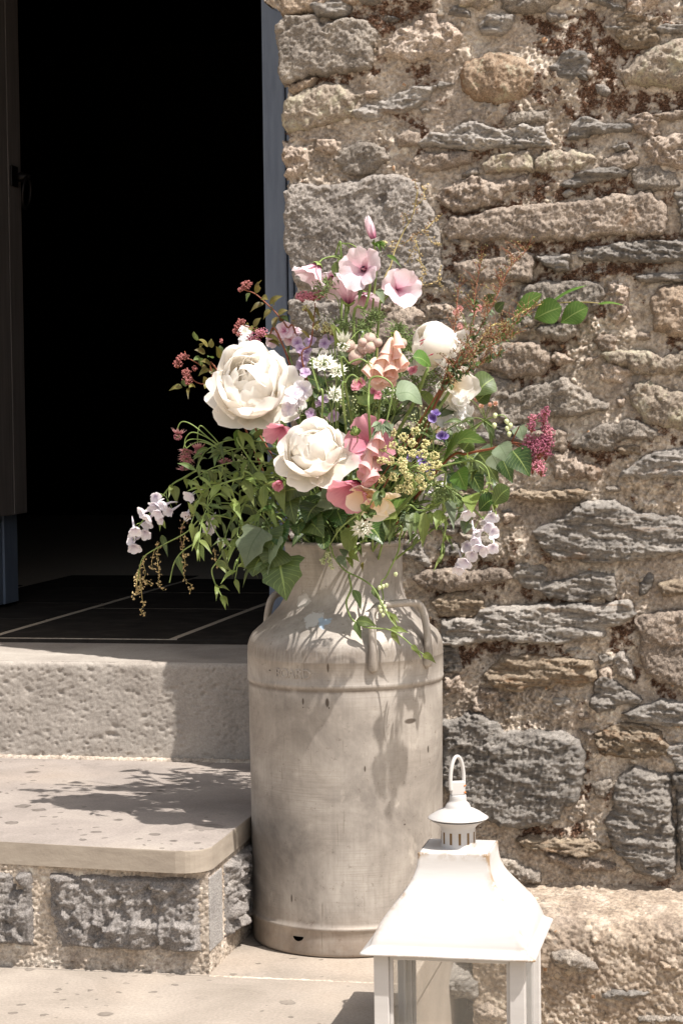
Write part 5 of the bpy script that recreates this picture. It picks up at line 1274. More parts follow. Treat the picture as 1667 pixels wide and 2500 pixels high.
def leaf_geo(path, width, normal, kind='ovate', fold=0.25, nu=3, serr=0.0, wave=0.0, seed=0):
    """path: (n,3) spine; returns verts, quads, uv"""
    path = np.asarray(path, float); n = len(path); t = np.linspace(0, 1, n)
    T = np.gradient(path, axis=0); T /= np.linalg.norm(T, axis=1, keepdims=True)+1e-12
    N0 = np.array(normal, float); N = N0[None, :]-T*(T@N0)[:, None]; N /= np.linalg.norm(N, axis=1, keepdims=True)+1e-9
    S = np.cross(T, N)
    w = {'ovate': np.sin(np.pi*np.clip(t, 0, 1)**0.60)**1.0*0.95, 'lance': np.sin(np.pi*t**0.66)**1.25*0.86, 'heart': np.clip(np.sin(np.pi*(t*0.93+0.07)**0.5), 0, 1)**0.8,
         'strap': np.clip(np.sin(np.pi*t**0.9), 0, 1)**0.45, 'obov': np.sin(np.pi*t**1.25)**0.75,
         'ivy': np.interp(t, [0, .03, .2, .3, .42, .55, .7, .85, 1], [0, .72, 1.0, .74, .70, .78, .42, .20, 0])}[kind]*width*0.5
    if serr: w = w*(1+serr*((np.arange(n) % 2)*2-1)*np.where((t > .06) & (t < .96), 1, 0))
    us = np.linspace(-1, 1, 2*nu-1)
    r = np.random.default_rng(seed)
    ph = r.uniform(0, 6.28, 2)
    V = path[:, None, :]+S[:, None, :]*(us[None, :, None]*w[:, None, None])
    lift = fold*np.abs(us)[None, :]*w[:, None]+wave*width*np.sin(t*9+ph[0])[:, None]*(us**2)[None, :]*np.where(us > 0, 1, -0.7)[None, :]
    V = V+N[:, None, :]*lift[..., None]
    m = len(us); I = np.arange(n*m).reshape(n, m)
    q = np.stack([I[:-1, :-1], I[:-1, 1:], I[1:, 1:], I[1:, :-1]], -1).reshape(-1, 4)
    uv = np.stack(np.broadcast_arrays((us[None, :]+1)/2, t[:, None]), -1).reshape(-1, 2)
    return V.reshape(-1, 3), q, uv

def leaf(root, base, tip, width, mat='green', kind='ovate', sag=0.15, normal=None, fold=0.22, serr=0.0, wave=0.03, n=11, petiole=0.0, name='leaf', side=0.0):
    b, e = Vector(base), Vector(tip); L = (e-b).length
    if normal is None:
        normal = (VIEWV+Vector((FR.uniform(-.5, .5), FR.uniform(-.15, .15), FR.uniform(0.0, .7)))).normalized()
    up = Vector((0, 0, 1)); sd = (e-b).cross(VIEWV); sd = sd.normalized() if sd.length > 1e-6 else Vector((1, 0, 0))
    mid = (b+e)/2+up*L*sag*0.5+Vector(normal)*L*sag*0.5+sd*L*side
    p = catmull([b, mid, e], (n-1)//2)
    if serr: p = catmull([b, mid, e], 11)
    V, q, uv = leaf_geo(p, width*(0.74 if kind == 'lance' else 1.0), normal, kind, fold, 3, serr, wave, FR.randrange(9999))
    return mesh_np(name, V, q, LM[mat] if isinstance(mat, str) else mat, root, True, uv=uv)

def stem(root, pts, r0=0.0022, r1=0.0012, mat=None, name='stem', n=6, sides=6):
    p = catmull([tuple(q) for q in pts], n); rad = np.linspace(r0, r1, len(p))
    m = Mesh(); m.tube(p, rad, sides); return m.obj(name, mat or M_stem, root)

def stem_to(root, tip, r0=0.0026, r1=0.0016, mat=None, lean=0.45, extra=None):
    b = mouth(); tip = Vector(tip)
    mid = b+(tip-b)*0.45+Vector((0, 0, 1))*((tip-b).length*0.16*lean*2)
    pts = [b, mid, tip] if extra is None else [b, *extra, tip]
    return stem(root, pts, r0, r1, mat)

def rotz_to(axis, spin=0.0):
    """matrix whose Z is axis"""
    q = Vector(axis).normalized().to_track_quat('Z', 'Y')
    return q.to_matrix().to_4x4() @ Matrix.Rotation(spin, 4, 'Z')

def petal_geo(L, W, e0, e1, kind='round', cup=0.3, ripple=0.05, notch=0.0, r0=0.0, nu=9, nv=10, seed=0, rough=0.0, twist=0.0):
    """petal starting at the axis (z up) and running outwards along +y; e0/e1 = elevation at base / tip in degrees"""
    r = np.random.default_rng(seed)
    v = np.linspace(0, 1, nv); a = np.radians(e0+(e1-e0)*v)
    dl = L/(nv-1); y = r0+np.r_[0, np.cumsum(np.cos((a[1:]+a[:-1])/2))]*dl; z = np.r_[0, np.cumsum(np.sin((a[1:]+a[:-1])/2))]*dl
    wv = {'round': np.sin(np.pi*(0.10+0.54*v**0.9))**0.9, 'obov': (0.18+0.82*np.sin(np.pi*0.5*np.clip(v*1.15, 0, 1)))*np.where(v > 0.85, np.sqrt(np.clip(1-((v-0.85)/0.16)**2*0.55, 0, 1)), 1),
          'point': np.sin(np.pi*(0.15+0.85*v**0.8))**0.9, 'strap': np.clip(np.sin(np.pi*(0.1+0.88*v)), 0, 1)**0.4}[kind]*W
    u = np.linspace(-1, 1, nu); U, Vv = np.meshgrid(u, v)
    tipl = 1-notch*(1-np.abs(U))**2*0.5*np.clip((Vv-0.6)/0.4, 0, 1) - (0.34 if kind == 'round' else 0.16)*(np.abs(U)**2.4)*np.clip((Vv-0.45)/0.55, 0, 1)
    if rough: tipl = tipl*(1+rough*np.interp(U, np.linspace(-1, 1, 7), r.normal(0, 1, 7))*np.clip((Vv-0.5)/0.5, 0, 1))
    yy = r0+(np.interp(np.clip(Vv*tipl, 0, 1.2), v, y-r0)); zz = np.interp(np.clip(Vv*tipl, 0, 1.2), v, z)
    ph = r.uniform(0, 6.28, 3)
    nrm = cup*wv[:, None]*U**2 + ripple*L*(np.sin(U*4.2+ph[0])*0.55+np.sin(U*7+ph[1])*0.35+np.sin(U*15+ph[2])*0.16*Vv**4)*Vv**2.2 + ripple*0.6*L*np.sin(Vv*6+ph[2])*U*Vv
    ny, nz = -np.sin(a)[:, None], np.cos(a)[:, None]
    X = U*wv[:, None]*(1-0.12*cup*U**2); Y = yy+ny*nrm; Z = zz+nz*nrm
    P = np.stack([X, Y, Z], -1).reshape(-1, 3)
    I = np.arange(nu*nv).reshape(nv, nu); q = np.stack([I[:-1, :-1], I[:-1, 1:], I[1:, 1:], I[1:, :-1]], -1).reshape(-1, 4)
    return P, q, np.stack([(U+1)/2, Vv], -1).reshape(-1, 2)

_uid = [0]
def petals(root, c, axis, count, mat, L, W, e0, e1, spin=0.0, jit=0.06, var=3, name='petal', off=(0, 0, 0), tilt=0.0, **kw):
    c = Vector(c); mes = []
    for k in range(min(var, count)):
        _uid[0] += 1
        mes.append(mesh_only(name, *petal_geo(L*FR.uniform(.93, 1.05), W*FR.uniform(.93, 1.07), e0+FR.uniform(-5, 5), e1+FR.uniform(-9, 9), seed=_uid[0], **kw)[:2], PM[mat] if isinstance(mat, str) else mat,
                             petal_geo(L, W, e0, e1, seed=_uid[0], **{k_: v_ for k_, v_ in kw.items()})[2]))
    base = Matrix.Translation(c) @ rotz_to(axis)
    for k in range(count):
        a = 2*math.pi*k/count+spin+FR.uniform(-jit, jit)*3
        M = base @ Matrix.Rotation(FR.uniform(-tilt, tilt), 4, 'X') @ Matrix.Rotation(a, 4, 'Z') @ Matrix.Translation(off)
        placed(root, name, mes[k % len(mes)], M)

def blob_mesh(name, pts, size, mat, parent, seed=0, squash=1.0, hi=False):
    """many tiny octahedral florets or seeds, one mesh"""
    r = np.random.default_rng(seed); pts = np.asarray(pts); n = len(pts)
    O8 = np.array([[1, 0, 0], [-1, 0, 0], [0, 1, 0], [0, -1, 0], [0, 0, 1], [0, 0, -1]], float)
    F8 = np.array([[0, 2, 4], [2, 1, 4], [1, 3, 4], [3, 0, 4], [2, 0, 5], [1, 2, 5], [3, 1, 5], [0, 3, 5]])
    s = size*r.uniform(.6, 1.3, (n, 1, 1)); sq = np.array([1, 1, squash])
    A = r.normal(size=(n, 3, 3)); Q, _ = np.linalg.qr(A)
    V = np.einsum('nij,kj->nki', Q, O8*sq)*s+pts[:, None, :]
    F = F8[None]+(np.arange(n)*6)[:, None, None]
    return mesh_np(name, V.reshape(-1, 3), F.reshape(-1, 3), mat, parent, False)

def ellipsoid_pts(c, r, n, seed, shell=0.5):
    g = np.random.default_rng(seed); p = g.normal(size=(n, 3)); p /= np.linalg.norm(p, axis=1, keepdims=True)
    return np.array(c)+p*np.array(r)*(shell+(1-shell)*g.random((n, 1)))

def sepals(root, c, axis, n, L, W, e0=10, e1=60, mat=None):
    petals(root, c, axis, n, mat or M_sepal, L, W, e0, e1, name='sepal', kind='point', cup=0.25, nu=5, nv=6, ripple=0.02)

# ---- flowers
def peony(label, c, R, axis, seed, core=True, closed=False, mat='peony'):
    FR.seed(seed); c = Vector(c); ax = Vector(axis).normalized()
    b = mouth(); root = empty('peony', c, label, 'peony')
    back = c-ax*R*0.42
    k = R/0.083
    if closed:
        petals(root, back, ax, 5, mat, .150*k, .066*k, -8, 158, spin=.3, kind='round', cup=.75, ripple=.02, rough=.03, nu=11, nv=14)
        petals(root, back+ax*.004, ax, 5, mat, .142*k, .060*k, 5, 165, spin=1.0, kind='round', cup=.75, ripple=.02, rough=.03, nu=11, nv=14)
        petals(root, back, ax, 2, 'peony', .105*k, .045*k, -22, 45, spin=2.3, kind='round', cup=.4, ripple=.05)
    else:
        kw = dict(kind='round', nu=15, nv=15, var=5)
        petals(root, back-ax*.006*k, ax, 7, mat, .103*k, .047*k, -8, 36, spin=FR.random(), cup=.34, ripple=.05, rough=.05, tilt=.12, **kw)
        petals(root, back, ax, 8, mat, .130*k, .056*k, -2, 112, spin=FR.random(), cup=.52, ripple=.035, rough=.06, tilt=.12, **kw)
        petals(root, back+ax*.005*k, ax, 7, mat, .128*k, .054*k, 6, 132, spin=FR.random(), cup=.5, ripple=.045, rough=.09, tilt=.22, **kw)
        petals(root, back+ax*.011*k, ax, 6, mat, .116*k, .050*k, 16, 142, spin=FR.random(), cup=.45, ripple=.06, rough=.12, tilt=.34, **kw)
        petals(root, back+ax*.017*k, ax, 6, mat, .096*k, .042*k, 30, 140, spin=FR.random(), cup=.40, ripple=.08, rough=.14, tilt=.42, **kw)
        petals(root, back+ax*.022*k, ax, 5, mat, .074*k, .034*k, 48, 136, spin=FR.random(), cup=.36, ripple=.10, rough=.16, tilt=.5, **kw)
    sepals(root, back-ax*.006*k, ax, 5, .045*k, .016*k, -15, 45)
    neck = back-ax*.008*k
    stem(root, [b, b.lerp(neck, .5)+Vector((0, 0, .04)), neck-ax*.035, neck], .0045, .0035, M_stem)
    return root

def mallow(label, c, R, axis, spin, mat='mallow', e=(68, 12), eye=True, cat='mallow', pts=None, count=5, stem_r=.0018, group=None):
    c = Vector(c); ax = Vector(axis).normalized()
    root = empty('mallow_flower', c, label, cat, group)
    petals(root, c, ax, count, mat, R*1.14, R*.45, e[0], e[1], spin=spin, kind='obov', cup=.10, ripple=.075, notch=.16, nu=9, nv=10, jit=.02)
    if eye:
        blob_mesh('anthers', ellipsoid_pts(c+ax*R*.24, (R*.10,)*3, 26, 5, .9), R*.03, M_anther, root, 2)
        m = Mesh(); m.tube([tuple(c), tuple(c+ax*R*.2), tuple(c+ax*R*.42)], [R*.05, R*.04, R*.03], 6); m.obj('pistil', M_pistil, root)
    sepals(root, c-ax*R*.06, ax, 5, R*.40, R*.14, 20, 68)
    if pts is None: pts = [mouth(), mouth().lerp(c, .6)+Vector((0, .01, .03)), c-ax*R*.25]
    stem(root, [*pts, c-ax*.002], stem_r*1.5, stem_r*.8)
    return root

def bell(root, base, axis, L, r, mat, name='bell', spin=0.0, flare=1.16):
    """foxglove bell: tube with a lobed, flaring lip"""
    ax = Vector(axis).normalized(); n = 14
    prof = [(0.12, 0), (.30, .06), (.52, .18), (.66, .38), (.80, .60), (.95, .80), (1.04, .93), (flare, 1.0)]
    V, U = [], []
    for i, (rr, z) in enumerate(prof):
        for j in range(n):
            a = 2*math.pi*j/n; lob = 1+(0.10*math.cos(4*a+spin) if i >= 6 else 0)
            zz = z*L*(1+(0.14*math.cos(a) if i >= 5 else 0))
            V.append((rr*r*lob*math.cos(a), rr*r*lob*math.sin(a), zz)); U.append((j/n, z))
    m = len(prof); I = np.arange(m*n).reshape(m, n); J = np.roll(I, -1, 1)
    q = np.stack([I[:-1], J[:-1], J[1:], I[1:]], -1).reshape(-1, 4)
    me = mesh_only(name, np.array(V), q, PM[mat], np.array(U))
    return placed(root, name, me, Matrix.Translation(Vector(base)) @ rotz_to(ax, FR.uniform(0, 6)))

def florets(root, plist, mat, R, axisf, name='floret', count=5, e=(20, 40), kind='round', spur=True, W=.55):
    """small five-petalled flowers sharing one mesh; axisf(i) gives the facing"""
    mes = []
    for k in range(3):
        Vs, Fs, Us, n = [], [], [], 0
        for j in range(count):
            _uid[0] += 1
            P, q, uv = petal_geo(R*FR.uniform(.85, 1.1), R*W*FR.uniform(.85, 1.1), e[0]+FR.uniform(-12, 12), e[1]+FR.uniform(-18, 18), kind=kind, cup=.25, ripple=.08, nu=5, nv=6, seed=_uid[0])
            Mz = np.array(Matrix.Rotation(2*math.pi*j/count+FR.uniform(-.15, .15), 3, 'Z')); P = P@Mz.T
            Vs.append(P); Fs.append(q+n); Us.append(uv); n += len(P)
        if spur:
            tv, tf = tube_np(np.array([(0, 0, .1*R), (0, .05*R, -.5*R), (0, .3*R, -1.0*R), (0, .5*R, -1.25*R)]), np.array([.16, .13, .08, .02])*R, 6)
            Vs.append(tv); Fs.append(tf+n); Us.append(np.tile([.5, .3], (len(tv), 1)))
        mes.append(mesh_only(name, np.vstack(Vs), np.vstack(Fs), PM[mat], np.vstack(Us)))
    for i, p in enumerate(plist):
        s = FR.uniform(.85, 1.1)
        placed(root, name, mes[i % 3], Matrix.Translation(Vector(p)) @ rotz_to(axisf(i), FR.uniform(0, 6)) @ Matrix.Scale(s, 4))

def twiglets(root, pairs, r=.0006, mat=None, name='pedicels', bow=0.1, sides=4):
    m = Mesh()
    for a, b in pairs:
        a, b = Vector(a), Vector(b); mid = (a+b)/2+Vector((0, 0, (b-a).length*bow))
        m.tube(catmull([tuple(a), tuple(mid), tuple(b)], 3), r, sides)
    return m.obj(name, mat or M_stem, root)

def astrantia(label, c, axis, R, mat='astr', pin=None, pts=None, e=(5, 25), n=15, group=None):
    c = Vector(c); ax = Vector(axis).normalized(); root = empty('astrantia', c, label, 'astrantia', group)
    petals(root, c, ax, n, mat, R, R*.15, e[0], e[1], name='bract', kind='point', cup=.15, ripple=.02, nu=5, nv=6)
    g = ellipsoid_pts((0, 0, R*.18), (R*.42, R*.42, R*.36), 70, 3, .85); g = g[g[:, 2] > R*.05]
    Mx = np.array(rotz_to(ax).to_3x3()); P = g@Mx.T+np.array(c)
    blob_mesh('pincushion', P, R*.055, pin or M_pin, root, 4, 1.6)
    twiglets(root, [(c, Vector(p)) for p in P[::2]], R*.012, M_sepal, 'filaments', 0, 3)
    if pts is None: pts = [mouth(), mouth().lerp(c, .6)]
    stem(root, [*pts, c-ax*R*.12], .0014, .0009)
    return root
def cluster(root, c, r, n, mat, name='flower_cluster', size=.0016, seed=0, stalks=True):
    P = ellipsoid_pts(c, r, n, seed, .35); o = blob_mesh(name, P, size, mat, root, seed)
    if stalks:
        b = Vector(c)-Vector((0, 0, r[2]*1.1)); twiglets(root, [(b, Vector(p)) for p in P[::max(1, n//18)]], .0004, M_stemr, 'pedicels', .1, 3)
    return o
def seed_chain(root, pts, mat, step=.0042, size=.0021, spread=.003, name='seed_head', stem_mat=None, r=.0006):
    p = catmull([tuple(q) for q in pts], 8); d = np.r_[0, np.cumsum(np.linalg.norm(np.diff(p, axis=0), axis=1))]
    s = np.arange(0, d[-1], step/2.2); P = np.stack([np.interp(s, d, p[:, k]) for k in range(3)], -1)
    g = np.random.default_rng(FR.randrange(9999)); keep = g.random(len(P)) < .72; P = P[keep]+g.normal(0, spread, (keep.sum(), 3))
    o = blob_mesh(name, P, size, mat, root, FR.randrange(9999), .45); o['kind'] = 'stuff'
    m = Mesh(); m.tube(p, np.linspace(r*1.4, r*.7, len(p)), 4); m.obj('stem', stem_mat or M_stemt, root)
# ---------------------------------------------------------------- BOUQUET: every stem a thing of its own
# -- peonies
peony('largest white peony, wide open, against the dark doorway', at(CD0, 580, 893, -.10), .0785, (.05, -.82, .52), 21)
peony('open cream-white peony low in front, above the churn rim', at(CD0, 720, 1043, -.17), .0615, (.08, -.80, .58), 22)
p3 = peony('half-closed white peony bud flecked with crimson, on the right', at(CD0, 1002, 800, -.06), .055, (-.35, -.65, .62), 23, closed=True, mat='peony')
m = Mesh()
for (x0, y0, x1, y1) in ((135, 735, 180, 715), (140, 765, 165, 735), (205, 845, 245, 825), (225, 838, 240, 830)):
    a, b = at(CD, x0, y0, -.108), at(CD, x1, y1, -.112); m.tube([tuple(a), tuple((a+b)/2+Vector((0, -.002, 0))), tuple(b)], [.0004, .0011, .0004], 5)
m.obj('fleck', plain('crimson_fleck', '#b23a56'), p3)
r = empty('peony', at(CD0, 1045, 880, .0), 'loose white peony with fallen-open petals behind brown dock sprays', 'peony')
petals(r, at(CD0, 1045, 890, .03), (.5, -.7, -.1), 4, 'peony', .050, .026, 0, 50, kind='round', cup=.35, ripple=.05, rough=.05)
petals(r, at(CD0, 1040, 885, .02), (.5, -.7, .1), 3, 'peony', .040, .024, 25, 70, spin=.5, kind='round', cup=.4, ripple=.06, rough=.08)
stem_to(r, at(CD0, 1040, 885, .012), .004, .003)
r2 = empty('peony_leaf', at(CD, 100, 870, -.09), 'broad peony leaf tucked under the half-closed white bud', 'leaf')
leaf(r2, at(CD, 225, 925, -.10), at(CD, 85, 850, -.12), .030, 'bright', 'obov', normal=(.1, -.9, .5))
leaf(r2, at(CC, 1120, 245, -.15), at(CC, 1375, 345, -.14), .052, 'greyg', 'ovate', normal=(.2, -.75, .75), sag=.25, n=13)
stem(r2, [mouth(), at(CC, 1200, 500, -.06), at(CC, 1400, 60, -.10), at(CD, 200, 940, -.09)], .0035, .0028)

# -- pale mallows on top
S_m = [mouth(), at(CB, 660, 1300, -.02), at(CB, 668, 930, -.02)]
mallow('pale pink mallow facing the camera with a dark eye, top of the bouquet', at(CB, 838, 550, -.06), .047, (-.22, -.93, .12), .25, e=(62, 4), pts=[mouth(), at(CB, 720, 1150, -.03), at(CB, 830, 900, -.035), at(CB, 872, 700, -.04)], stem_r=.0022)
mallow('pale pink mallow on the right, turned half sideways, one petal raised', at(CB, 1125, 735, -.05), .050, (.42, -.85, .05), .9, e=(72, 30), eye=False, pts=[mouth(), at(CB, 950, 1100, -.02), at(CB, 1000, 850, -.03)])
mallow('pale pink mallow at upper left, seen from the side, nodding', at(CB, 385, 480, -.03), .046, (-.45, -.35, -.80), .1, e=(66, 22), eye=False, pts=[mouth(), at(CB, 650, 1000, 0), at(CB, 610, 560, -.01), at(CB, 590, 420, -.015), at(CB, 440, 435, -.02)])
mallow('pale pink mallow in the middle of the top, seen from behind', at(CB, 668, 880, -.03), .056, (.05, -.25, .95), .5, e=(80, 52), eye=False, pts=S_m, stem_r=.0024)
mallow('pale pink mallow hanging low behind the dark-eyed one', at(CB, 800, 760, .01), .044, (.25, -.55, -.75), .3, e=(60, 30), eye=False, pts=[mouth(), at(CB, 760, 1100, .02), at(CB, 700, 620, .02)])
mallow('pale pink mallow half hidden behind hanging green leaves', at(CB, 520, 600, .02), .044, (.1, -.7, -.5), .7, e=(60, 30), eye=False, pts=[mouth(), at(CB, 600, 1000, .03), at(CB, 590, 450, .02)])
r = empty('mallow', at(CB, 590, 280, -.02), 'bent green mallow stem with buds and small leaves, top', 'mallow')
stem(r, [mouth(), at(CB, 660, 1200, .0), at(CB, 640, 640, -.02), at(CB, 600, 400, -.02), at(CB, 588, 275, -.02), at(CB, 545, 400, -.015)], .0028, .0018)
twiglets(r, [(at(CB, 610, 290, -.02), at(CB, 785, 365, -.04)), (at(CB, 600, 290, -.02), at(CB, 700, 350, -.03)), (at(CB, 595, 440, -.02), at(CB, 440, 432, -.02))], .0010, M_stem)
leaf(r, at(CB, 700, 345, -.03), at(CB, 700, 460, -.035), .014, 'green', 'lance'); leaf(r, at(CB, 540, 470, -.02), at(CB, 580, 690, -.05), .027, 'green', 'lance', normal=(-.3, -.9, .2))
leaf(r, at(CB, 620, 440, -.02), at(CB, 650, 560, -.04), .017, 'greyg', 'lance'); leaf(r, at(CB, 745, 660, -.07), at(CB, 760, 860, -.085), .024, 'green', 'lance', normal=(-.5, -.8, .2), side=-.2)
leaf(r, at(CB, 950, 730, -.04), at(CB, 1010, 880, -.06), .026, 'greyg', 'lance'); leaf(r, at(CB, 1035, 400, -.05), at(CB, 1180, 530, -.06), .012, 'bright', 'lance')
r = empty('mallow', at(CB, 905, 240, -.05), 'closed pink mallow bud pointing up from a ruff of green calyces', 'mallow')
petals(r, at(CB, 908, 245, -.05), (-.28, -.1, .95), 5, 'mallow', .040, .0085, 80, 96, kind='strap', cup=.6, ripple=.01, r0=.004, nu=5, nv=7)
for k in range(14): leaf(r, at(CB, 930+FR.uniform(-20, 20), 300, -.05), at(CB, 940+FR.uniform(-75, 100), 310+FR.uniform(-55, 80), -.06+FR.uniform(-.015, .01)), .008, 'bright', 'lance', n=7, name='sepal')
stem(r, [mouth(), at(CB, 900, 900, .0), at(CB, 930, 500, -.03), at(CB, 910, 260, -.05)], .0022, .0016)

# -- deep pink mallows
mallow('deep pink petals wedged between the two large white peonies', at(CC, 40, 560, -.12), .034, (-.1, -.8, -.6), .2, 'hotpink', e=(50, 30), eye=False, count=4)
mallow('deep pink mallow behind the pink foxglove spire', at(CC, 900, 720, -.13), .050, (.05, -.9, .15), .35, 'hotpink', e=(45, 8), eye=False)
mallow('deep pink mallow drooping beneath the cream-white peony', at(CC, 760, 1075, -.17), .054, (-.25, -.55, -.6), .5, 'hotpink', e=(60, 25), eye=False)
mallow('small dark red bud low at the left of the cream-white peony', at(CC, 30, 1070, -.12), .022, (-.2, -.7, -.5), .5, 'hotpink', e=(80, 60), eye=False, count=4)

# -- foxgloves
def foxglove(label, axis_pts, bells, mat, R, Yf):
    r = empty('foxglove', at(*axis_pts[0]), label, 'foxglove')
    ap = [at(*p) for p in axis_pts]
    stem(r, [mouth(), *ap[::-1]], .0028, .0014)
    for (c, x, y, dx, dy, s) in bells:
        p = at(c, x, y, Yf+FR.uniform(-.008, .008)); ax = Vector((dx*.75, -.52, dy-.45)).normalized()
        base = p-ax*R*2.7*s; bell(r, base, ax, R*3.0*s, R*s*.86, mat)
    return r
fx = foxglove('peach foxglove spire with open bells beside the white bud', [(CB, 1105, 1150, -.09), (CB, 1080, 1300, -.10), (CB, 990, 1560, -.09)],
    [(CB, 1030, 1335, -.35, -.45, .85), (CB, 1150, 1265, .35, -.45, .8), (CB, 1000, 1440, -.4, -.45, 1.05), (CB, 1135, 1390, .25, -.5, .9), (CB, 930, 1545, -.45, -.45, 1.1), (CB, 1065, 1540, .1, -.5, 1.1), (CB, 1170, 1490, .4, -.45, .95),
     (CB, 1205, 1450, .5, -.3, .7), (CC, 960, 130, -.2, -.6, 1.0), (CC, 1060, 110, .25, -.6, .9), (CC, 850, 40, -.5, -.4, .9)], 'foxglove', .0135, -.135)
for k in range(7): leaf(fx, at(CB, 1110+FR.uniform(-20, 30), 1195, -.10), at(CB, 1110+FR.uniform(-50, 60), 1150+FR.uniform(-20, 50), -.12), .007, 'lime', 'ovate', n=7, name='bud')
fx = foxglove('drooping pink foxglove spire with grey-green buds, right of the lower peony', [(CC, 1000, 560, -.16), (CC, 930, 800, -.18), (CC, 880, 1060, -.17)],
    [(CC, 900, 770, -.3, -.75, 1.0), (CC, 955, 700, .1, -.8, .9), (CC, 860, 850, -.4, -.7, 1.0), (CC, 930, 870, .2, -.8, 1.0), (CC, 830, 950, -.4, -.75, 1.0), (CC, 910, 960, .2, -.85, 1.05), (CC, 810, 1020, -.4, -.8, 1.0), (CC, 890, 1050, .2, -.85, 1.1), (CC, 850, 1090, -.1, -.9, .95)], 'foxpink', .0125, -.205)
for k in range(16): leaf(fx, at(CC, 1000+FR.uniform(-50, 60), 560+FR.uniform(-20, 60), -.19), at(CC, 980+FR.uniform(-110, 110), 620+FR.uniform(-60, 70), -.215), .013, 'greyg', 'ovate', n=7, name='bud', sag=.3)
r = empty('sweet_pea', at(CC, 900, 1260, -.19), 'cream sweet pea petals at the churn rim below the pink foxglove', 'sweet pea')
petals(r, at(CC, 850, 1180, -.185), (-.1, -.6, -.75), 3, 'cream', .045, .026, 10, 40, kind='round', cup=.3, ripple=.07)
petals(r, at(CC, 1020, 1250, -.18), (.4, -.6, -.6), 2, 'cream', .030, .022, 10, 40, kind='round', cup=.3, ripple=.07); petals(r, at(CC, 930, 1300, -.18), (.1, -.7, -.7), 2, 'cream', .032, .024, 10, 40, kind='round', cup=.3, ripple=.07)
stem_to(r, at(CC, 900, 1200, -.17), .0018, .0012)

# -- bladder campion, astrantias, phlox
r = empty('bladder_campion', at(CB, 800, 1280, -.08), 'cluster of round blush bladder campion pods at the centre', 'campion')
v_, f_ = lathe([(0, 0), (.35, .05), (.8, .35), (1.0, .85), (.95, 1.3), (.7, 1.7), (.35, 1.9), (.42, 2.0), (.2, 1.98), (0, 1.95)], 14)
me = mesh_only('pod', v_, f_, PM['silene'], np.stack([np.arctan2(v_[:, 1], v_[:, 0])/6.28+.5, v_[:, 2]/2], -1))
for (x, y, s) in ((690, 1210, 1.15), (755, 1310, 1.35), (800, 1240, 1.1), (870, 1145, 1.2), (890, 1235, 1.0), (800, 1195, .8), (735, 1260, .8), (960, 1200, .8), (1190, 1200, .9)):
    b_ = at(CB, x, y, -.085+FR.uniform(-.01, .01))
    placed(r, 'pod', me, Matrix.Translation(b_) @ rotz_to((FR.uniform(-.3, .3), -.25, -1)) @ Matrix.Scale(.0098*s, 4))
twiglets(r, [(at(CB, 830, 1120, -.05), at(CB, x, y, -.085)) for x, y in ((690, 1210), (755, 1310), (800, 1240), (870, 1145), (890, 1235), (960, 1200))], .0008)
stem_to(r, at(CB, 830, 1120, -.05), .002, .001)
astrantia('drooping white astrantia left of the campion pods', at(CB, 622, 1250, -.10), (.05, -.25, -.95), .026, e=(-35, -75), pts=[mouth(), at(CB, 540, 1330, -.07), at(CB, 590, 1150, -.09), at(CB, 628, 1200, -.10)])
astrantia('white pincushion astrantia beside the largest peony, facing up', at(CB, 430, 1450, -.12), (.1, -.6, .75), .030)
astrantia('white pincushion astrantia just right of the other, lower', at(CB, 565, 1515, -.12), (.1, -.75, .6), .022)
astrantia('small white astrantia deep in the leaves above the lower peony', at(CC, 545, 250, -.10), (0, -.8, .5), .021)
astrantia('fluffy white astrantia hanging over the churn rim', at(CC, 800, 1520, -.15), (.2, -.8, -.4), .024)
for i, (x, y, axx, lab, pts) in enumerate((
    (555, 235, (-.1, -.2, -.95), 'dusky pink astrantia nodding at the far left tip of its stem', [(1000, 400), (870, 290), (700, 150), (600, 112), (556, 160)]),
    (745, 370, (.1, -.2, -.95), 'dusky pink astrantia hanging second from the left arching stem', [(1000, 380), (870, 240), (765, 150), (738, 250)]),
    (640, 380, (-.1, -.5, -.85), 'small dusky pink astrantia above the wide open one at left', [(1000, 390), (860, 280), (700, 212), (630, 260), (618, 330)]),
    (635, 450, (-.1, -.6, -.75), 'wide open dusky pink astrantia in the left cluster', [(980, 390), (800, 290), (650, 285), (605, 380)]),
    (625, 560, (-.05, -.3, .95), 'lowest dusky pink astrantia of the left cluster', [(980, 390), (760, 300), (610, 390), (612, 500)]),
    (1000, 500, (.1, -.3, .95), 'dusky pink astrantia under the largest white peony', [(1080, 640), (1010, 560)]))):
    astrantia(lab, at(CG, x, y, -.05), axx, .018, 'astrp', M_pinp, pts=[mouth(), at(CG, 1250, 560, -.03), *[at(CG, a, b, -.05) for a, b in pts]], e=(-20, -60) if axx[2] < -.9 else (5, 30), group='dusky pink astrantias on the left')
def phlox(label, spots, mat, R, Y, stemat=None, name='phlox', e=(10, 0), spur=False, face=(0, -.9, .35), spread=.5, cat='phlox', hub=None):
    P = [at(c, x, y, Y+FR.uniform(-.012, .012)) for c, x, y in spots]
    r = empty(name, P[0], label, cat)
    florets(r, P, mat, R, lambda i: Vector(face)+Vector((FR.uniform(-spread, spread), 0, FR.uniform(-spread, spread))), e=e, spur=spur)
    h = at(*hub, Y+.03) if hub else sum(P, Vector())/len(P)+Vector((0, .03, -.03))
    stem_to(r, h, .0022, .0014); twiglets(r, [(h, p+Vector((0, .004, 0))) for p in P], .0006)
    return r
phlox('lilac phlox head behind the largest white peony', [(CB, 300, 1230), (CB, 210, 1300), (CB, 250, 1400), (CB, 440, 1250), (CB, 270, 1330), (CB, 180, 1240), (CB, 480, 1210), (CB, 220, 1470)], 'lilac', .013, -.02)
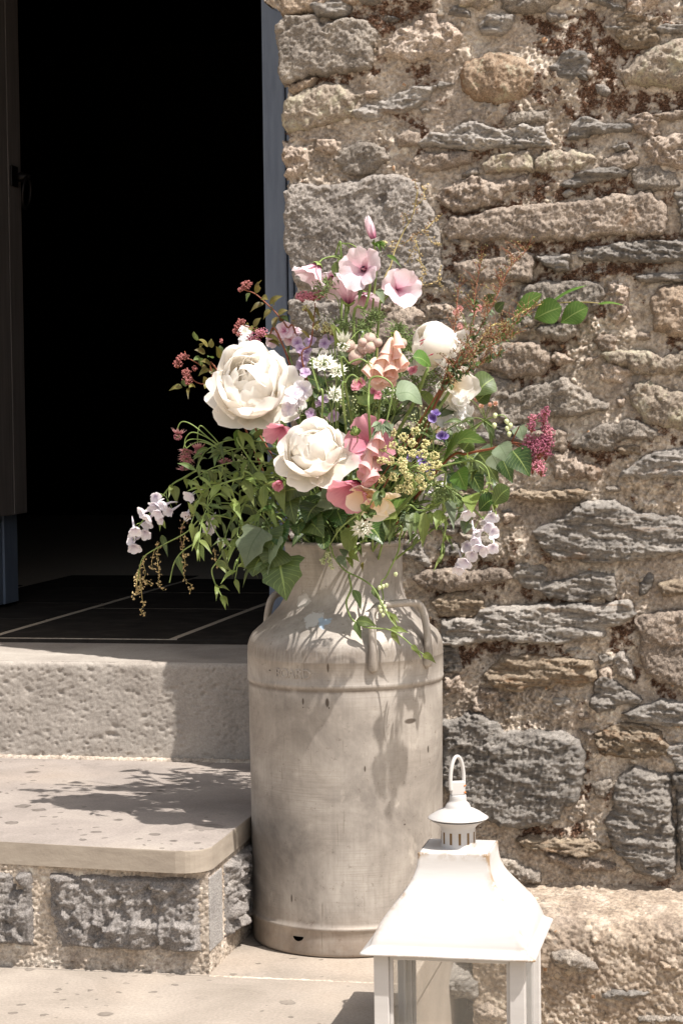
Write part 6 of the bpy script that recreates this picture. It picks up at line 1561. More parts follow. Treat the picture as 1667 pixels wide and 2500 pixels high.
phlox('blush phlox peeping over the top of the largest peony', [(CB, 60, 1130), (CB, 110, 1200), (CB, 20, 1180), (CB, -40, 1215), (CB, 140, 1150)], 'mallow', .018, -.01)
phlox('white phlox with a violet eye beside the largest peony', [(CC, 235, 205), (CC, 180, 300), (CC, 110, 370), (CC, 150, 250)], 'lilacw', .020, -.115)
phlox('lilac phlox florets low between the two big peonies', [(CC, 260, 40), (CC, 310, 430), (CC, 440, 290), (CC, 160, 450), (CC, 530, 460), (CC, 400, 330)], 'lilac', .012, -.06)
phlox('white bell flower in shade behind the spiraea at upper left', [(CA, 790, 800), (CA, 770, 750)], 'white', .018, .02, cat='bellflower', name='bellflower')
phlox('coral pink florets in the heart of the bouquet', [(CC, 755, 150), (CC, 775, 135), (CC, 910, 215), (CC, 945, 250), (CC, 1290, 15), (CC, 740, 170)], 'hotpink', .010, -.10, cat='flower', name='small_flower')
r_p = phlox('violet delphinium florets right of the umbel', [(CC, 1480, 470), (CC, 1500, 440), (CC, 1560, 640), (CC, 1575, 660), (CC, 1340, 830), (CC, 1390, 890), (CC, 1280, 850), (CC, 1440, 950)], 'purple', .0115, -.10, spur=True, e=(30, 45), cat='delphinium', name='delphinium')
phlox('dark violet petals in the shade beside the lower peony', [(CC, 730, 870), (CC, 715, 900)], 'purple', .012, -.14, cat='flower', name='small_flower')
phlox('white sweet peas deep in the right of the bouquet', [(CE, 610, 240), (CE, 600, 290), (CE, 480, 200), (CE, 480, 400), (CE, 520, 140), (CE, 380, 330)], 'white', .021, .03, cat='sweet pea', name='sweet_pea', e=(30, 45))
phlox('white sweet peas low at the right of the churn rim', [(CE, 350, 820), (CE, 250, 1000), (CE, 270, 1075), (CE, 320, 1090), (CE, 240, 920)], 'lilacw', .017, -.06, cat='sweet pea', name='sweet_pea', e=(30, 50))
phlox('pinkish columbine flowers behind the white bud', [(CD, 430, 530), (CD, 450, 500), (CD, 440, 640), (CD, 560, 520), (CD, 590, 490)], 'foxpink', .011, .06, cat='columbine', name='columbine', spur=True, e=(50, 70))
phlox('blush columbine buds against the wall, right of the bouquet', [(CE, 620, 90), (CE, 690, 100), (CE, 735, 160), (CE, 800, 145), (CE, 850, 130)], 'foxglove', .009, .12, cat='columbine', name='columbine', spur=True, e=(60, 80))

# -- delphinium racemes at both sides
def raceme(label, stem_pts, fl, Yv, R, mat, facing):
    P = [at(c, x, y, Yv+FR.uniform(-.014, .010)) for c, x, y in fl]
    r = empty('delphinium', P[0], label, 'delphinium')
    florets(r, P, mat, R, lambda i: Vector(facing)+Vector((FR.uniform(-.6, .6), FR.uniform(-.2, .2), FR.uniform(-.5, .4))), e=(32, 52), W=.5)
    sp = [at(c, x, y, Yv+.006) for c, x, y in stem_pts]; stem(r, [mouth(), *sp], .0022, .0010)
    sm = catmull([tuple(s) for s in sp], 8)
    twiglets(r, [(Vector(sm[np.argmin(np.linalg.norm(sm-np.array(p)-np.array([0, 0, .012]), axis=1))]), p+Vector((0, .004, .003))) for p in P], .0006)
    return r
raceme('white delphinium spray drooping at far left before the doorway', [(CG, 1050, 640), (CG, 850, 600), (CG, 740, 568), (CG, 600, 640), (CG, 500, 700), (CG, 410, 810), (CG, 320, 940), (CG, 210, 1060), (CG, 140, 1190)],
       [(CG, x, y) for x, y in ((345, 805), (365, 880), (245, 950), (265, 1045), (385, 950), (405, 1010), (495, 940), (145, 1105), (250, 1140), (155, 1210), (140, 1270), (320, 900), (300, 1000), (450, 880))], -.05, .0165, 'lilacw', (-.2, -.8, -.4))
raceme('pair of white delphinium flowers inside the left foliage', [(CG, 1000, 700), (CG, 800, 780)], [(CG, 690, 790), (CG, 650, 960), (CG, 880, 1000), (CG, 850, 1110), (CG, 990, 1220), (CG, 900, 1060)], -.04, .0165, 'lilacw', (-.1, -.8, -.5))
rr1 = raceme('white delphinium spray hanging at right in front of the wall', [(CE, 300, 800), (CE, 400, 890), (CE, 560, 1000), (CE, 700, 1140), (CE, 760, 1220), (CE, 700, 1350), (CE, 560, 1520)],
       [(CE, x, y) for x, y in ((510, 1140), (585, 1105), (810, 1150), (770, 1230), (820, 1290), (660, 1290), (660, 1360), (590, 1420), (640, 1490), (735, 1450), (835, 1430), (590, 1560), (510, 1610), (540, 1570), (700, 1410), (780, 1190))], -.11, .0170, 'lilacw', (.1, -.7, -.7))
fe = Mesh()
for k in range(60):
    a = at(CE, 330+FR.uniform(-40, 150), 910+FR.uniform(-10, 80), -.11); b = a+Vector((FR.uniform(-.012, .022), FR.uniform(-.01, .01), FR.uniform(-.032, .002))); fe.tube([tuple(a), tuple((a+b)/2+Vector((.002, 0, .002))), tuple(b)], [.0006, .0005, .0003], 4)
fe.obj('feathery_leaf', M_feather, rr1)
r = empty('larkspur_bud_stem', at(CE, 900, 240, -.12), 'arching larkspur tip with pale green buds, right', 'larkspur')
stem(r, [mouth(), at(CE, 300, 600, -.06), at(CE, 680, 330, -.10), at(CE, 850, 250, -.12), at(CE, 930, 240, -.12), at(CE, 975, 300, -.12)], .0018, .0009)
vb, fb = lathe([(0, 0), (.6, .2), (1, .8), (.9, 1.5), (.4, 2.2), (0, 2.5)], 10); mbud = mesh_only('bud', vb, fb, M_budg)
for x, y in ((852, 215), (840, 305), (955, 335), (977, 385), (988, 305), (950, 270)): placed(r, 'bud', mbud, Matrix.Translation(at(CE, x, y, -.12)) @ rotz_to((FR.uniform(-.4, .4), -.2, -1)) @ Matrix.Scale(.0042, 4))

# -- yellow-green umbel
UMB = [(1310,600),(1190,650),(1080,610),(1275,710),(1400,720),(990,760),(1095,735),(1185,780),(1285,810),(1385,815),(1490,830),(980,880),(1065,880),(1180,890),(1195,960),(1450,920),(1515,920),(1375,950),(985,1055),(1100,1035),(1240,1030),(1350,1050),(1455,1020),(1370,1120),(1240,1110),(1155,1150),(1245,1165)]
uc = at(CC, 1195, 905, -.205)
r = empty('umbel', uc, 'yellow-green umbel head like parsnip flower, right of the lower peony', 'umbel')
um = []
for i, (x, y) in enumerate(UMB):
    d = math.hypot(x-1195, y-905)/330; p = at(CC, x, y, -.228+.040*d+FR.uniform(-.006, .006)); um.append(p)
    P = ellipsoid_pts(p, (.0082, .0082, .0075), 46, i, .7); blob_mesh('umbellet', P, .0018, M_umbel, r, i)
    twiglets(r, [(p+Vector((0, .008, -.004)), Vector(q)) for q in P[::4]], .0003, M_sepal, 'rays', 0, 3)
twiglets(r, [(uc+Vector((0, .03, -.01)), p+Vector((0, .008, -.004))) for p in um], .0008, M_stem, 'ray', .06)
stem(r, [mouth(), at(CC, 1250, 1250, -.10), uc+Vector((0, .03, -.01))], .0026, .0018)
r = empty('umbel', at(CB, 480, 1090, -.03), 'small yellow-green umbel behind the campion pods, upper left', 'umbel')
for i, (x, y) in enumerate(((490, 1110), (450, 1070), (520, 1140), (365, 1095), (440, 1120), (260, 910), (1000, 290))): cluster(r, at(CB, x, y, -.03), (.008, .008, .006), 40, M_umbel, 'umbellet', .0017, i)
stem_to(r, at(CB, 470, 1160, -.02), .0016, .001)
r = empty('umbel', at(CH, 640, 230, -.13), 'small green hanging umbel at the churn neck', 'umbel')
hp = at(CH, 640, 165, -.135); us = [at(CH, x, y, -.14) for x, y in ((590, 265), (610, 250), (640, 215), (630, 240), (650, 295), (670, 320), (600, 285), (655, 245), (640, 270), (625, 220))]
for i, p in enumerate(us): cluster(r, p, (.0045, .0045, .004), 18, M_budg, 'umbellet', .0014, i, False)
twiglets(r, [(hp, p) for p in us], .0005); stem(r, [mouth(), at(CC, 860, 1400, -.16), at(CC, 620, 1500, -.16), hp], .0022, .0012)

# -- spiraeas
def spiraea(label, main, leaves, clusters, Y, lm='bronze', cm=None, smat=None, name='spiraea', crop=CA, wid=.018):
    r = empty(name, at(crop, *main[-1], Y), label, 'spiraea')
    stem(r, [mouth(), *[at(crop, x, y, Y) for x, y in main]], .0020, .0009, smat or M_stemr)
    for (x0, y0, x1, y1, *w) in leaves: leaf(r, at(crop, x0, y0, Y), at(crop, x1, y1, Y-.01+FR.uniform(-.012, .012)), w[0] if w else wid, FR.choice([lm, lm, 'green']), 'lance', serr=.0)
    for i, (x, y, rad, n) in enumerate(clusters): cluster(r, at(crop, x, y, Y-.006), (rad, rad, rad*.75), n, cm or M_spirb, seed=i, size=.0017)
    return r
spiraea('bronze-leaved spiraea twig reaching up over the blue door frame', [(1290, 900), (1180, 700), (1070, 560), (1000, 490), (880, 385), (790, 350), (750, 335)],
    [(880, 380, 935, 250), (930, 430, 1000, 440, .022), (960, 470, 825, 560), (1010, 480, 1145, 400), (820, 370, 790, 460, .013), (1030, 530, 950, 630), (1040, 530, 1060, 490, .016), (1090, 580, 1190, 540), (1110, 610, 1200, 660, .02), (1080, 600, 1045, 760), (1100, 640, 1190, 600)],
    [(795, 295, .011, 60), (740, 330, .006, 26), (730, 350, .005, 18)], -.01)
spiraea('spiraea twig with rose buds just above the largest peony', [(1150, 900), (1000, 780), (880, 720), (780, 690), (740, 660)],
    [(860, 700, 935, 610), (820, 700, 850, 740), (780, 680, 815, 675, .01), (900, 790, 840, 870), (960, 780, 1130, 870), (870, 720, 900, 760), (1000, 830, 1120, 900)],
    [(745, 645, .008, 34), (705, 690, .009, 40), (695, 735, .008, 34), (720, 770, .006, 20)], -.02)
r = empty('spiraea', at(CA, 930, 750, -.03), 'two fluffy rose spiraea heads touching the largest peony top', 'spiraea')
for i, (x, y, s) in enumerate(((935, 750, .012), (860, 800, .014), (880, 835, .010))): cluster(r, at(CA, x, y, -.035), (s, s, s*.8), 80, M_spir if i == 0 else M_spird, seed=i+20)
stem_to(r, at(CA, 900, 860, -.02), .0016, .001, M_stemr)
spiraea('bronze spiraea sprig with red buds at far left of the largest peony', [(560, 1180), (450, 1130), (330, 1050), (230, 990), (200, 930)],
    [(430, 890, 320, 820), (390, 860, 345, 900), (320, 830, 290, 740), (460, 900, 455, 810), (400, 950, 290, 920), (470, 1000, 420, 990), (360, 1010, 280, 1020), (350, 1070, 380, 1000), (450, 1060, 350, 1030), (540, 1000, 500, 880), (550, 960, 540, 870), (430, 1100, 330, 1170), (390, 1060, 370, 1120), (490, 1150, 420, 1100)],
    [(200, 980, .009, 36), (150, 1000, .009, 40), (135, 1050, .010, 46), (300, 1095, .007, 24), (550, 830, .005, 14)], -.03)
spiraea('spiraea sprig with a dark seed head, lower far left', [(600, 1260), (420, 1250), (300, 1220), (240, 1130)],
    [(180, 1275, 50, 1310, .02), (240, 1280, 235, 1395, .01), (300, 1265, 240, 1280), (210, 1270, 185, 1195), (400, 1240, 380, 1170), (480, 1240, 420, 1215), (420, 1255, 390, 1290)],
    [(220, 1130, .009, 40), (225, 1180, .011, 54), (240, 1225, .008, 34)], -.03)
spiraea('tall rose spiraea head on a red stem below the nodding mallow', [(260, 1560), (310, 1250), (345, 950), (350, 860)],
    [(300, 1200, 200, 1120, .01), (340, 1050, 250, 900, .012), (350, 900, 400, 1010, .012), (170, 1040, 130, 1035, .009), (330, 1100, 420, 1020, .010)],
    [(230, 800, .0135, 120), (300, 790, .011, 80), (340, 800, .011, 70), (390, 780, .0125, 90)], -.03, 'bronze', M_spir, M_stemr, crop=CB)
# burgundy spray at the right
BX = -.19
r = empty('spiraea', at(CE, 1240, 480, BX), 'burgundy spiraea plume on a red stem at far right against the wall', 'spiraea')
stem(r, [mouth(), at(CE, 370, 690, -.10), at(CE, 600, 590, -.14), at(CE, 830, 540, -.16), at(CE, 1000, 490, -.175), at(CE, 1110, 500, -.185), at(CE, 1230, 480, BX)], .0028, .0012, M_stemr)
stem(r, [at(CE, 1000, 490, -.175), at(CE, 1030, 420, -.18), at(CE, 1070, 340, -.185)], .0014, .001, M_stemr); stem(r, [at(CE, 1010, 490, -.175), at(CE, 1080, 530, -.185), at(CE, 1180, 620, -.185)], .0013, .0008, M_stemr)
for i, (x, y, s, n) in enumerate(((1310, 200, .009, 60), (1290, 260, .011, 80), (1195, 260, .008, 40), (1180, 340, .010, 60), (1310, 350, .010, 60), (1340, 400, .011, 80), (1170, 470, .014, 120), (1290, 470, .017, 170), (1150, 540, .015, 120), (1250, 540, .017, 170), (1310, 570, .014, 120), (1200, 620, .011, 70), (1240, 680, .012, 90), (1270, 740, .010, 60), (1190, 730, .008, 44), (1330, 480, .013, 100))):
    cluster(r, at(CE, x, y, BX-.01+FR.uniform(-.01, .01)), (s, s*.9, s), n, M_spird if (x+y) % 3 else M_spir, seed=40+i, size=.0016)
for li, (x0, y0, x1, y1, w, mt) in enumerate(((700, 555, 885, 755, .046, 'greyg'), (890, 505, 980, 680, .038, 'greyg'), (1075, 335, 1110, 478, .030, 'greyg'), (545, 595, 710, 810, .042, 'greyg'), (700, 580, 885, 865, .045, 'green'), (920, 640, 1010, 860, .032, 'dark'), (1010, 560, 1170, 800, .048, 'dark'), (940, 640, 990, 800, .036, 'green'), (600, 720, 740, 970, .044, 'dark'), (1290, 600, 1235, 615, .010, 'green'), (820, 600, 905, 760, .034, 'greyg'))):
    ly_ = (-.05, -.19, -.12, -.02, -.09, -.16, -.20, -.07, -.03, -.18, -.13)[li]
    leaf(r, at(CE, x0, y0, ly_), at(CE, x1, y1, ly_-.008), w, mt, 'ovate', serr=.07, normal=(-.15+FR.uniform(-.3, .3), -.9, .35), sag=.1)
leaf(r, at(CE, 375, 660, -.10), at(CE, 775, 485, -.15), .052, 'bright', 'ovate', serr=.07, normal=(-.2, -.7, .8), sag=.2)
leaf(r, at(CE, 560, 560, -.12), at(CE, 660, 450, -.12), .036, 'green', 'ovate', serr=.06)
leaf(r, at(CE, 510, 740, -.13), at(CE, 590, 930, -.14), .040, 'bright', 'ovate', normal=(-.3, -.9, .2)); leaf(r, at(CE, 830, 1060, -.12), at(CE, 985, 900, -.13), .034, 'green', 'obov', normal=(.2, -.9, .4)); leaf(r, at(CE, 700, 1110, -.11), at(CE, 850, 1000, -.12), .034, 'dark', 'obov')
leaf(r, at(CE, 690, 110, .10), at(CE, 835, 20, .10), .034, 'green', 'ovate', serr=.05); leaf(r, at(CE, 480, 850, -.12), at(CE, 420, 770, -.12), .030, 'dark', 'ovate')

# -- hornbeam branch
HY = .30
r = empty('hornbeam_branch', at(CD, 1280, 450, HY), 'thin hornbeam branch with bright ribbed leaves reaching right along the wall', 'branch')
stem(r, [mouth(), at(CD, 560, 800, .10), at(CD, 800, 590, .22), at(CD, 1000, 470, .28), at(CD, 1150, 440, HY), at(CD, 1400, 432, HY), at(CD, 1560, 445, HY)], .0019, .0008, M_stemt)
for (x0, y0, x1, y1, w, mt, nn) in ((850, 540, 1075, 370, .042, 'bright', (-.3, -.75, .6)), (1015, 560, 1225, 470, .052, 'bright', (.1, -.95, .25)), (1215, 590, 1425, 470, .046, 'bright', (.1, -.95, .3)), (1150, 430, 1425, 300, .016, 'bright', (-.3, -.5, .8)), (1500, 445, 1700, 455, .014, 'bright', (0, -.4, .9)), (740, 690, 840, 640, .03, 'bright', (.1, -.9, .4)), (640, 450, 720, 370, .026, 'green', (.1, -.9, .4)), (720, 500, 790, 430, .022, 'green', (.1, -.9, .4)), (870, 580, 930, 560, .018, 'bright', (0, -.9, .4))):
    leaf(r, at(CD, x0, y0, HY-.005), at(CD, x1, y1, HY-.015), w, mt, 'obov' if w > .04 else 'ovate', normal=nn, serr=.05, sag=.06, fold=.1)
r = empty('leafy_twig', at(CD, 620, 1090, .10), 'single dark leaf standing out beneath the dock sprays, right', 'leaf')
leaf(r, at(CD, 560, 1150, .08), at(CD, 705, 1015, .10), .050, 'green', 'obov', normal=(.1, -.95, .2)); stem_to(r, at(CD, 560, 1150, .08), .0016, .001)

# -- dock and other seed sprays
r = empty('dock_spray', at(CB, 1290, 10, .06), 'golden dock seed spray rising highest above the mallows', 'dock')
stem(r, [mouth(), at(CB, 960, 1000, .02), at(CB, 1080, 480, .04), at(CB, 1120, 340, .05), at(CB, 1200, 170, .06), at(CB, 1280, 20, .06), at(CD0, 958, 440, .06)], .0016, .0007, M_stemt)
for pts in ([(1290, 10), (1310, -90), (1330, -200), (1300, -310)], [(1310, -60), (1380, -140), (1400, -260)], [(1500, 60), (1400, 160), (1300, 210), (1220, 280), (1100, 300)], [(1560, 20), (1480, 80), (1380, 190)], [(1560, 300), (1480, 290), (1400, 190)], [(1100, 260), (1080, 330), (1120, 360)], [(1230, 480), (1270, 370), (1300, 340)], [(1320, 440), (1400, 530), (1380, 610), (1340, 650), (1440, 690), (1520, 640)], [(1250, 100), (1200, 0), (1190, 120)], [(1300, 240), (1340, 360), (1350, 480)], [(1560, 500), (1530, 600), (1560, 720)]):
    seed_chain(r, [at(CB, x, y, .06+FR.uniform(-.02, .02)) for x, y in pts], M_seed if FR.random() < .7 else M_seedr)
r = empty('dock_spray', at(CD, 700, 300, .06), 'large rusty brown dock spray fanning out at the upper right', 'dock')
main = [[(300, 1100), (430, 900), (540, 640), (560, 400), (610, 100)], [(330, 1050), (560, 700), (720, 400), (830, 160), (970, 20)], [(350, 1050), (600, 760), (800, 640), (1000, 480)], [(300, 1100), (380, 760), (420, 500), (430, 330)], [(350, 1000), (520, 860), (680, 760), (850, 690)], [(300, 1120), (480, 980), (620, 900), (760, 830)]]
for b in main: stem(r, [mouth(), *[at(CD, x, y, -.07+.10*i/4) for i, (x, y) in enumerate(b)]], .0014, .0006, M_stemr)
gg = random.Random(5)
for k in range(330):
    b = gg.choice(main+[main[1], main[2], main[4], main[5]]); i = gg.randrange(len(b)-1); t_ = gg.random(); x, y = b[i][0]+(b[i+1][0]-b[i][0])*t_, b[i][1]+(b[i+1][1]-b[i][1])*t_
    if y > 950 and gg.random() < .6: continue
    a_ = gg.uniform(-2.6, -.4); L_ = gg.uniform(60, 190); dx, dy = math.cos(a_)*L_*gg.choice([1, 1, -.6]), math.sin(a_)*L_*.8
    Yk = -.07+.10*max(0, 900-y)/800+gg.uniform(-.03, .03)
    seed_chain(r, [at(CD, x, y, Yk), at(CD, x+dx*.5, y+dy*.6, Yk), at(CD, x+dx, y+dy, Yk)], gg.choice([M_seedr, M_seedr, M_seedg, M_seedg, M_seedg]), .0050, .0018, .0028, stem_mat=M_stemr, r=.0004)
gg = random.Random(9)
for k in range(280):
    b = gg.choice(main[:3]+main[4:]); i = gg.randrange(len(b)-1); t_ = gg.random(); x, y = b[i][0]+(b[i+1][0]-b[i][0])*t_, b[i][1]+(b[i+1][1]-b[i][1])*t_
    if y < 420: continue
    Yk = -.07+.10*max(0, 900-y)/800
    leaf(r, at(CD, x, y, Yk), at(CD, x+gg.uniform(-50, 60), y+gg.uniform(-55, 40), Yk+gg.uniform(-.02, .02)), gg.uniform(.005, .011), gg.choice(['green', 'dark', 'greyg']), 'lance', n=7)
r = empty('dock_spray', at(CG, 190, 1500, -.05), 'drooping pale dock spray with hanging seed chains at lower left', 'dock')
stem(r, [mouth(), at(CG, 1100, 900, -.03), at(CG, 810, 980, -.05), at(CG, 640, 1140, -.05), at(CG, 400, 1270, -.05), at(CG, 240, 1370, -.05), at(CG, 195, 1480, -.05), at(CG, 180, 1600, -.05)], .0018, .0008, M_stem)
for pts in ([(800, 995), (690, 990), (600, 1070), (580, 1200), (600, 1300)], [(620, 1170), (600, 1300), (620, 1420), (600, 1500), (630, 1600), (680, 1640), (665, 1710)], [(380, 1240), (330, 1330), (310, 1430), (325, 1500)], [(380, 1280), (360, 1350), (370, 1460), (380, 1560), (370, 1620), (420, 1690)], [(250, 1370), (230, 1420), (250, 1520), (240, 1600), (310, 1640)], [(240, 1390), (190, 1500), (170, 1620), (180, 1700), (150, 1740)], [(200, 1500), (210, 1640), (220, 1760), (230, 1830), (205, 1880), (245, 1920)], [(195, 1490), (175, 1560), (260, 1600), (270, 1640)], [(890, 1290), (905, 1390), (920, 1490)], [(190, 1560), (200, 1660), (165, 1720)]):
    seed_chain(r, [at(CG, x, y, -.05+FR.uniform(-.012, .012)) for x, y in pts], M_seed if FR.random() < .75 else M_seedr, .0046, .0024, .0028)

# -- trailing jasmine-like vines on the left and over the churn
def vine(label, crop, pts, leaves, Yf, mt='lime', name='trailing_vine', w=.019, r0=.0020, r1=.0011, cat='vine', from_mouth=True, kind='lance', tipbud=None):
    P = [at(crop, x, y, Yf(i/(len(pts)-1)) if callable(Yf) else Yf) for i, (x, y) in enumerate(pts)]
    r = empty(name, P[len(P)//2], label, cat)
    stem(r, ([mouth()] if from_mouth else [])+P, r0, r1)
    for (x0, y0, x1, y1, *rest) in leaves:
        Y0 = Yf(.5) if callable(Yf) else Yf
        leaf(r, at(crop, x0, y0, Y0), at(crop, x1, y1, Y0-.012+FR.uniform(-.014, .014)), rest[0] if rest else w, rest[1] if len(rest) > 1 else mt, rest[2] if len(rest) > 2 else kind)
    return r
vine('jasmine vine arching left with paired pale leaves and hanging tip', CG, [(1280, 640), (1150, 640), (950, 700), (845, 800), (838, 950), (870, 1060), (940, 1190), (1040, 1290)],
     [(950, 700, 850, 850, .024), (955, 720, 1060, 850), (860, 980, 745, 1080, .018), (860, 1040, 940, 1105), (960, 1200, 1050, 1290, .012), (945, 1200, 945, 1340, .014), (1180, 640, 1290, 720), (1170, 650, 1270, 915, .030), (1250, 610, 1400, 680, .024), (1370, 690, 1510, 770, .026), (1480, 760, 1550, 970, .026), (1060, 850, 1145, 1035, .026), (1025, 850, 1110, 900, .018), (1360, 700, 1350, 1010, .026), (1400, 900, 1500, 1160, .018)], -.10)
vine('jasmine vine trailing low left, ending in a drooping leaf tuft', CG, [(1420, 960), (1260, 1030), (1110, 1190), (1010, 1290), (920, 1420), (870, 1500), (900, 1620), (950, 1720), (995, 1800)],
     [(1120, 1190, 1020, 1435, .024), (1130, 1190, 1330, 1325, .030), (920, 1420, 1020, 1550, .022), (930, 1410, 1072, 1530, .016), (915, 1630, 910, 1790, .013), (930, 1660, 1040, 1695, .010), (960, 1730, 1000, 1875, .015), (970, 1740, 1025, 1840, .010), (985, 1300, 1015, 1405, .016), (1220, 1050, 1120, 1180, .022), (1240, 1060, 1420, 1270, .014)], -.09)
vine('bare green vine stem curving down on the left with one leaf', CG, [(1000, 1000), (830, 1140), (720, 1240), (600, 1320), (520, 1430), (475, 1615)], [(555, 1360, 605, 1560, .022, 'green'), (800, 1150, 740, 1250, .016), (810, 1160, 870, 1290, .020), (720, 1240, 760, 1430, .018), (740, 1260, 800, 1420, .022), (700, 1200, 750, 1080, .018)], -.06)
vine('leafy vine above the far left delphinium', CG, [(1050, 640), (900, 590), (740, 570), (620, 640)], [(620, 640, 640, 740, .014), (640, 650, 690, 760, .012), (520, 710, 540, 890, .026, 'lime'), (500, 700, 465, 830, .014), (395, 1030, 440, 1115, .014), (400, 1170, 460, 1380, .018, 'green'), (400, 1030, 385, 1140, .010), (820, 590, 850, 730, .024, 'green'), (880, 590, 900, 700, .022), (760, 790, 800, 960, .020), (800, 690, 820, 800, .018)], -.04)
vine('twining vine in the left of the bouquet below the largest peony', CG, [(1200, 780), (1120, 900), (930, 990), (780, 880), (720, 760)], [(800, 830, 830, 700, .018), (900, 1000, 960, 1080, .022), (1010, 950, 1060, 1020, .022, 'green'), (1200, 860, 1280, 1000, .040, 'green', 'ovate'), (960, 620, 1030, 560, .020), (1010, 700, 1000, 580, .02, 'green'), (1040, 800, 1130, 700, .026, 'green'), (960, 760, 1020, 860, .022), (1000, 900, 1080, 980, .022), (880, 830, 960, 900, .02, 'green')], -.05)
vine('bright lance leaves hanging straight down beneath the largest peony', CG, [(1180, 400), (1130, 260), (1120, 190)], [(1110, 185, 1110, 400, .026, 'bright'), (1130, 200, 1165, 375, .018), (1150, 215, 1290, 420, .020), (1290, 400, 1375, 540, .016), (1280, 400, 1290, 500, .01), (1310, 300, 1350, 430, .026, 'green')], -.10)
r = empty('ivy_trail', at(CG, 1500, 1500, -.10), 'trail of large ivy leaves hanging at the left of the churn neck', 'ivy')
stem(r, [mouth(), at(CG, 1400, 950, -.09), at(CG, 1420, 1120, -.11), at(CG, 1480, 1300, -.12)], .002, .0012, M_stemd)
for (x0, y0, x1, y1, w, mt, k, nn) in ((1340, 1110, 1170, 1500, .085, 'greyg', 'ivy', (-.4, -.8, .45)), (1470, 1170, 1380, 1560, .070, 'greyg', 'ivy', (-.6, -.7, .3)), (1490, 1380, 1565, 1790, .092, 'green', 'ivy', (.15, -.95, .15)), (1330, 1370, 1250, 1560, .060, 'green', 'ovate', (-.3, -.9, .3)), (1500, 1280, 1380, 1500, .07, 'green', 'ovate', (.1, -.9, .4)), (1400, 1120, 1460, 1320, .06, 'green', 'ovate', (-.2, -.9, .3))):
    leaf(r, at(CG, x0, y0, -.125), at(CG, x1, y1, -.135), w, mt, k, normal=nn, sag=.12, wave=.04, n=17, fold=.12)
vine('long vine trailing over the churn shoulder to the right handle', CH, [(600, 90), (655, 160), (680, 240), (760, 340), (860, 390), (940, 440), (990, 500), (1030, 580), (1080, 680), (1140, 760)],
     [(820, 480, 880, 640, .024, 'green'), (960, 470, 1020, 570, .020, 'green'), (1060, 640, 1150, 760, .014), (1090, 660, 1165, 735, .012)], lambda t: -.125-.06*t)
vine('pale vine looping over the churn shoulder with spread leaves at its tip', CH, [(790, 380), (805, 470), (770, 570), (790, 660), (830, 715), (920, 760), (1080, 775), (1180, 830), (1260, 900), (1340, 960)],
     [(840, 710, 1000, 755, .028, 'green'), (835, 720, 880, 855, .020, 'green'), (1090, 775, 1230, 800, .018), (1100, 790, 1170, 900, .016), (1250, 890, 1310, 970, .015), (1330, 955, 1430, 1025, .020), (1270, 900, 1325, 1000, .008)], lambda t: -.15-.035*t)
r = vine('budding larkspur tip hanging down the churn neck at right', CH, [(1130, 20), (1160, 110), (1150, 200), (1090, 330), (1060, 390), (1025, 430), (1040, 520), (1035, 600)], [], -.155, cat='larkspur', name='larkspur_bud_stem')
for x, y in ((1130, 350), (1070, 430), (1020, 450), (1045, 440), (1030, 560), (1050, 590), (1030, 620), (1060, 620), (1045, 650), (1020, 590)): placed(r, 'bud', mbud, Matrix.Translation(at(CH, x, y, -.16)) @ rotz_to((FR.uniform(-.4, .4), -.2, -1)) @ Matrix.Scale(.0036, 4))
vine('broken leafy tip hanging over the churn rim, centre', CH, [(700, 40), (760, 90), (780, 180)], [(800, 20, 790, 200, .030, 'lime', 'strap'), (860, 140, 885, 240, .014, 'green'), (740, 180, 760, 260, .026, 'greyg'), (790, 200, 870, 280, .024), (770, 240, 820, 335, .018), (850, 150, 830, 230, .02), (700, 240, 780, 330, .024, 'greyg'), (890, 280, 890, 350, .010, 'bronze')], -.14)
# hanging leaves along the right of the rim
vine('row of lance leaves hanging from a thin stem right of the rim', CE, [(0, 1095), (150, 1105), (240, 1100), (330, 1060), (380, 1000)], [(210, 1120, 190, 1455, .036, 'lime'), (345, 1100, 315, 1295, .026, 'lime'), (430, 1010, 475, 1290, .028, 'greyg'), (120, 1120, 125, 1330, .030, 'green'), (640, 960, 640, 1130, .034, 'lime', 'ovate'), (60, 1120, 80, 1390, .022, 'green'), (590, 1210, 570, 1330, .024, 'greyg', 'ovate'), (250, 1130, 280, 1250, .016), (640, 1110, 645, 1200, .012)], -.11)
vine('nodding bud spike right of the rim among hanging leaves', CE, [(300, 1060), (380, 1140), (405, 1190), (390, 1330), (365, 1500)], [(400, 1200, 395, 1330, .008), (395, 1300, 370, 1420, .008), (380, 1400, 360, 1505, .010), (400, 1330, 425, 1400, .006), (380, 1150, 365, 1210, .012)], -.11)
vine('curled pale stem with a seed tuft and twin bracts, lower right', CE, [(20, 790), (300, 720), (560, 660), (680, 655), (770, 720), (800, 830), (790, 900), (770, 950)], [(600, 650, 610, 560, .006), (620, 650, 680, 610, .006), (800, 850, 840, 880, .007), (800, 850, 760, 890, .007), (790, 920, 740, 960, .008), (790, 940, 850, 960, .008), (780, 930, 720, 930, .006), (300, 730, 420, 770, .006)], -.14)
vine('thin hooked stem with one twin-lobed pod by the right delphinium', CE, [(680, 970), (790, 955), (840, 1000), (855, 1050)], [(850, 1050, 870, 1090, .012), (852, 1050, 835, 1125, .014), (850, 1100, 860, 1180, .004)], -.10)
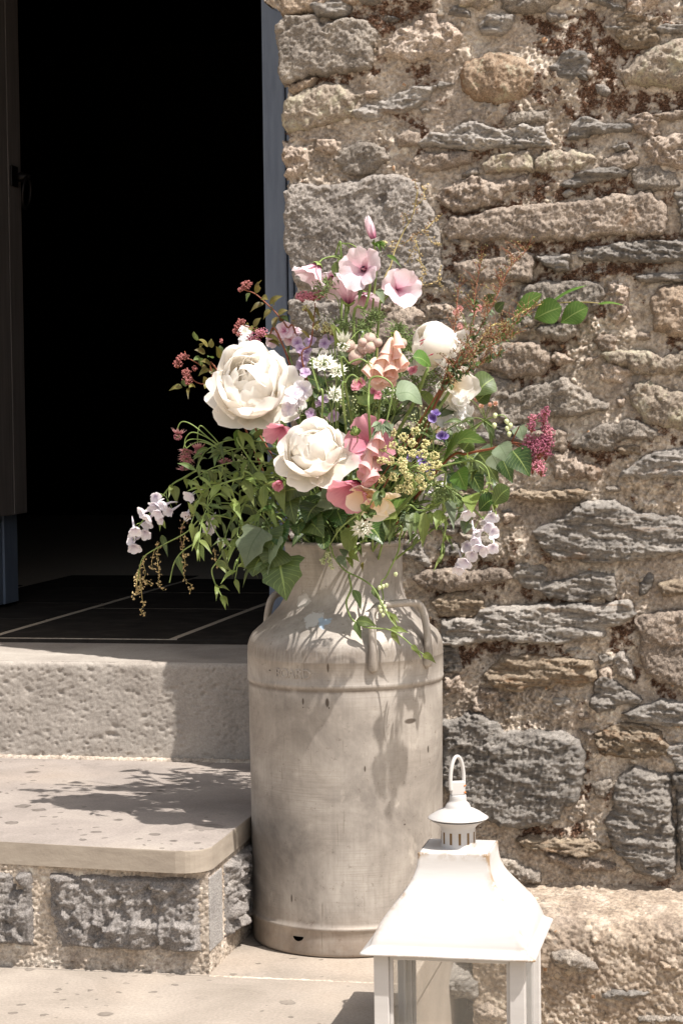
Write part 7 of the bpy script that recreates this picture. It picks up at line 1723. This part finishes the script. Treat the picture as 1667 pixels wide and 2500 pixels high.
# broad leaves tucked under the lower peony
r = empty('broad_leaf_collar', at(CC, 300, 1400, -.13), 'rounded dark leaves packed under the cream-white peony at the rim', 'leaves')
for (x0, y0, x1, y1, w, mt, k) in ((370, 1300, 260, 1480, .052, 'dark', 'heart'), (640, 1200, 520, 1320, .060, 'dark', 'heart'), (400, 1240, 620, 1330, .056, 'greyg', 'heart'), (60, 1170, 300, 1210, .044, 'green', 'ovate'), (270, 1470, 440, 1620, .050, 'green', 'ovate'), (100, 1220, 160, 1500, .040, 'green', 'ovate'), (200, 1480, 190, 1600, .036, 'dark', 'ovate'), (10, 1130, 60, 1390, .034, 'lime', 'lance'), (400, 1560, 440, 1740, .026, 'dark', 'strap'), (260, 1500, 310, 1600, .030, 'dark', 'ovate'), (860, 1500, 1000, 1690, .046, 'dark', 'ovate'), (1080, 1360, 1060, 1700, .040, 'green', 'lance'), (1030, 1400, 1140, 1440, .032, 'lime', 'ovate'), (440, 1340, 380, 1560, .04, 'dark', 'ovate'), (560, 1360, 620, 1520, .040, 'dark', 'ovate'), (1180, 1250, 1120, 1360, .028, 'bright', 'ovate'), (20, 1500, 40, 1740, .050, 'dark', 'ovate'), (700, 1400, 720, 1560, .030, 'green', 'lance')):
    leaf(r, at(CC, x0, y0, -.115), at(CC, x1, y1, -.14+FR.uniform(-.01, .01)), w, mt, k, normal=(FR.uniform(-.3, .3), -.9, FR.uniform(.1, .5)), n=13)
stem_to(r, at(CC, 300, 1350, -.09), .003, .002)
r = empty('palmate_sprig', at(CC, 950, 1230, -.20), 'small palmate green leaves crossing the cream sweet pea', 'leaf')
for hub, tips in (((970, 1170), ((900, 1270), (930, 1330), (970, 1320), (1010, 1240), (1000, 1180))), ((850, 1380), ((780, 1300), (830, 1440), (890, 1440), (910, 1390), (940, 1400), (870, 1310)))):
    for t_ in tips: leaf(r, at(CC, *hub, -.205), at(CC, *t_, -.215), .011, 'green', 'obov', n=7)
stem(r, [mouth(), at(CC, 780, 1420, -.16), at(CC, 860, 1330, -.20), at(CC, 970, 1110, -.205)], .002, .0012)

# -- stems curling through the middle
for lab, pts in (('hooked green stem arching over the centre below the foxglove', [(CC, 870, 560), (CC, 860, 250), (CC, 880, 100), (CC, 980, 80), (CC, 1080, 150), (CC, 1085, 260), (CC, 1030, 520)]),
                 ('second hooked stem arching left of the foxglove', [(CC, 620, 330), (CC, 640, 130), (CC, 700, 60), (CC, 760, 90)]),
                 ('hooked stem of a spent umbel left of the foxglove', [(CB, 620, 1560), (CB, 680, 1440), (CB, 780, 1400), (CB, 850, 1430)]),
                 ('thin straight stems rising by the pincushion astrantias', [(CC, 420, 380), (CC, 380, 200), (CC, 330, 20), (CB, 320, 1400)])):
    r = empty('hooked_sprig', at(*pts[1], -.15), lab, 'stem'); stem(r, [mouth(), *[at(*p, -.155) for p in pts]], .0022, .0014)
    h = at(*pts[-1], -.155)
    for k in range(7): leaf(r, h, h+Vector((FR.uniform(-.014, .014), FR.uniform(-.01, .01), FR.uniform(-.018, .006))), .003, 'lime', 'lance', n=7, name='bract')
r = empty('bud_sprig', at(CC, 735, 600, -.15), 'folded green mallow bud above the lower peony', 'bud')
petals(r, at(CC, 745, 640, -.155), (-.2, -.4, .9), 5, M_sepal, .020, .010, 40, 120, name='sepal', kind='point', cup=.4, nu=5, nv=7); stem_to(r, at(CC, 755, 650, -.15), .0016, .001)
r = empty('bud_sprig', at(CC, 820, 330, -.13), 'open green seed calyx in the centre of the bouquet', 'bud')
petals(r, at(CC, 840, 350, -.13), (0, -.6, .7), 6, M_sepal, .026, .012, 20, 60, name='sepal', kind='point', cup=.3, nu=5, nv=7); stem_to(r, at(CC, 840, 360, -.125), .0016, .001)
r = empty('feathery_foliage', at(CB, 900, 1010, -.03), 'fine feathery green foliage around the top mallows', 'foliage')
fe = Mesh()
for (x, y, sx, sy, n) in ((900, 1000, 90, 70, 150), (440, 690, 90, 60, 110), (1130, 1120, 80, 50, 110), (400, 780, 60, 40, 50), (620, 1080, 90, 60, 90), (820, 1090, 70, 40, 80), (700, 1480, 200, 120, 240), (1100, 1500, 160, 120, 160), (560, 1750, 260, 120, 200), (1250, 1250, 160, 120, 200), (1380, 1600, 180, 150, 220), (1000, 1850, 200, 120, 160)):
    for k in range(n):
        a = at(CB, x+FR.gauss(0, sx*.5), y+FR.gauss(0, sy*.5), -.03+FR.uniform(-.02, .02)); d = Vector((FR.uniform(-1, 1), FR.uniform(-.6, .3), FR.uniform(-.3, 1))).normalized()*FR.uniform(.006, .014)
        fe.tube([tuple(a), tuple(a+d*.5+Vector((0, 0, .001))), tuple(a+d)], [.0009, .0007, .0004], 4)
o = fe.obj('feathery_leaf', M_feather, r); o['kind'] = 'stuff'
stem_to(r, at(CB, 880, 1050, -.03), .0016, .001); stem(r, [mouth(), at(CB, 600, 1100, -.02), at(CB, 440, 720, -.03)], .0014, .0008)

# -- filling foliage between the flowers
gg = random.Random(31)
LANDMARKS = {'the largest white peony': (580, 893), 'the lower cream peony': (720, 1043), 'the half-closed peony bud': (1002, 800), 'the peach foxglove': (880, 830), 'the pink foxglove': (850, 1060), 'the yellow-green umbel': (935, 1062),
    'the campion pods': (845, 790), 'the dark-eyed mallow': (853, 622), 'the burgundy plume': (1235, 1010), 'the rusty dock spray': (1110, 720), 'the left churn rim': (655, 1235), 'the right churn rim': (925, 1235), 'the cream sweet pea': (865, 1150),
    'the lilac phlox': (700, 790), 'the pincushion astrantias': (760, 850), 'the right white delphinium': (1100, 1230), 'the far left delphinium': (340, 1190), 'the pink astrantia cluster': (425, 1040), 'the large ivy leaves': (640, 1290), 'the hornbeam leaves': (1260, 700), 'the violet florets': (1000, 985)}
_used = set()
def where(x, y, what):
    for nm, (lx, ly) in sorted(LANDMARKS.items(), key=lambda kv: (kv[1][0]-x)**2+(kv[1][1]-y)**2):
        dx, dy = x-lx, y-ly
        dirs = ['right of' if dx > 0 else 'left of', 'below' if dy > 0 else 'above']
        if abs(dy) > abs(dx): dirs = dirs[::-1]
        for d in dirs:
            lab = '%s just %s %s' % (what, d, nm)
            if lab not in _used: _used.add(lab); return lab
FILL = 'plain green leafy sprig'
spots = [(560, 1000), (600, 1080), (640, 1120), (690, 940), (700, 1180), (760, 930), (800, 960), (830, 1000), (780, 1150), (860, 1180), (900, 960), (930, 1120), (960, 1180), (980, 1020), (1010, 980), (1040, 1080), (880, 900), (820, 880), (740, 880), (960, 920), (1000, 1140), (620, 1180), (560, 1120), (700, 830), (1060, 1000), (780, 780), (930, 750), (870, 760), (980, 880), (1030, 930), (830, 1110), (760, 1090), (1080, 1120), (940, 1040), (520, 1080), (590, 1210)]
for i, (dx, dy) in enumerate(spots):
    Yd = gg.uniform(-.07, .05) if dy < 1150 else gg.uniform(-.10, -.02)
    tip = at(CD0, dx, dy, Yd); r = empty('leafy_sprig', tip, where(dx, dy, FILL), 'foliage', 'leafy sprigs filling the bouquet')
    b = mouth(); b.z = .69; mid = b.lerp(tip, .55)+Vector((0, 0, .03)); stem(r, [b, mid, tip], .0020, .0010, M_stemd)
    pth = catmull([tuple(b), tuple(mid), tuple(tip)], 8)
    for k in range(9):
        q = Vector(pth[int(len(pth)*(.35+.64*k/9))]); d = Vector((gg.uniform(-1, 1), gg.uniform(-.9, .35), gg.uniform(-.5, .8))).normalized()*gg.uniform(.032, .062)
        leaf(r, q, q+d, gg.uniform(.014, .030), gg.choice(['green', 'dark', 'dark', 'green', 'lime', 'greyg']), gg.choice(['lance', 'ovate', 'lance']), n=9)
for i, (x, y, Y, lab) in enumerate(((800, 930, -.09, 'tiny white blossom spray above the lower cream peony'), (900, 905, -.09, 'tiny white blossom spray below the peach foxglove'), (960, 965, -.07, 'tiny white blossom spray left of the violet florets'), (1055, 985, -.06, 'tiny white blossom spray right of the violet florets'), (1000, 1120, -.10, 'tiny white blossom spray below the yellow-green umbel'), (745, 740, -.02, 'tiny white blossom spray above the lilac phlox'), (560, 1060, -.06, 'tiny white blossom spray under the largest white peony'))):
    c_ = at(CD0, x, y, Y); r = empty('blossom_spray', c_, lab, 'blossom')
    P = ellipsoid_pts(c_, (.030, .022, .028), 46, 60+i, .3); o = blob_mesh('blossom', P, .0017, M_pin if i % 2 else M_budg, r, i); o['kind'] = 'stuff'
    h_ = c_+Vector((0, .02, -.035)); twiglets(r, [(h_, Vector(p)) for p in P[::2]], .0004, M_stem, 'pedicels', .1, 3); stem_to(r, h_, .0014, .0009)
# loose trailing stems that thicken both lower sides
for i, (pts, mt) in enumerate((([(700, 1120), (600, 1090), (520, 1110), (470, 1180), (455, 1260)], 'lime'), ([(700, 1140), (610, 1130), (540, 1180), (510, 1260)], 'green'), ([(690, 1100), (590, 1060), (500, 1070), (430, 1110)], 'lime'), ([(720, 1160), (640, 1170), (590, 1230), (575, 1300)], 'green'), ([(680, 1060), (570, 1030), (500, 1040)], 'green'),
        ([(900, 1140), (980, 1110), (1050, 1130), (1080, 1190)], 'green'), ([(900, 1120), (1000, 1060), (1080, 1060), (1130, 1100)], 'dark'), ([(900, 1160), (960, 1160), (1010, 1200), (1020, 1270)], 'lime'), ([(900, 1080), (1020, 990), (1090, 960), (1130, 980)], 'green'), ([(880, 1170), (930, 1180), (960, 1230)], 'greyg'), ([(690, 1160), (620, 1200), (560, 1250), (540, 1330)], 'lime'), ([(680, 1090), (600, 1110), (560, 1160), (545, 1230)], 'lime'), ([(690, 1120), (640, 1120), (600, 1170), (590, 1240)], 'lime'), ([(690, 1080), (560, 1080), (470, 1130), (440, 1200)], 'lime'), ([(690, 1060), (560, 1010), (480, 1030), (450, 1080)], 'green'), ([(900, 1100), (1000, 1120), (1040, 1170)], 'lime'), ([(920, 1060), (1040, 1040), (1110, 1070)], 'lime'))):
    P = [at(CD0, x, y, -.05-.02*k) for k, (x, y) in enumerate(pts)]
    left = pts[-1][0] < 750
    r = empty('trailing_sprig', P[2], where(*pts[-1], 'thin drooping leafy stem ending'), 'stem', 'drooping leafy stems at the lower %s' % ('left' if left else 'right'))
    stem(r, [mouth(), *P], .0016, .0008)
    pth = catmull([tuple(p) for p in P], 8)
    for k in range(16):
        q = Vector(pth[int((len(pth)-1)*(k+1)/16)]); d = Vector((gg.uniform(-.9, .9), gg.uniform(-.6, .3), gg.uniform(-1.3, .25))).normalized()*gg.uniform(.022, .046)
        leaf(r, q, q+d, gg.uniform(.007, .016), mt if gg.random() < .7 else 'green', 'lance', n=9)
for i in range(18):                                      # the far side of the dome, glimpsed through gaps
    bx_, by_ = gg.uniform(600, 1040), gg.uniform(790, 1150); tip = at(CD0, bx_, by_, gg.uniform(.12, .28)); r = empty('leafy_sprig', tip, where(bx_, by_, 'dark leafy sprig at the back,'), 'foliage', 'leafy sprigs at the back of the bouquet')
    b = mouth(); b.z = .69; mid = b.lerp(tip, .55)+Vector((0, 0, .04)); stem(r, [b, mid, tip], .0020, .0010, M_stemd)
    pth = catmull([tuple(b), tuple(mid), tuple(tip)], 8)
    for k in range(8):
        q = Vector(pth[int(len(pth)*(.35+.64*k/8))]); d = Vector((gg.uniform(-1, 1), gg.uniform(-.6, .6), gg.uniform(-.5, .8))).normalized()*gg.uniform(.035, .065)
        leaf(r, q, q+d, gg.uniform(.018, .032), gg.choice(['green', 'dark']), 'ovate', n=9)
bm = bmesh.new(); bmesh.ops.create_cone(bm, cap_ends=True, segments=32, radius1=.099, radius2=.099, depth=.03); bmesh.ops.translate(bm, verts=bm.verts, vec=(0, 0, .640))
ft = plain('dark_wet_foam', '#1d241a', .9); o = bm_obj('flower_foam', bm, ft); tag(o, 'dark block of flower foam set inside the churn neck', 'foam')
